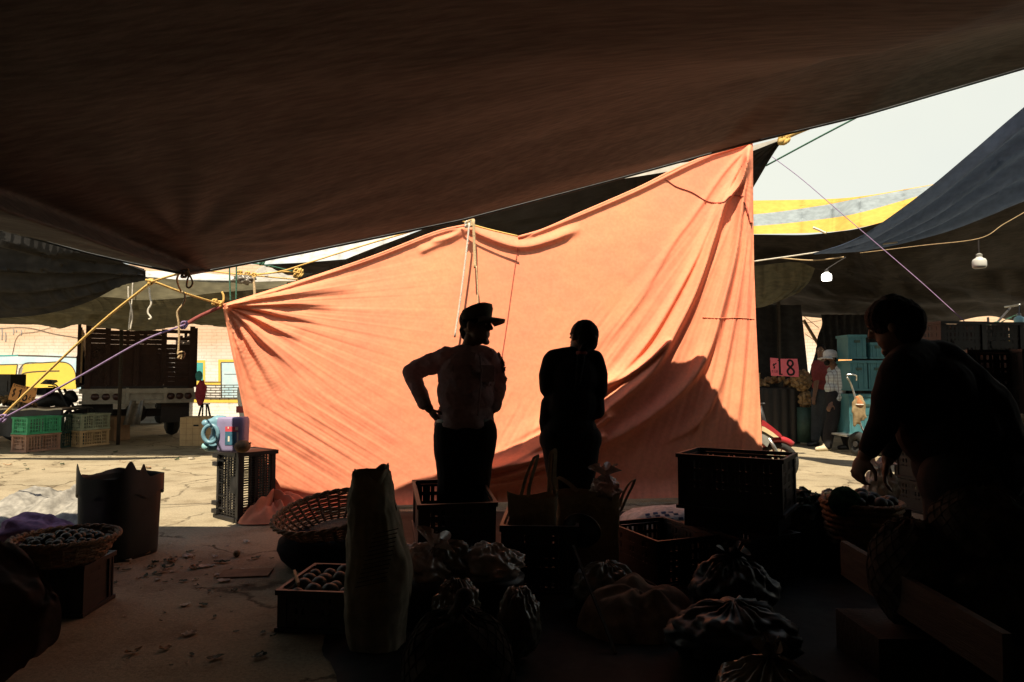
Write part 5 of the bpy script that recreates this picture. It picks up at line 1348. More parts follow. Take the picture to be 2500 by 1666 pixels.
def sack_body(name, label, pts, m, cat, d, dep, base, seed, parts=None, nz=.05):
    """upright sack lofted through rows (py, px_left, px_right)"""
    b = MB(); n = 72
    rows = []
    for (py, l, r) in pts:
        a, c = P(l, py, d), P(r, py, d); rows.append(((a + c) / 2, (c.x - a.x) / 2))
    cc_ = catmull([r[0] for r in rows], 7); hh_ = catmull([(r[1], 0, 0) for r in rows], 7)
    dense = [(c_, h_.x) for c_, h_ in zip(cc_, hh_)]
    m_ = len(dense)
    def fn(u, v):
        c, hw = dense[int(round(v * (m_ - 1)))]; a = u * 2 * math.pi
        dd = dep * (hw / .16) ** .3 * (.45 + .55 * smooth(v * 2.2))
        q_ = Vector((math.cos(a) * 1.8 + seed, math.sin(a) * 1.8, v * 4)); nn = 1 + nz * 1.6 * mn.fractal(q_, 1, 2, 4) + .11 * (abs(mn.noise(q_ * 1.7 + Vector((v * 2, 0, a)))) - .25) + .05 * (abs(mn.noise(q_ * 3.5)) - .2)
        k = (abs(math.cos(a)) ** 2.6 + abs(math.sin(a)) ** 2.6) ** (-1 / 2.6)
        return (c.x + hw * nn * k * math.cos(a), c.y + dd * nn * k * math.sin(a), max(.0, c.z))
    b.grid(n + 1, m_, fn)
    return tag(b.build(name, M[m], base=base, sm=True), label, cat)
ps_b = at(925, 1606)
ps = sack_body('paper_sack', 'tall upright brown paper sack with a rolled open top, in front of the wicker basket',
               [(1147, 868, 950), (1158, 862, 955), (1180, 858, 957), (1220, 852, 962), (1260, 850, 972), (1320, 850, 985), (1380, 847, 1003), (1440, 843, 1005), (1520, 846, 990), (1606, 862, 985)], 'paper', 'sack', ps_b.y + .13, .12, Vector((ps_b.x, ps_b.y + .13, 0)), 3)
b = MB(); c0 = P(905, 1150, ps_b.y + .13)
def roll(u, v):
    a = u * 2 * math.pi; k = [1.06, 1.10, 1.04, .97, .93, .92][int(round(v * 5))]; h_ = [-.055, -.01, .006, -.002, -.05, -.11][int(round(v * 5))]
    n_ = (abs(math.cos(a)) ** 3 + abs(math.sin(a)) ** 3) ** (-1 / 3)
    return (c0.x + .074 * k * n_ * math.cos(a), c0.y + .075 * k * n_ * math.sin(a), c0.z + h_ + .012 * math.sin(a * 2 + 1) + .014 * math.cos(a - .6) - .02 * math.exp(-((a - 5.2) / .3) ** 2) + .006 * math.sin(a * 7))
b.grid(61, 6, roll); b.build('rolled_top', M['paper'], ps, sm=True)
b = MB()
for k in range(13):
    z = lerp(.52, .30, k / 12); c = Vector((ps_b.x + .01 - .004 * k, ps_b.y - .014 - .002 * k, z))
    b.bar(c + Vector((-.035 - .002 * k, 0, .012)), c + Vector((.07, .012, .035)), .003)
b.build('printing', M['ink'], ps)
# two stacked black crates in front of the man, then the pair under the bags
g1 = 'black crates in the middle of the stall floor'
kc = at(1095, 1470); kc.y += .28
m1 = make_crate('plastic_crate', 'lower black crate in front of the capped man', 'crate', 'crateblack', .42, .56, .275, 9, 4, g1, (kc.x, kc.y, 0), R(8))
dup(m1, (kc.x - .01, kc.y + .02, .28), (R(5), 0, R(11)), 'upper black crate, slightly tipped, in front of the capped man')
kc2 = at(1325, 1455); kc2.y += .26
dup(m1, (kc2.x, kc2.y, 0), (0, 0, R(-4)), 'taller black crate under the beige cloth shopping bag', None, (1, 1, 1.42))
# shopping bags
def tote(name, label, d, L, Rr, T, Bt, m, handles, dep=.07, seed=1, top=None):
    c = P((L + Rr) / 2, Bt, d); t = thing(name, label, 'bag', c)
    a, e = P(L, T, d), P(Rr, T, d); zb_ = P(0, Bt, d).z; zt_ = a.z; xm = (a.x + e.x) / 2; hw = (e.x - a.x) / 2
    b = MB()
    def fn(u, v):
        an = u * 2 * math.pi; k = (abs(math.cos(an)) ** 4 + abs(math.sin(an)) ** 4) ** -.25
        w = hw * (1 - .10 * (1 - v)) * (1 + .05 * mn.noise(Vector((math.cos(an), math.sin(an), v * 3 + seed))))
        return (xm + w * k * math.cos(an), d + dep * (1 - .35 * v) * k * math.sin(an) * (1 + .25 * mn.noise(Vector((u * 9, v * 2, seed)))), lerp(zb_, zt_, v) + v * .02 * math.sin(2 * an + seed))
    b.grid(49, 18, fn); b.build('bag_body', M[m], t, sm=True)
    for (pts, dd) in handles:
        q = MB(); c_ = catmull([P(x, y, d + dd) for x, y in pts], 6)
        q.grid(len(c_), 2, lambda u, v: c_[int(round(u * (len(c_) - 1)))] + Vector(((v - .5) * .022, .010 * (v - .5), (v - .5) * .012)))
        q.build('handle', M[m], t, solid=.004)
    return t
bd = kc2.y
tote('shopping_bag', 'beige cloth shopping bag with two upright loop handles, on a black crate', bd - .04, 1238, 1362, 1205, 1288, 'beigebag',
     [([(1272, 1212), (1280, 1180), (1290, 1150), (1305, 1116), (1312, 1118), (1300, 1160), (1292, 1190), (1290, 1212)], -.05), ([(1340, 1208), (1342, 1150), (1346, 1106), (1352, 1098), (1356, 1108), (1354, 1150), (1354, 1205)], .02)], .09)
t2 = tote('shopping_bag', 'sagging olive shopping bag with a side loop handle, stuffed with plastic', bd + .10, 1352, 1512, 1205, 1400, 'beigebag',
     [([(1512, 1240), (1520, 1210), (1535, 1182), (1548, 1172), (1545, 1185), (1530, 1215), (1515, 1250)], 0), ([(1360, 1205), (1358, 1178), (1362, 1166), (1385, 1178), (1410, 1200)], -.03)], .12, 4)
def film(name, label, c, r, m, seed, cat='bag', knot=True, pleat=18, amp=.16, nu=84, nv=44, rot=None, stretch=1.0):
    """tied or crumpled plastic bag with pleats gathered towards its top"""
    b = MB()
    def f(d):
        a = math.atan2(d.y, d.x)
        g_ = max(0, d.z) ** 1.5
        return 1 + amp * mn.fractal(d * 2.3 + Vector((seed, 0, 0)), 1, 2, 4) + .07 * g_ * math.sin(a * pleat + 2 * math.sin(a * 3 + seed)) + .05 * (1 - abs(mn.noise(d * 5 + Vector((0, seed, 0))))) 
    b.ell(c, r, rot, nu, nv, f)
    o = tag(b.build(name, M[m], base=Vector(c) - Vector((0, 0, r[2])), sm=True), label, cat)
    if knot:
        q = MB(); top = Vector(c) + (rot @ Vector((0, 0, r[2] * .95)) if rot else Vector((0, 0, r[2] * .95)))
        ax = (rot @ Vector((0, 0, 1))) if rot else Vector((0, 0, 1))
        s_ = ax.orthogonal().normalized(); s2 = ax.cross(s_)
        def tuft(u, v):
            a = u * 2 * math.pi; rr = (.010 + .055 * v ** 1.3 * stretch) * (1 + .35 * math.sin(a * 7 + seed) * v + .2 * math.sin(a * 3))
            return top + (s_ * math.cos(a) + s2 * math.sin(a)) * rr + ax * (.012 + .06 * v * (1 + .3 * math.sin(a * 5 + seed)))
        q.grid(49, 8, tuft); q.build('gathered_neck', M[m], o, sm=True)
    return o
film('plastic_bag', 'crinkled clear plastic bag poking out of the olive shopping bag', P(1478, 1195, bd + .08), (.085, .07, .07), 'bag', 5, amp=.3, stretch=1.2)
# black rubber basin leaning in the bags
bt = MB(); cc = P(1418, 1300, bd - .14); rt = Matrix.Rotation(R(38), 3, 'Y') @ Matrix.Rotation(R(-58), 3, 'X')
bt.lathe([(.001, -.06), (.06, -.055), (.095, -.02), (.105, .02), (.112, .022), (.112, .028), (.10, .022), (.088, -.018), (.055, -.048), (.001, -.052)], 36, cc, rt, lambda a, i: 1.0)
tag(bt.build('black_basin', M['blackplastic'], base=cc, sm=True), 'small black basin tilted on its side against the shopping bags', 'basin')
q = MB(); q.lathe([(.05, .30), (.012, .0)], 14, at(1400, 1398)); 
# white printed sack lying on the concrete
wsd = 4.95; wc = P(1615, 1285, wsd)
rw_ = Matrix.Rotation(R(-7), 3, 'Y')
b = MB(); wc.z = .14
b.ell(wc, (.36, .22, .14), rw_, 56, 26, lambda d: ((abs(d.x) ** 3 + abs(d.y) ** 3 + abs(d.z) ** 3) ** (-1 / 3)) * (1 + .10 * mn.fractal(d * 2.4, 1, 2, 4)) * (1 - .25 * max(0, -d.x - .4)))
ws_ = tag(b.build('printed_sack', M['whitesack'], base=Vector((wc.x, wc.y, 0)), sm=True), 'white woven sack with blue print lying on the concrete by the crates', 'sack')
b = MB()
for k in range(4):
    for j in range(3):
        d = Vector((-.25 + k * .13 + .03 * j, -.48 - .06 * j, .80 - .17 * j)).normalized()
        s = ((abs(d.x) ** 3 + abs(d.y) ** 3 + abs(d.z) ** 3) ** (-1 / 3)) * (1 + .10 * mn.fractal(d * 2.4, 1, 2, 4)) * 1.015
        c_ = wc + rw_ @ Vector((d.x * .36 * s, d.y * .22 * s, d.z * .14 * s))
        b.box(c_, (.032, .003, .018), rw_ @ Matrix.Rotation(R(-55 + 12 * j), 3, 'X'))
b.build('printing', M['printblue'], ws_)
# open crates right of the bags
kc3 = at(1640, 1432); kc3.y += .28
cA = dup(m1, (kc3.x, kc3.y, 0), (0, 0, R(22)), 'open black crate on the floor in front of the white printed sack')
kc4 = Vector((P(1808, 1240, 4.3).x, 4.35, 0))
for k in range(1): dup(m1, (kc4.x, kc4.y, 0.002), (0, 0, R(28)), 'black crate lying under the big open black crate')
big = make_crate('plastic_crate', 'big open black crate with handle cutouts, by the right end of the orange sheet', 'crate', 'crateblack', .44, .62, .34, 10, 4, None, (kc4.x, kc4.y, .40), R(58))
b = MB(); b.box((kc4.x, kc4.y, .345), (.40, .56, .105), Matrix.Rotation(R(58), 3, 'Z')); tag(b.build('wooden_tray', M['darkwood'], base=(kc4.x, kc4.y, .29)), 'dark wooden tray between the two black crates at right', 'tray')
# round burlap covered basket
rc = at(1570, 1560); rc.y += .12
b = MB()
def burl(u, v):
    a = u * 2 * math.pi; r = 1 - v; kk = 1 + .18 * mn.noise(Vector((math.cos(a) * 1.5, math.sin(a) * 1.5, 2)))
    x = rc.x + .29 * kk * r * math.cos(a); y = rc.y + .24 * kk * r * math.sin(a)
    z = .19 * (1 - r ** 3.2) ** .6 + .018 * (1 - r * r) * math.sin(y * 15 + x * 5) + .05 * mn.fractal(Vector((x * 4, y * 7, 1)), 1, 2, 3) * (1 - r * r) + .04 * (y - rc.y) / .24
    return (x, y, max(.006, z + .02 * math.sin(a * 5) * r * (1 - r) * 3))
b.grid(110, 44, burl); bs2 = tag(b.build('burlap_sack', M['burlap'], base=Vector((rc.x, rc.y, 0)), sm=True), 'slumped brown burlap sack with a rumpled top on the dark floor', 'sack')
b = MB(); b.bar((rc.x - .30, rc.y + .16, .36), (rc.x - .16, rc.y - .34, .02), .012); tag(b.build('stick', M['wood'], base=(rc.x - .16, rc.y - .34, 0)), 'thin dark stick slanting down left of the burlap sack', 'stick')
# clear bags on dark tubs in the centre
tb1 = at(1030, 1560); tb1.y += .2
b = MB(); b.lathe([(.001, 0), (.15, 0), (.17, .2), (.175, .23), (.001, .23)], 30, tb1); tag(b.build('dark_tub', M['blackplastic'], base=tb1, sm=True), 'dark tub under the crinkled pinkish plastic bag', 'tub')
film('plastic_bag', 'crinkled pinkish clear bag gathered to a knot, beside the paper sack', Vector((tb1.x - .01, tb1.y, .285)), (.15, .12, .085), 'bag', 11, pleat=22, amp=.2, rot=Matrix.Rotation(R(25), 3, 'Y'), stretch=1.4)
tb2 = at(1190, 1560); tb2.y += .25
b = MB(); b.lathe([(.001, 0), (.15, 0), (.175, .2), (.18, .22), (.001, .22)], 30, tb2); tag(b.build('dark_tub', M['blackplastic'], base=tb2, sm=True), 'dark tub under the shiny clear plastic bag', 'tub')
film('plastic_bag', 'shiny clear plastic bag bunched open on a dark tub, right of the pinkish one', Vector((tb2.x, tb2.y, .27)), (.16, .12, .10), 'bag', 23, pleat=15, amp=.26, knot=False)
film('plastic_bag', 'grey plastic bag bulging behind the pinkish clear bag', Vector((P(1085, 1385, 3.55).x, 3.5, .26)), (.17, .11, .13), 'bagdark', 31, amp=.2, knot=False)
q = MB(); q.box((P(1085, 1385, 3.5).x, 3.52, .075), (.3, .2, .15)); tag(q.build('low_table', M['darkwood'], base=(P(1085, 1385, 3.5).x, 3.52, 0)), 'dark wooden block under the grey plastic bag', 'box')
film('plastic_bag', 'dark shiny bag squeezed between the two dark tubs', Vector((P(1115, 1450, 3.0).x, 2.98, .22)), (.10, .10, .12), 'bagdark', 81, amp=.22, knot=False)
film('plastic_bag', 'thin clear bag drooping at the right side of the shiny clear bag', Vector((P(1268, 1440, 2.95).x, 2.98, .17)), (.09, .10, .14), 'bagdark', 83, amp=.16, knot=False)
film('plastic_bag', 'olive plastic bag lying behind the burlap sack', Vector((P(1480, 1395, 3.6).x, 3.62, .12)), (.17, .12, .12), 'bagdark', 85, amp=.2, knot=False)
film('plastic_bag', 'dark heap of plastic between the burlap sack and the slanting plank', Vector((P(1800, 1470, 2.9).x, 2.95, .13)), (.26, .20, .12), 'blackplastic', 87, amp=.2, knot=False)
film('plastic_bag', 'dark lumpy bag right of the open floor crate', Vector((P(1790, 1390, 3.4).x, 3.4, .16)), (.20, .16, .16), 'blackplastic', 89, amp=.18)
# big net sack at the bottom centre
def net_sack(label, c, r, m, seed, knot=True, nm='net_sack'):
    b = MB(); b.ell(c, r, None, 56, 34, lambda d: 1 + .07 * mn.fractal(d * 2 + Vector((seed, 0, 0)), 1, 2, 3) + .035 * math.sin(9 * math.atan2(d.y, d.x)) * max(0, d.z) ** 2)
    o = tag(b.build(nm, M[m], base=Vector(c) - Vector((0, 0, r[2])), sm=True), label, 'sack')
    q = MB(); n = 20
    for sgn in (1, -1):
        for k in range(n):
            pts = []
            for j in range(26):
                th_ = .25 + 2.3 * j / 25; a = 2 * math.pi * k / n + sgn * th_ * .9; d = Vector((math.sin(th_) * math.cos(a), math.sin(th_) * math.sin(a), math.cos(th_)))
                f = (1 + .07 * mn.fractal(d * 2 + Vector((seed, 0, 0)), 1, 2, 3) + .035 * math.sin(9 * math.atan2(d.y, d.x)) * max(0, d.z) ** 2) * 1.008
                pts.append(Vector(c) + Vector((d.x * r[0] * f, d.y * r[1] * f, d.z * r[2] * f)))
            q.tube(pts, .0022, 4)
    q.build('netting', M[m], o, sm=True)
    if knot:
        q = MB(); q.limb([(Vector(c) + Vector((0, 0, r[2] * .92)), .04), (Vector(c) + Vector((.004, 0, r[2] + .015)), .022), (Vector(c) + Vector((.02, 0, r[2] + .045)), .032)]); q.build('tied_neck', M[m], o, sm=True)
    return o
nc = at(1118, 1700); nc = Vector((P(1118, 1600, 2.45).x, 2.45, .20))
net_sack('bulging brown net sack at the bottom centre, its neck tied', nc, (.20, .18, .20), 'net', 2)
# bag at the bottom right
film('plastic_bag', 'pleated greenish plastic bag at the bottom edge, lying on the dark floor', Vector((P(1880, 1625, 2.35).x, 2.35, .13)), (.19, .16, .13), 'bagdark', 41, pleat=26, amp=.14, stretch=.6)
film('plastic_bag', 'low crumpled brown bag at the bottom edge, left of the pleated bag', Vector((P(1775, 1690, 2.25).x, 2.22, .06)), (.10, .09, .07), 'bagdark', 47, amp=.3, knot=False)
# plank and round net sacks at right
b = MB(); b.bar(P(2060, 1362, 3.3), P(2460, 1610, 2.2), .03, .16); tag(b.build('plank', M['wood'], base=P(2260, 1480, 2.7)), 'long wooden plank slanting down to the bottom right', 'plank')
net_sack('round net sack full of produce in front of the bending man', Vector((P(2225, 1340, 2.9).x, 2.9, .40)), (.17, .17, .22), 'net', 5, False)
net_sack('upper round net sack at the right edge', Vector((P(2420, 1300, 2.8).x, 2.85, .60)), (.20, .18, .18), 'net', 8, False)
net_sack('lower round net sack at the right edge, under the other one', Vector((P(2430, 1420, 2.7).x, 2.72, .30)), (.20, .18, .20), 'net', 9, False)
q = MB(); q.box((P(2225, 1450, 2.9).x, 2.95, .09), (.42, .36, .18)); tag(q.build('low_table', M['darkwood'], base=(P(2225, 1450, 2.9).x, 2.95, 0)), 'dark wooden block under the round net sack by the bending man', 'box')
q = MB(); q.box((P(2420, 1450, 2.8).x + .02, 2.95, .10), (.46, .5, .2)); tag(q.build('low_table', M['darkwood'], base=(P(2420, 1450, 2.8).x, 2.95, 0)), 'dark wooden block under the round net sacks at the right edge', 'box')
# green sack with cauliflower on top
gs = Vector((P(2490, 1130, 3.5).x, 3.5, .60))
o = net_sack('dark green net sack with cauliflower on top, at the right edge', gs, (.12, .12, .26), 'greennet', 12, False, 'vegetable_sack')
b = MB(); b.ell(P(2496, 1036, 3.46), (.06, .06, .05), None, 24, 16, lambda d: 1 + .18 * mn.fractal(d * 4, 1, 2, 3)); tag(b.build('cauliflower', M['cauli'], base=P(2496, 1050, 3.46), sm=True), 'pale cauliflower on top of the dark green net sack', 'vegetable')
q = MB(); q.box((gs.x, 3.52, .17), (.36, .36, .34)); tag(q.build('stacked_box', M['darkwood'], base=(gs.x, 3.52, 0)), 'dark wooden box under the dark green net sack', 'box')
# leafy heap and vegetable sack by the sunlit gap
LD = 4.6
lt = thing('lettuce_heap', 'dark heap of leafy greens right of the big open crate', 'vegetables', (P(1935, 1290, LD).x, LD, 0))
b = MB(); rl = random.Random(5)
for k in range(240):
    a, e = rl.uniform(0, 6.28), rl.uniform(0, 1.5); c = Vector((lt.location.x + .30 * math.cos(a) * math.cos(e) * 1.05, LD + .22 * math.sin(a) * math.cos(e), .22 + .24 * math.sin(e)))
    n = Vector((math.cos(a) * math.cos(e), math.sin(a) * math.cos(e), math.sin(e))); rot = (n + Vector((rl.uniform(-.6, .6), rl.uniform(-.6, .6), rl.uniform(-.6, .6)))).to_track_quat('Y', 'Z').to_matrix(); s = rl.uniform(.025, .05)
    m_ = 9
    b.add([c + rot @ Vector((s * (1 + .25 * math.sin(j * 4.1 + k)) * math.cos(j * 2 * math.pi / m_), .012 * math.sin(j * 2.2), s * (1 + .25 * math.sin(j * 4.1 + k)) * math.sin(j * 2 * math.pi / m_))) for j in range(m_)], [tuple(range(m_))])
b.build('leaf_mass', M['leaf'], lt)
b = MB(); b.ell((lt.location.x, LD, .20), (.29, .22, .23), None, 30, 18, lambda d: 1 + .12 * mn.fractal(d * 3, 1, 2, 3)); b.build('heap_core', M['leaf'], lt, sm=True)
vb = Vector((P(2115, 1300, 4.25).x, 4.3, 0))
basket('wicker_basket', 'dark basket of vegetables under the hands of the bending man', vb + Vector((0, 0, .20)), .18, .22, .24, 'wicker', None, 20, 8)
q = MB(); q.box((vb.x, 4.3, .10), (.36, .34, .2)); tag(q.build('low_table', M['darkwood'], base=vb), 'dark wooden block under the vegetable basket', 'box')
for k in range(26):
    a = rp_.uniform(0, 6.28); r = .18 * math.sqrt(rp_.random()); spud(vb + Vector((r * math.cos(a), r * math.sin(a), .44 + .05 * (1 - r / .18))), 'round dark vegetable in the basket under the bending man', 'vegetables in the dark basket', .75, 'vegetable', PM, 'vegetable')
net_sack('green net bag slumped on the left rim of the vegetable basket', Vector((P(2062, 1220, 4.2).x, 4.2, .46)), (.09, .08, .09), 'greennet', 15, False)
film('plastic_bag', 'white plastic bag standing behind the vegetable basket in the sun', Vector((P(2150, 1190, 4.9).x, 4.9, .43)), (.12, .08, .13), 'whitebag', 51, amp=.2, stretch=1.2)
q = MB(); q.box((P(2150, 1190, 4.9).x, 4.92, .15), (.3, .26, .3)); tag(q.build('low_table', M['darkwood'], base=(P(2150, 1190, 4.9).x, 4.92, 0)), 'dark wooden block under the white plastic bag', 'box')
film('plastic_bag', 'small pinkish bag between the greens and the vegetable basket', Vector((P(2028, 1222, 4.75).x, 4.75, .36)), (.075, .06, .08), 'bag', 57, amp=.2, knot=False)
q = MB(); q.box((P(2028, 1222, 4.75).x, 4.76, .14), (.2, .2, .28)); tag(q.build('low_table', M['darkwood'], base=(P(2028, 1222, 4.75).x, 4.76, 0)), 'dark wooden block under the small pinkish bag', 'box')

# ------------------------------------------------------------ red moped nosing out behind the sheet
MD = 7.9
mp_ = thing('moped', 'red and cream moped nosing out past the right end of the orange sheet', 'moped', (P(1800, 1170, MD).x, MD, 0))
X = lambda px, py, dd=0: P(px, py, MD + dd)
fwc = X(1898, 1130); fwc.z = .235; rwc = Vector((fwc.x - 1.15, MD + .1, .235))
wheel_parts(mp_, fwc, .235, (.15, 1, 0), .075, 'redpaint'); wheel_parts(mp_, rwc, .235, (.08, 1, 0), .08, 'redpaint')
def shell(b, pts, dep, dd=0):
    b.prism([(X(x, y).x, X(x, y).z) for x, y in pts], dep, lambda x, y, z: Vector((x, MD + dd + y, z)))
b = MB(); shell(b, [(1838, 1022), (1858, 1026), (1878, 1041), (1896, 1056), (1904, 1066), (1896, 1066), (1878, 1054), (1858, 1040), (1838, 1034)], .20); b.build('front_fairing', M['redpaint'], mp_)
b = MB(); shell(b, [(1838, 1035), (1858, 1041), (1878, 1054), (1893, 1066), (1880, 1066), (1860, 1054), (1838, 1044)], .215); b.build('fairing_panel', M['cream'], mp_)
b = MB(); shell(b, [(1838, 1045), (1860, 1055), (1882, 1067), (1874, 1074), (1866, 1090), (1852, 1078), (1838, 1066)], .18); b.build('leg_shield', M['greyplastic'], mp_)
for s in (-.07, .07):
    b = MB(); b.tube([X(1876, 1070, s), X(1892, 1096, s), fwc + Vector((.02, s, .0))], .022, 8); b.build('fork', M['metal'], mp_, sm=True)
b = MB(); b.tube([fwc + Vector((.27 * math.cos(a), 0, .27 * math.sin(a))) for a in [R(50 + 9 * k) for k in range(10)]], .04, 8); b.build('mudguard', M['redpaint'], mp_, sm=True)
b = MB(); b.limb([(Vector((fwc.x - .35, MD, .35)), .10), (Vector((fwc.x - .75, MD + .05, .36)), .14), (rwc + Vector((.1, 0, .25)), .15)]); b.build('body', M['redpaint'], mp_, voxel=.02, smooth_it=3)
b = MB(); b.limb([(Vector((fwc.x - .6, MD + .04, .70)), .09), (Vector((fwc.x - 1.2, MD + .1, .72)), .10)]); b.build('seat', M['blackplastic'], mp_, sm=True)
b = MB(); b.tube([Vector((fwc.x - .25, MD - .3, .92)), Vector((fwc.x - .2, MD, .90)), Vector((fwc.x - .25, MD + .3, .92))], .015, 7); b.tube([Vector((fwc.x - .2, MD, .9)), X(1876, 1070)], .03, 8); b.build('handlebar', M['darkmetal'], mp_, sm=True)

# ------------------------------------------------------------ ropes
def rope(name, label, pts, r, m, knots=(), cat='rope', n=8):
    c = catmull([P(*p) for p in pts], n) if len(pts) > 2 else [P(*pts[0]).lerp(P(*pts[1]), k / 20) for k in range(21)]
    b = MB(); b.tube(c, r, 6)
    for (px, py, d, s) in knots:
        k = P(px, py, d)
        for j in range(3): b.tube([k + Vector((s * .8 * math.cos(a + j) , s * .4 * math.sin(a * 2 + j), s * math.sin(a + j * 2))) for a in [q * math.pi / 6 for q in range(13)]], r * 1.05, 5, cap=False)
    return tag(b.build(name, M[m], base=c[0], sm=True), label, cat)
rope('rope', 'taut yellow rope from the low left edge up to the rope crossing', [(-60, 1078, 5.9), (10, 1012, 5.85), (120, 905, 5.8), (250, 785, 5.7), (368, 690, 5.6)], .010, 'ropeyellow', [(368, 689, 5.6, .02)])
rope('rope', 'yellow rope running from the crossing down to the corner of the orange sheet', [(355, 684, 5.55), (380, 690, 5.6), (450, 716, 5.8), (540, 744, 6.2)], .010, 'ropeyellow', [(524, 738, 6.15, .022), (536, 743, 6.18, .025)])
rope('rope', 'short pale rope from the crossing to the tied low point of the brown canopy', [(368, 689, 5.6), (410, 676, 5.1), (445, 667, 4.62)], .008, 'ropeyellow')
rope('rope', 'purple cord crossing in front of the truck and the yellow rope', [(-40, 1040, 5.7), (15, 1018, 5.7), (200, 916, 5.7), (350, 832, 5.75), (452, 793, 5.9)], .008, 'ropepurple', [(450, 794, 5.9, .03), (8, 1022, 5.7, .03)])
rope('cloth_tail', 'twisted dark red tail of the orange sheet tied to the purple cord', [(452, 793, 5.9), (490, 771, 6.05), (544, 747, 6.2)], .016, 'ropered')
rope('rope', 'loose tan rope dangling from the canopy tie down to a frayed knot', [(437, 666, 4.62), (432, 685, 4.8), (440, 708, 4.95), (451, 720, 4.95), (447, 742, 4.95), (433, 762, 4.95), (436, 790, 4.95), (437, 825, 4.95), (436, 850, 4.95), (434, 866, 4.95)], .007, 'rope', [(443, 868, 4.95, .025)])
rope('rope', 'small tan rope loop hanging beside the tied low point of the canopy', [(455, 664, 4.58), (462, 670, 4.58), (470, 690, 4.58), (464, 702, 4.58), (456, 700, 4.58), (458, 682, 4.58), (464, 670, 4.58)], .006, 'rope', [(452, 668, 4.58, .028)])
rope('rope', 'curly yellow rope end at the left corner of the orange sheet', [(536, 744, 6.18), (544, 738, 6.15), (546, 724, 6.15), (542, 713, 6.15)], .010, 'ropeyellow')
rope('rope', 'twisted white rope strand hanging over the dark canopy, left of the loose tan rope', [(364, 703, 9.3), (366, 725, 9.3), (369, 742, 9.3), (362, 756, 9.3), (362, 766, 9.3), (369, 776, 9.3), (363, 780, 9.3)], .012, 'ropewhite')
rope('rope', 'thin doubled twine hanging in front of the truck, left of the white strand', [(313, 700, 9.3), (314, 730, 9.3), (320, 750, 9.3), (323, 775, 9.3), (318, 805, 9.3)], .009, 'ropewhite')
rope('rope', 'thin twine beside the doubled twine, in front of the truck', [(324, 690, 9.35), (322, 735, 9.35), (318, 765, 9.35), (314, 806, 9.35)], .008, 'ropewhite')
rope('rope', 'long tan rope running up right under the brown canopy edge', [(495, 660, 7.2), (600, 671, 7.2), (680, 664, 7.2), (760, 640, 7.2), (900, 596, 7.15), (1075, 545, 7.1)], .008, 'ropeyellow', [(585, 668, 7.2, .03), (604, 671, 7.2, .03), (620, 673, 7.2, .025)])
rope('rope', 'yellow rope from the bundle to the small blue tarp corner', [(600, 672, 7.2), (650, 668, 7.4), (700, 664, 7.6), (735, 667, 7.7)], .010, 'ropeyellow', [(727, 667, 7.7, .05), (733, 668, 7.7, .04)])
rope('rope', 'lower yellow rope stretching right from the rope bundle', [(600, 671, 7.2), (660, 677, 7.4), (728, 683, 7.6)], .008, 'ropeyellow')
rope('rope', 'green twisted cord hanging left of the rope bundle', [(560, 640, 6.4), (561, 690, 6.4), (563, 737, 6.4)], .007, 'ropegreen')
rope('rope', 'green twisted cord hanging through the rope bundle', [(577, 640, 6.4), (577, 690, 6.4), (576, 735, 6.4)], .007, 'ropegreen')
rope('rope', 'dark green cord slanting to the blue tarp corner', [(600, 641, 7.3), (650, 648, 7.4), (715, 663, 7.6)], .009, 'ropegreen', [(640, 640, 7.3, .03)])
film('plastic_bag', 'grey shredded plastic wrapped round the yellow rope bundle', P(594, 683, 7.15), (.10, .05, .045), 'bagdark', 61, amp=.5, knot=False, nu=40, nv=20)
rope('rope', 'short pale rope hanging below the rope bundle', [(618, 676, 7.15), (621, 700, 7.15), (622, 724, 7.15)], .014, 'rope')
sheet('tarp_corner', [[(733, 668, 7.75), (736, 667, 7.75), (739, 667, 7.75)], [(720, 690, 7.9), (760, 686, 7.95), (830, 666, 8.0)]], 'greytarplight', 'small pale blue tarp corner gathered at a yellow knot', 'tarp', nu=24, nv=10)
rope('rope', 'white rope dropping from the middle tie behind the capped man', [(1146, 545, 6.68), (1138, 620, 6.66), (1124, 730, 6.62), (1110, 824, 6.58)], .010, 'ropewhite', [(1142, 548, 6.72, .03)])
rope('rope', 'frayed tan rope hanging beside the white rope on the orange sheet', [(1156, 538, 6.70), (1158, 600, 6.70), (1160, 655, 6.68)], .016, 'rope', [(1150, 545, 6.72, .03)])
rope('rope', 'thin dark twine hanging below the frayed tan rope', [(1163, 650, 6.66), (1166, 700, 6.64), (1167, 745, 6.62)], .007, 'rope')
rope('rope', 'tan rope along the sag of the sheet right of the middle tie', [(1124, 538, 6.75), (1150, 548, 6.75), (1200, 562, 6.76), (1264, 577, 6.78)], .009, 'ropeyellow')
rope('rope', 'pale bamboo pole end with the knot of the black tarp', [(1908, 341, 7.85), (1950, 322, 7.75), (1995, 304, 7.6), (2060, 278, 7.4)], .026, 'ropeyellow', [(1912, 340, 7.8, .05), (1918, 338, 7.8, .04)], cat='pole')
rope('rope', 'green rope crossing the sky down to the black tarp corner', [(2115, 275, 7.2), (2000, 335, 7.5), (1870, 405, 7.9)], .010, 'ropegreen')
rope('rope', 'thin pale purple cord slanting down across the blue tarp into the dark', [(1885, 383, 7.7), (1960, 440, 7.5), (2070, 535, 7.1), (2140, 595, 6.9), (2250, 690, 6.5), (2360, 790, 6.2)], .0045, 'ropepurple')
rope('rope', 'white rope from the orange sheet to the tip of the blue tarp', [(1838, 639, 9.0), (1930, 626, 9.1), (2070, 606, 8.9), (2190, 592, 8.2)], .011, 'ropewhite')
rope('rope', 'second pale rope sagging just under the white rope', [(1900, 630, 9.1), (1985, 636, 9.1), (2060, 628, 9.0)], .009, 'rope')
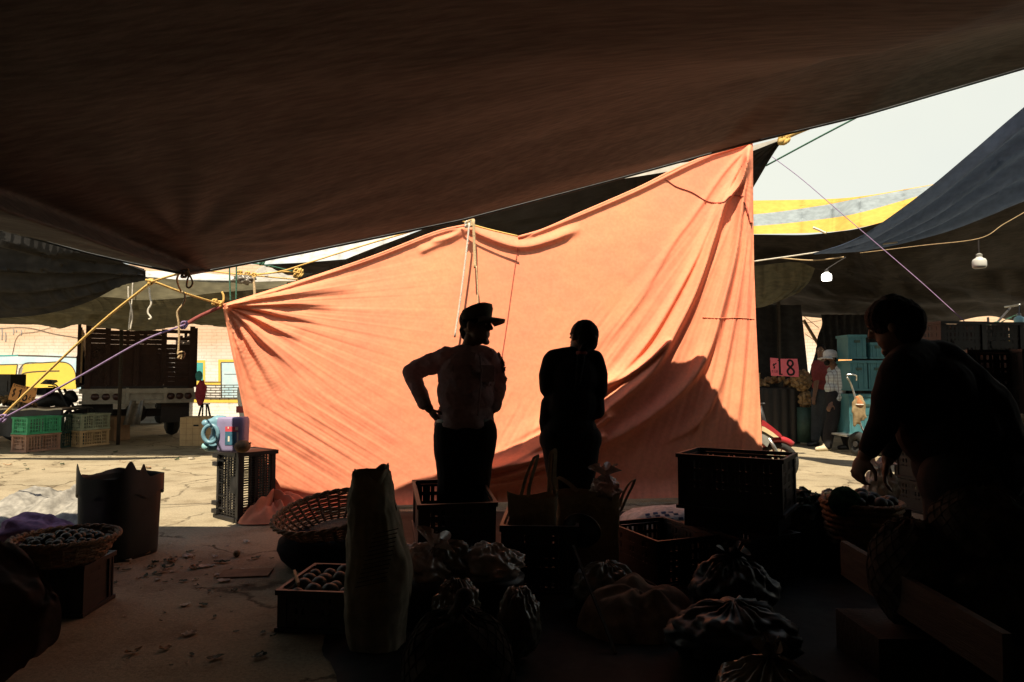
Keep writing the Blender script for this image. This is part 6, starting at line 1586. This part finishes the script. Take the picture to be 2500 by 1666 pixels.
rope('rope', 'pale rope at the right edge above the unlit bulb', [(2520, 508, 6.0), (2450, 548, 6.1), (2389, 583, 6.2), (2250, 600, 6.6), (2100, 618, 7.2)], .004, 'rope')
rope('rope', 'white rag strip hanging at the yellow stripe', [(1985, 556, 10.2), (2000, 562, 10.2), (2012, 568, 10.2), (2018, 569, 10.2)], .018, 'labelwhite', cat='rag')
rope('pole', 'tan pole leaning in the bright gap above the dark red shirt', [(1962, 782, 15), (1985, 820, 15), (2000, 845, 15)], .035, 'woodpale', cat='pole')
for k, (a, c) in enumerate((((1960, 790, 14.5), (2005, 783, 14.5)), ((1962, 772, 14.6), (2000, 802, 14.6)), ((1965, 815, 14.4), (1995, 836, 14.4)))):
    rope('wire', ['thin wire level across the bright gap over the dark red shirt', 'thin wire slanting across the top of the bright gap', 'short wire low in the bright gap'][k], [a, c], .006, 'darkmetal', cat='wire')
# wire tangle and struts in the gap at the far right
for k, (a, c, lb) in enumerate((((2352, 785, 9), (2356, 812, 9), 'dark upright strut left of the wire tangle'), ((2372, 789, 9), (2470, 870, 8.6), 'dark strut slanting down through the wire tangle'),
                                ((2345, 790, 9), (2330, 812, 9), 'short dark strut leaning left of the upright strut'), ((2412, 775, 10), (2414, 805, 10), 'grey strut above the wire tangle'), ((2444, 815, 8.8), (2446, 870, 8.8), 'dark post below the wire tangle'))):
    rope('strut', lb, [a, c], .016, 'darkmetal', cat='strut')
wt = MB(); rw2 = random.Random(8); c = P(2424, 806, 8.8)
for k in range(14):
    r = rw2.uniform(.03, .09); o_ = c + Vector((rw2.uniform(-.08, .08), rw2.uniform(-.05, .05), rw2.uniform(-.03, .05)))
    wt.tube([o_ + Vector((r * math.cos(a) * 1.3, .03 * math.sin(a * 2 + k), r * .7 * math.sin(a + k))) for a in [q * math.pi / 8 for q in range(17)]], .005, 4, cap=False)
for (x, y) in ((2500, 798), (2470, 776), (2485, 768), (2500, 842), (2440, 850), (2450, 880), (2490, 850)):
    wt.tube(catmull([c, (c + P(x, y, 8.6)) / 2 + Vector((0, 0, .03)), P(x, y, 8.6)], 5), .005, 4)
tag(wt.build('wire_tangle', M['ropegreen'], base=c, sm=True), 'tangle of wires in the bright gap at the right edge', 'wire')
film('plastic_bag', 'grey shredded bag caught in the wire tangle', P(2440, 807, 8.7), (.09, .05, .08), 'bagdark', 71, amp=.4, knot=False, nu=36, nv=18)
rope('strut', 'bright metal rod end under the dark canopy at right', [(2453, 750, 9), (2470, 748, 8.9), (2490, 744, 8.7)], .013, 'metal', cat='strut')
rope('strut', 'dark rod slanting from the metal rod down to the wire tangle', [(2466, 752, 9), (2424, 800, 8.8)], .014, 'darkmetal', cat='strut')
# ------------------------------------------------------------ litter on the concrete
lm = []
for k in range(9):
    b = MB(); r_ = random.Random(k + 40); n = 9; el = r_.uniform(.25, .8)
    b.grid(6, 5, lambda u, v: ((u - .5) * .06 * (1 - 1.2 * (v - .5) ** 2), (v - .5) * .06 * el * (1 - 1.5 * (u - .5) ** 2 * (k % 2)), .004 + .014 * abs(mn.noise(Vector((u * 2.5 + k, v * 2.5, k * 3.1)))) + .010 * (u - .5) ** 2 * (k % 3)))
    o = b.build('litter_scrap', [M['litter'], M['leaf'], M['cardbrown']][k % 3], solid=.002); lm.append(o.data); bpy.data.objects.remove(o)
rL = random.Random(77)
for k in range(150):
    z_ = 0 if k < 80 else (1 if k < 118 else 2)
    px, py = [(rL.gauss(430, 95), rL.gauss(1392, 30)), (rL.uniform(270, 720), rL.uniform(1320, 1640)), (rL.uniform(0, 520), rL.uniform(1088, 1150))][z_]
    p = at(px, py); kind = rL.choice([0, 0, 1, 1, 1, 2]); o = bpy.data.objects.new('litter_scrap', lm[kind + 3 * rL.randrange(3)]); COL.objects.link(o); s = rL.choice([.3, .4, .5, .6, .9, 1.2]) * (1.5 if z_ == 2 else 1)
    o.location = (p.x, p.y, .003); o.rotation_euler = (rL.uniform(-.1, .1), rL.uniform(-.1, .1), rL.uniform(0, 6)); o.scale = (s, s, s)
    nm_ = ['pale paper scrap', 'dark leaf scrap', 'brown husk scrap'][kind]
    tag(o, nm_ + (' lying on the shaded concrete in front' if z_ < 2 else ' lying in the road near the far crates'), 'litter', nm_ + ('s in front' if z_ < 2 else 's at the back'))
p = at(600, 1402); b = MB(); b.box((p.x, p.y, .006), (.30, .17, .008), Matrix.Rotation(R(8), 3, 'Z')); tag(b.build('cardboard_piece', M['asphaltpatch'], base=(p.x, p.y, 0)), 'flat brown cardboard piece on the concrete left of the black sack', 'cardboard')
p = at(578, 1360); b = MB(); b.ell((p.x, p.y, .022), (.024, .024, .022), None, 14, 9); tag(b.build('small_fruit', M['fruitbrown'], base=(p.x, p.y, 0), sm=True), 'single small round fruit lying on the concrete', 'fruit')
# ------------------------------------------------------------ people
def hand(b, wrist, d, nrm, s=1.0, curl=.5, thumb=1):
    """palm, four unequal bent fingers and a thumb; d points to the fingertips, nrm out of the back of the hand"""
    d = Vector(d).normalized(); nrm = Vector(nrm); nrm = (nrm - d * nrm.dot(d)).normalized(); sd = d.cross(nrm) * thumb
    w = Vector(wrist)
    rot = Matrix((sd, d, nrm)).transposed()
    b.ell(w + d * .045 * s, (.042 * s, .055 * s, .017 * s), rot, 16, 10)
    for k, (off, L) in enumerate(((-.030, .070), (-.010, .082), (.010, .078), (.029, .060))):
        p = w + d * .085 * s - sd * (-off) * s * -1; a = curl * .6; dr = d.copy()
        for j, q in enumerate((.45, .32, .23)):
            dr = (dr * math.cos(a) - nrm * math.sin(a)).normalized(); e = p + dr * L * q * s
            b.cap(p, (.0092 - .001 * j) * s, e, (.0084 - .001 * j) * s, 8, 2); p = e; a += curl * .45
            nn = nrm; 
    p = w + d * .03 * s + sd * .038 * s; e = p + (d * .55 + sd * .8 - nrm * .25).normalized() * .04 * s; b.cap(p, .012 * s, e, .010 * s, 8, 2); b.cap(e, .010 * s, e + (d * .9 + sd * .25 - nrm * .3).normalized() * .032 * s, .008 * s, 8, 2)
def head(b, c, f, up, s=1.0, jaw=1.0):
    """skull, jaw, brow, nose, lips, ears; f faces forward"""
    f = Vector(f).normalized(); up = Vector(up); up = (up - f * up.dot(f)).normalized(); l = up.cross(f); c = Vector(c)
    rot = Matrix((l, f, up)).transposed(); q = lambda x, y, z: c + (l * x + f * y + up * z) * s
    b.ell(q(0, -.012, .025), (.076 * s, .096 * s, .092 * s), rot, 24, 16)
    b.ell(q(0, .022, -.045), (.058 * s, .066 * s, .072 * s), rot, 20, 14)
    b.cap(q(-.012, .070, -.098), .020 * s, q(.012, .070, -.098), .020 * s, 12)
    b.cap(q(0, .082, .028), .010 * s, q(0, .104, -.012), .0135 * s, 10); b.cap(q(-.013, .092, -.016), .009 * s, q(.013, .092, -.016), .009 * s, 8)
    b.cap(q(-.034, .078, .036), .013 * s, q(.034, .078, .036), .013 * s, 10)
    b.cap(q(-.022, .078, -.046), .008 * s, q(.022, .078, -.046), .008 * s, 8); b.cap(q(-.018, .078, -.060), .009 * s, q(.018, .078, -.060), .009 * s, 8)
    for sx in (-1, 1):
        b.ell(q(sx * .036, .070, .010), (.014 * s, .012 * s, .010 * s), rot, 10, 8)
        b.ell(q(sx * .080, -.008, -.005), (.010 * s, .020 * s, .032 * s), rot, 12, 8)
    return q
def shoe(t, a, toe, m, s=1.0):
    b = MB(); a = Vector(a); toe = Vector(toe); d = (toe - a); d.z = 0; d.normalize()
    h0 = Vector((a.x, a.y, .045)); b.limb([(h0 - d * .05, .045 * s), (h0 + d * .06, .046 * s), (Vector((a.x, a.y, .036)) + d * .17, .036 * s)]); b.cap(h0, .05 * s, h0 + Vector((0, 0, .06)), .048 * s)
    return b.build('shoe', M[m], t, voxel=.010, smooth_it=3)
def eyes(t, q, s=1.0):
    for sx in (-1, 1):
        b = MB(); b.ell(q(sx * .034, .079, .010), (.010 * s, .006 * s, .006 * s), None, 10, 8); b.build('eye', M['whitebag'], t, sm=True)

# --- man in the cap, hands on hips
D_ = 4.27
m1t = thing('person', 'man in a peaked cap and long sleeved shirt standing with hands on hips', 'person', at(1133, 1396))
X = lambda px, py, dd=0.0: P(px, py, D_ + dd)
fdir = Vector((.90, -.42, -.06)); b = MB()
q = head(b, X(1164, 796), fdir, (0, 0, 1), 1.0)
b.limb([(X(1155, 822, .015), .052), (X(1143, 868, .02), .060)])
b.limb([(X(1140, 885), .08), (X(1138, 970), .09)])
for (w, d, n, th) in ((X(1047, 996, -.03), (.55, .1, -.8), (-.75, -.45, -.3), -1), (X(1203, 1000, .0), (-.5, -.1, -.85), (.8, -.4, -.3), 1)):
    hand(b, w, d, n, .98, .35, th)
b.cap(X(1036, 980, -.02), .030, X(1048, 998, -.03), .028); b.cap(X(1210, 985, .02), .030, X(1203, 1000), .028)
b.build('body', M['skin'], m1t, voxel=.0065, smooth_it=2); eyes(m1t, q)
b = MB(); b.ell(q(0, -.02, .035), (.082, .101, .088), Matrix.Rotation(math.atan2(-fdir.x, fdir.y), 3, 'Z'), 24, 14); b.cap(q(0, -.085, -.03), .035, q(0, -.075, -.065), .03)
b.build('hair', M['hair'], m1t, voxel=.008, smooth_it=1)
b = MB(); zr = Matrix.Rotation(math.atan2(-fdir.x, fdir.y), 3, 'Z') @ Matrix.Rotation(R(2), 3, 'X')
b.lathe([(.0845, -.012), (.087, .02), (.086, .045), (.077, .072), (.048, .088), (.001, .092)], 40, q(0, -.008, .050), zr, lambda a, i: 1 + .16 * abs(math.sin(a)) + (.03 * math.cos(a * 6) if i == 3 else 0) + (.05 * max(0, math.sin(a)) if i in (2, 3) else 0))
cp = b.build('cap', M['cap'], m1t, sm=True)
_c0 = q(0, -.008, .050); _cb = Vector(m1t['_base']); _fd = fdir.normalized()
for v in cp.data.vertices:
    w_ = v.co + _cb - _c0; t_ = max(0, w_.z) / .09; f_ = w_.dot(_fd) / .09
    v.co.z += t_ * (.022 * f_ - .006); v.co += _fd * (.012 * t_)
b = MB()
def visor(u, v):
    a = lerp(-1.15, 1.15, u); r = lerp(.085, .172 - .030 * (abs(a) / 1.15) ** 2, v)
    return q(r * math.sin(a) * .86, r * math.cos(a) + .012, .046 - .010 * v - .030 * (a / 1.15) ** 2 * v + .004)
b.grid(25, 8, visor); b.build('visor', M['cap'], cp, sm=True, solid=.018)
b = MB()   # shirt: torso, tail over the belt, both sleeves with cuffs
b.lathe([(.186, -.05), (.190, -.03), (.180, .03)], 40, X(1135, 1022), None, lambda a, i: (1 - .26 * abs(math.sin(a))) * (1 + .02 * math.sin(a * 5)), close=True)
b.cap(X(1034, 976, -.015), .043, X(1039, 986, -.02), .044); b.cap(X(1209, 980, .015), .042, X(1206, 990, .01), .043)
b.limb([(X(1100, 872), .062), (X(1140, 866, .01), .075), (X(1186, 868), .062)])
b.ell(X(1140, 915), (.180, .125, .17)); b.ell(X(1136, 965, -.01), (.178, .140, .17)); b.ell(X(1135, 1008), (.180, .135, .085))
b.limb([(X(1092, 872), .070), (X(1048, 892, .03), .066), (X(1004, 906, .05), .055)]); b.limb([(X(1003, 908, .05), .056), (X(1020, 950, .01), .050), (X(1038, 984, -.02), .040)])
b.limb([(X(1194, 872), .064), (X(1211, 900, .04), .058), (X(1219, 930, .07), .050)]); b.limb([(X(1219, 932, .07), .050), (X(1214, 960, .04), .045), (X(1207, 988, .01), .038)])
b.lathe([(.07, -.03), (.070, .0), (.060, .03)], 24, X(1146, 855, .02))
sh = b.build('shirt', M['shirt'], m1t, voxel=.008, smooth_it=4)
for v in sh.data.vertices:   # cloth creases
    w = v.co; k = mn.fractal(Vector((w.x * 6 + w.z * 3, w.y * 6, w.z * 4.5)), 1, 2, 4); v.co += v.normal * (.020 * k + .007 * max(0, 1 - abs(mn.noise(Vector((w.x * 5 - w.z * 4, w.y * 4, w.z * 6)))) * 5))
b = MB(); zs_ = [X(1168, y, -.155).z for y in (880, 1015)]
b.tube([X(1172, 872, -.105), X(1176, 905, -.135), X(1172, 960, -.155), X(1166, 1015, -.145)], .006, 5); b.build('placket', M['shirt'], sh, sm=True)
b = MB(); p_ = X(1190, 912, -.118); b.box(p_, (.085, .006, .10), Matrix.Rotation(R(14), 3, 'Z')); b.build('pocket', M['shirt'], sh)
b = MB()
for s in (-1, 1): b.add([X(1165 + s * 3, 862, -.09), X(1165 + s * 16, 860, -.07), X(1165 + s * 15, 876, -.10), X(1165 + s * 6, 880, -.115)], [(0, 1, 2, 3)])
b.build('collar', M['shirt'], sh, solid=.004)
b = MB()
b.limb([(X(1098, 1050), .103), (X(1170, 1050), .103)]); b.ell(X(1133, 1035), (.185, .13, .06))
b.limb([(X(1099, 1062), .108), (X(1103, 1140), .098), (X(1104, 1225, -.02), .080), (X(1104, 1372, .01), .068)])
b.limb([(X(1172, 1062), .106), (X(1166, 1140), .094), (X(1160, 1225, -.02), .078), (X(1158, 1372, .01), .066)])
tr = b.build('trousers', M['trousers'], m1t, voxel=.010, smooth_it=3)
for v in tr.data.vertices: v.co += v.normal * .010 * mn.fractal(Vector((v.co.x * 6, v.co.y * 6, v.co.z * 5)), 1, 2, 3)
b = MB(); b.lathe([(.182, -.016), (.186, 0), (.182, .016)], 40, X(1134, 1029), None, lambda a, i: 1 - .28 * abs(math.sin(a))); b.build('belt', M['blackplastic'], m1t, sm=True)
shoe(m1t, X(1104, 1390), X(1085, 1390, -.25), 'darkshoe'); shoe(m1t, X(1158, 1390), X(1180, 1390, -.25), 'darkshoe')

# --- woman with tied hair and folded arms
D_ = 4.45
w1 = thing('person', 'woman in a dark long top with tied hair, head tilted, arms folded', 'person', at(1392, 1376))
fd = Vector((-.55, .82, -.05)); up = Vector((.22, 0, 1)); b = MB()
q = head(b, X(1421, 828), fd, up, .98)
b.limb([(X(1418, 850), .056), (X(1408, 880, .01), .062)]); b.limb([(X(1400, 890), .08), (X(1396, 990), .09)])
hand(b, X(1362, 958, .15), (.9, .25, .1), (-.2, .9, .2), .9, .4, 1); hand(b, X(1425, 966, .16), (-.9, .2, .15), (.2, .9, .2), .9, .4, -1)
b.cap(X(1345, 955, .10), .032, X(1362, 958, .15), .028); b.cap(X(1445, 965, .10), .032, X(1425, 966, .16), .028)
b.build('body', M['skin'], w1, voxel=.0065, smooth_it=2); eyes(w1, q, .98)
b = MB(); zr = Matrix.Rotation(math.atan2(-fd.x, fd.y), 3, 'Z')
b.ell(q(0, -.022, .035), (.086, .100, .092), zr, 24, 16); b.ell(q(0, -.06, -.02), (.075, .06, .07), zr)
b.limb([(q(0, -.10, -.02), .04), (X(1420, 862, -.11), .030), (X(1416, 895, -.135), .026), (X(1412, 930, -.14), .020), (X(1404, 955, -.14), .008)])
hr = b.build('hair', M['hair'], w1, voxel=.008, smooth_it=2)
for v in hr.data.vertices: v.co += v.normal * .004 * mn.fractal(v.co * 28, 1, 2, 3)
b = MB(); b.lathe([(.034, -.01), (.038, 0), (.034, .01)], 14, X(1420, 862, -.11)); b.build('hair_tie', M['ropered'], hr)
b = MB()
b.limb([(X(1352, 876), .060), (X(1404, 872), .075), (X(1452, 876), .060)])
b.ell(X(1403, 920), (.165, .12, .16)); b.ell(X(1396, 985, 0), (.172, .125, .17)); b.ell(X(1392, 1050), (.178, .13, .12))
b.limb([(X(1347, 882), .062), (X(1337, 915, .0), .060), (X(1336, 946, -.01), .056)]); b.limb([(X(1337, 950, .0), .056), (X(1352, 958, .10), .040)])
b.limb([(X(1455, 882), .060), (X(1464, 918, .0), .058), (X(1464, 950, .0), .054)]); b.limb([(X(1464, 955, .0), .054), (X(1448, 965, .10), .040)])
b.limb([(X(1338, 985), .050), (X(1330, 1030), .040), (X(1325, 1058), .016)]); b.limb([(X(1456, 975), .05), (X(1458, 1004), .05), (X(1444, 1012), .04)])
b.lathe([(.066, -.03), (.07, .0), (.06, .03)], 20, X(1409, 866, .01))
tp_ = b.build('long_top', M['darkcloth'], w1, voxel=.009, smooth_it=4)
for v in tp_.data.vertices: v.co += v.normal * .006 * mn.fractal(Vector((v.co.x * 7, v.co.y * 7, v.co.z * 4)), 1, 2, 3)
b = MB(); b.limb([(X(1358, 1072), .112), (X(1428, 1072), .112)])
b.limb([(X(1362, 1080), .110), (X(1368, 1140), .100), (X(1374, 1215, -.01), .075), (X(1376, 1352), .056)])
b.limb([(X(1424, 1080), .112), (X(1420, 1140), .100), (X(1414, 1215, -.01), .075), (X(1412, 1352), .056)])
b.build('trousers', M['darkcloth'], w1, voxel=.010, smooth_it=4)
shoe(w1, X(1376, 1370), X(1366, 1370, .2), 'darkshoe', .9); shoe(w1, X(1412, 1370), X(1420, 1370, .2), 'darkshoe', .9)

# --- man in plaid with the hand truck
D_ = 11.4
p2 = thing('person', 'man in a white cap and pale plaid shirt walking, pulling the hand truck', 'person', at(2030, 1100))
fd = Vector((-.93, -.35, -.08)); b = MB()
q = head(b, X(2026, 877), fd, (-.08, 0, 1), .98)
b.limb([(X(2033, 890), .058), (X(2040, 905), .065)]); b.limb([(X(2040, 912), .08), (X(2043, 945), .09)])
hand(b, X(2031, 985, -.14), (-.6, -.2, -.75), (-.5, -.8, .2), 1.0, .7, -1); b.cap(X(2038, 975, -.13), .034, X(2031, 985, -.14), .030)
hand(b, X(2064, 921, .12), (.7, -.2, -.3), (.2, -.5, .8), 1.0, .9, 1); b.cap(X(2058, 924, .12), .034, X(2064, 921, .12), .03)
b.build('body', M['skin'], p2, voxel=.011, smooth_it=2); eyes(p2, q)
b = MB(); b.ell(q(0, -.03, .02), (.080, .090, .080), Matrix.Rotation(math.atan2(-fd.x, fd.y), 3, 'Z')); b.build('hair', M['hair'], p2, sm=True)
b = MB(); b.ell(q(0, .075, -.055), (.055, .035, .05), Matrix.Rotation(math.atan2(-fd.x, fd.y), 3, 'Z')); b.build('face_mask', M['darkcloth'], p2, sm=True)
b = MB(); zr = Matrix.Rotation(math.atan2(-fd.x, fd.y), 3, 'Z')
b.lathe([(.098, -.02), (.104, .02), (.10, .06), (.08, .095), (.04, .112), (.001, .115)], 30, q(0, -.012, .045), zr, lambda a, i: 1 + .12 * abs(math.sin(a)))
cp = b.build('cap', M['whitecap'], p2, sm=True)
b = MB()
def visor2(u, v):
    a = lerp(-1.2, 1.2, u); r = lerp(.09, .205 - .04 * (abs(a) / 1.2) ** 2, v); return q(r * math.sin(a) * .9, r * math.cos(a) + .01, .040 - .012 * v - .03 * (a / 1.2) ** 2 * v)
b.grid(21, 6, visor2); b.build('visor', M['whitecap'], cp, sm=True, solid=.012)
b = MB()
b.limb([(X(2030, 905, .1), .07), (X(2050, 903, -.05), .085)]); b.ell(X(2042, 925), (.165, .17, .17)); b.ell(X(2040, 948), (.18, .16, .14))
b.limb([(X(2054, 908, -.12), .08), (X(2056, 940, -.16), .072), (X(2054, 962, -.16), .064)]); b.limb([(X(2054, 964, -.16), .064), (X(2046, 973, -.15), .055), (X(2038, 978, -.13), .045)])
b.limb([(X(2040, 908, .14), .07), (X(2062, 930, .16), .06)])
sp_ = b.build('plaid_shirt', M['plaid'], p2, voxel=.014, smooth_it=3)
for v in sp_.data.vertices: v.co += v.normal * .010 * mn.fractal(Vector((v.co.x * 6, v.co.y * 6, v.co.z * 4)), 1, 2, 3)
b = MB(); b.limb([(X(2036, 964), .14), (X(2054, 966), .15)])
b.limb([(X(2038, 970, -.06), .135), (X(2034, 1020, -.08), .105), (X(2024, 1055, -.08), .09), (X(2020, 1088, -.08), .075)])
b.limb([(X(2056, 970, .06), .14), (X(2058, 1020, .1), .11), (X(2062, 1055, .12), .09), (X(2070, 1084, .16), .075)])
b.build('trousers', M['trousers'], p2, voxel=.014, smooth_it=3)
a = X(2016, 1096, -.08); shoe(p2, a, a + Vector((-.2, -.06, 0)), 'shoe', 1.05); a = X(2070, 1096, .18); shoe(p2, a, a + Vector((-.2, -.06, 0)), 'darkshoe', 1.05)

# --- man in dark red behind him
D_ = 12.1
p3 = thing('person', 'man in a dark red shirt and jeans, half hidden behind the plaid shirt', 'person', at(1998, 1088))
fd = Vector((-.5, -.85, -.05)); b = MB()
q = head(b, X(2004, 858), fd, (0, 0, 1), .98); b.limb([(X(2005, 870), .06), (X(2004, 890), .065)])
hand(b, X(1988, 968, -.1), (-.25, -.2, -.95), (-.7, -.6, 0), 1.0, .5, 1)
b.limb([(X(1994, 925, -.06), .045), (X(1991, 950, -.09), .040), (X(1988, 968, -.1), .03)]); b.limb([(X(2005, 895), .08), (X(2005, 940), .08)])
b.build('body', M['skin'], p3, voxel=.012, smooth_it=2); eyes(p3, q)
b = MB(); b.ell(q(0, -.022, .035), (.084, .096, .088), Matrix.Rotation(math.atan2(-fd.x, fd.y), 3, 'Z')); b.build('hair', M['hair'], p3, sm=True)
b = MB(); b.limb([(X(1993, 890), .075), (X(2020, 888), .075)]); b.ell(X(2006, 912), (.18, .13, .20)); b.ell(X(2006, 942), (.17, .13, .12)); b.limb([(X(1991, 893), .075), (X(1992, 925, -.05), .066)])
b.build('shirt', M['darkred'], p3, voxel=.014, smooth_it=3)
b = MB(); b.limb([(X(1998, 962), .13), (X(2012, 962), .13)]); b.limb([(X(1998, 966), .12), (X(1995, 1020), .10), (X(1990, 1072), .075)]); b.limb([(X(2012, 966), .12), (X(2014, 1020), .10), (X(2016, 1072), .075)])
b.build('jeans', M['jeans'], p3, voxel=.014, smooth_it=3)
a = X(1990, 1080); shoe(p3, a, a + Vector((-.18, -.1, 0)), 'darkshoe'); a = X(2016, 1080); shoe(p3, a, a + Vector((-.1, -.2, 0)), 'darkshoe')

# --- big figure bending over the vegetables at right
D_ = 3.1
p4 = thing('person', 'broad person in dark clothes bending over the vegetables at right', 'person', at(2330, 1560))
fd = Vector((-.72, .62, -.36)); b = MB()
q = head(b, X(2180, 795), fd, (-.30, .1, .95), 1.02)
b.limb([(X(2196, 830), .062), (X(2232, 872), .075)]); b.limb([(X(2245, 905), .08), (X(2310, 1020), .10)])
hand(b, X(2112, 1112, .02), (-.35, .1, -.9), (-.85, -.4, .3), 1.05, 1.25, -1); b.limb([(X(2160, 1030, .02), .048), (X(2138, 1070, .02), .044), (X(2112, 1112, .02), .032)])
hand(b, X(2168, 1122, .28), (-.2, 0, -.97), (-.7, .5, .2), 1.0, .45, 1); b.limb([(X(2196, 1040, .28), .045), (X(2180, 1085, .28), .040), (X(2168, 1122, .28), .03)])
b.build('body', M['skin'], p4, voxel=.0075, smooth_it=2); eyes(p4, q)
b = MB(); zr = Matrix.Rotation(math.atan2(-fd.x, fd.y), 3, 'Z') @ Matrix.Rotation(R(-16), 3, 'X')
b.ell(q(0, -.008, .044), (.094, .110, .094), zr, 24, 16); b.ell(q(0, -.05, -.02), (.088, .07, .09), zr); b.ell(q(0, -.085, .0), (.07, .05, .085), zr)
hr = b.build('hair', M['hair'], p4, voxel=.009, smooth_it=2)
for v in hr.data.vertices: v.co += v.normal * (.010 * mn.fractal(v.co * 14, 1, 2, 3) + .004 * mn.noise(Vector((v.co.x * 60, v.co.y * 60, v.co.z * 12))))
b = MB()
b.limb([(X(2205, 905, -.16), .085), (X(2240, 888, 0), .12), (X(2212, 905, .2), .08)]); b.ell(X(2262, 955), (.19, .22, .18)); b.ell(X(2318, 1050), (.225, .22, .20)); b.ell(X(2362, 1140), (.225, .22, .19))
b.limb([(X(2290, 900), .13), (X(2370, 1000), .17), (X(2400, 1090), .17)])
b.limb([(X(2196, 915, -.16), .084), (X(2172, 975, -.10), .074), (X(2160, 1032, -.02), .062), (X(2122, 1096, .015), .046)]); b.limb([(X(2212, 915, .22), .08), (X(2200, 980, .26), .07), (X(2196, 1038, .28), .06), (X(2174, 1106, .28), .045)])
tp_ = b.build('dark_top', M['darkcloth'], p4, voxel=.011, smooth_it=4)
for v in tp_.data.vertices: v.co += v.normal * .009 * mn.fractal(Vector((v.co.x * 6, v.co.y * 6, v.co.z * 4)), 1, 2, 3)
b = MB(); b.limb([(X(2340, 1180, -.12), .16), (X(2385, 1180, .12), .17)])
b.limb([(X(2345, 1190, -.12), .15), (X(2330, 1340, -.15), .11), (X(2340, 1535, -.1), .08)]); b.limb([(X(2390, 1190, .12), .15), (X(2375, 1340, .1), .11), (X(2385, 1535, .14), .08)])
b.build('trousers', M['trousers'], p4, voxel=.012, smooth_it=3)
a = X(2340, 1555, -.1); shoe(p4, a, a + Vector((-.2, -.05, 0)), 'darkshoe'); a = X(2385, 1555, .14); shoe(p4, a, a + Vector((-.2, .05, 0)), 'darkshoe')
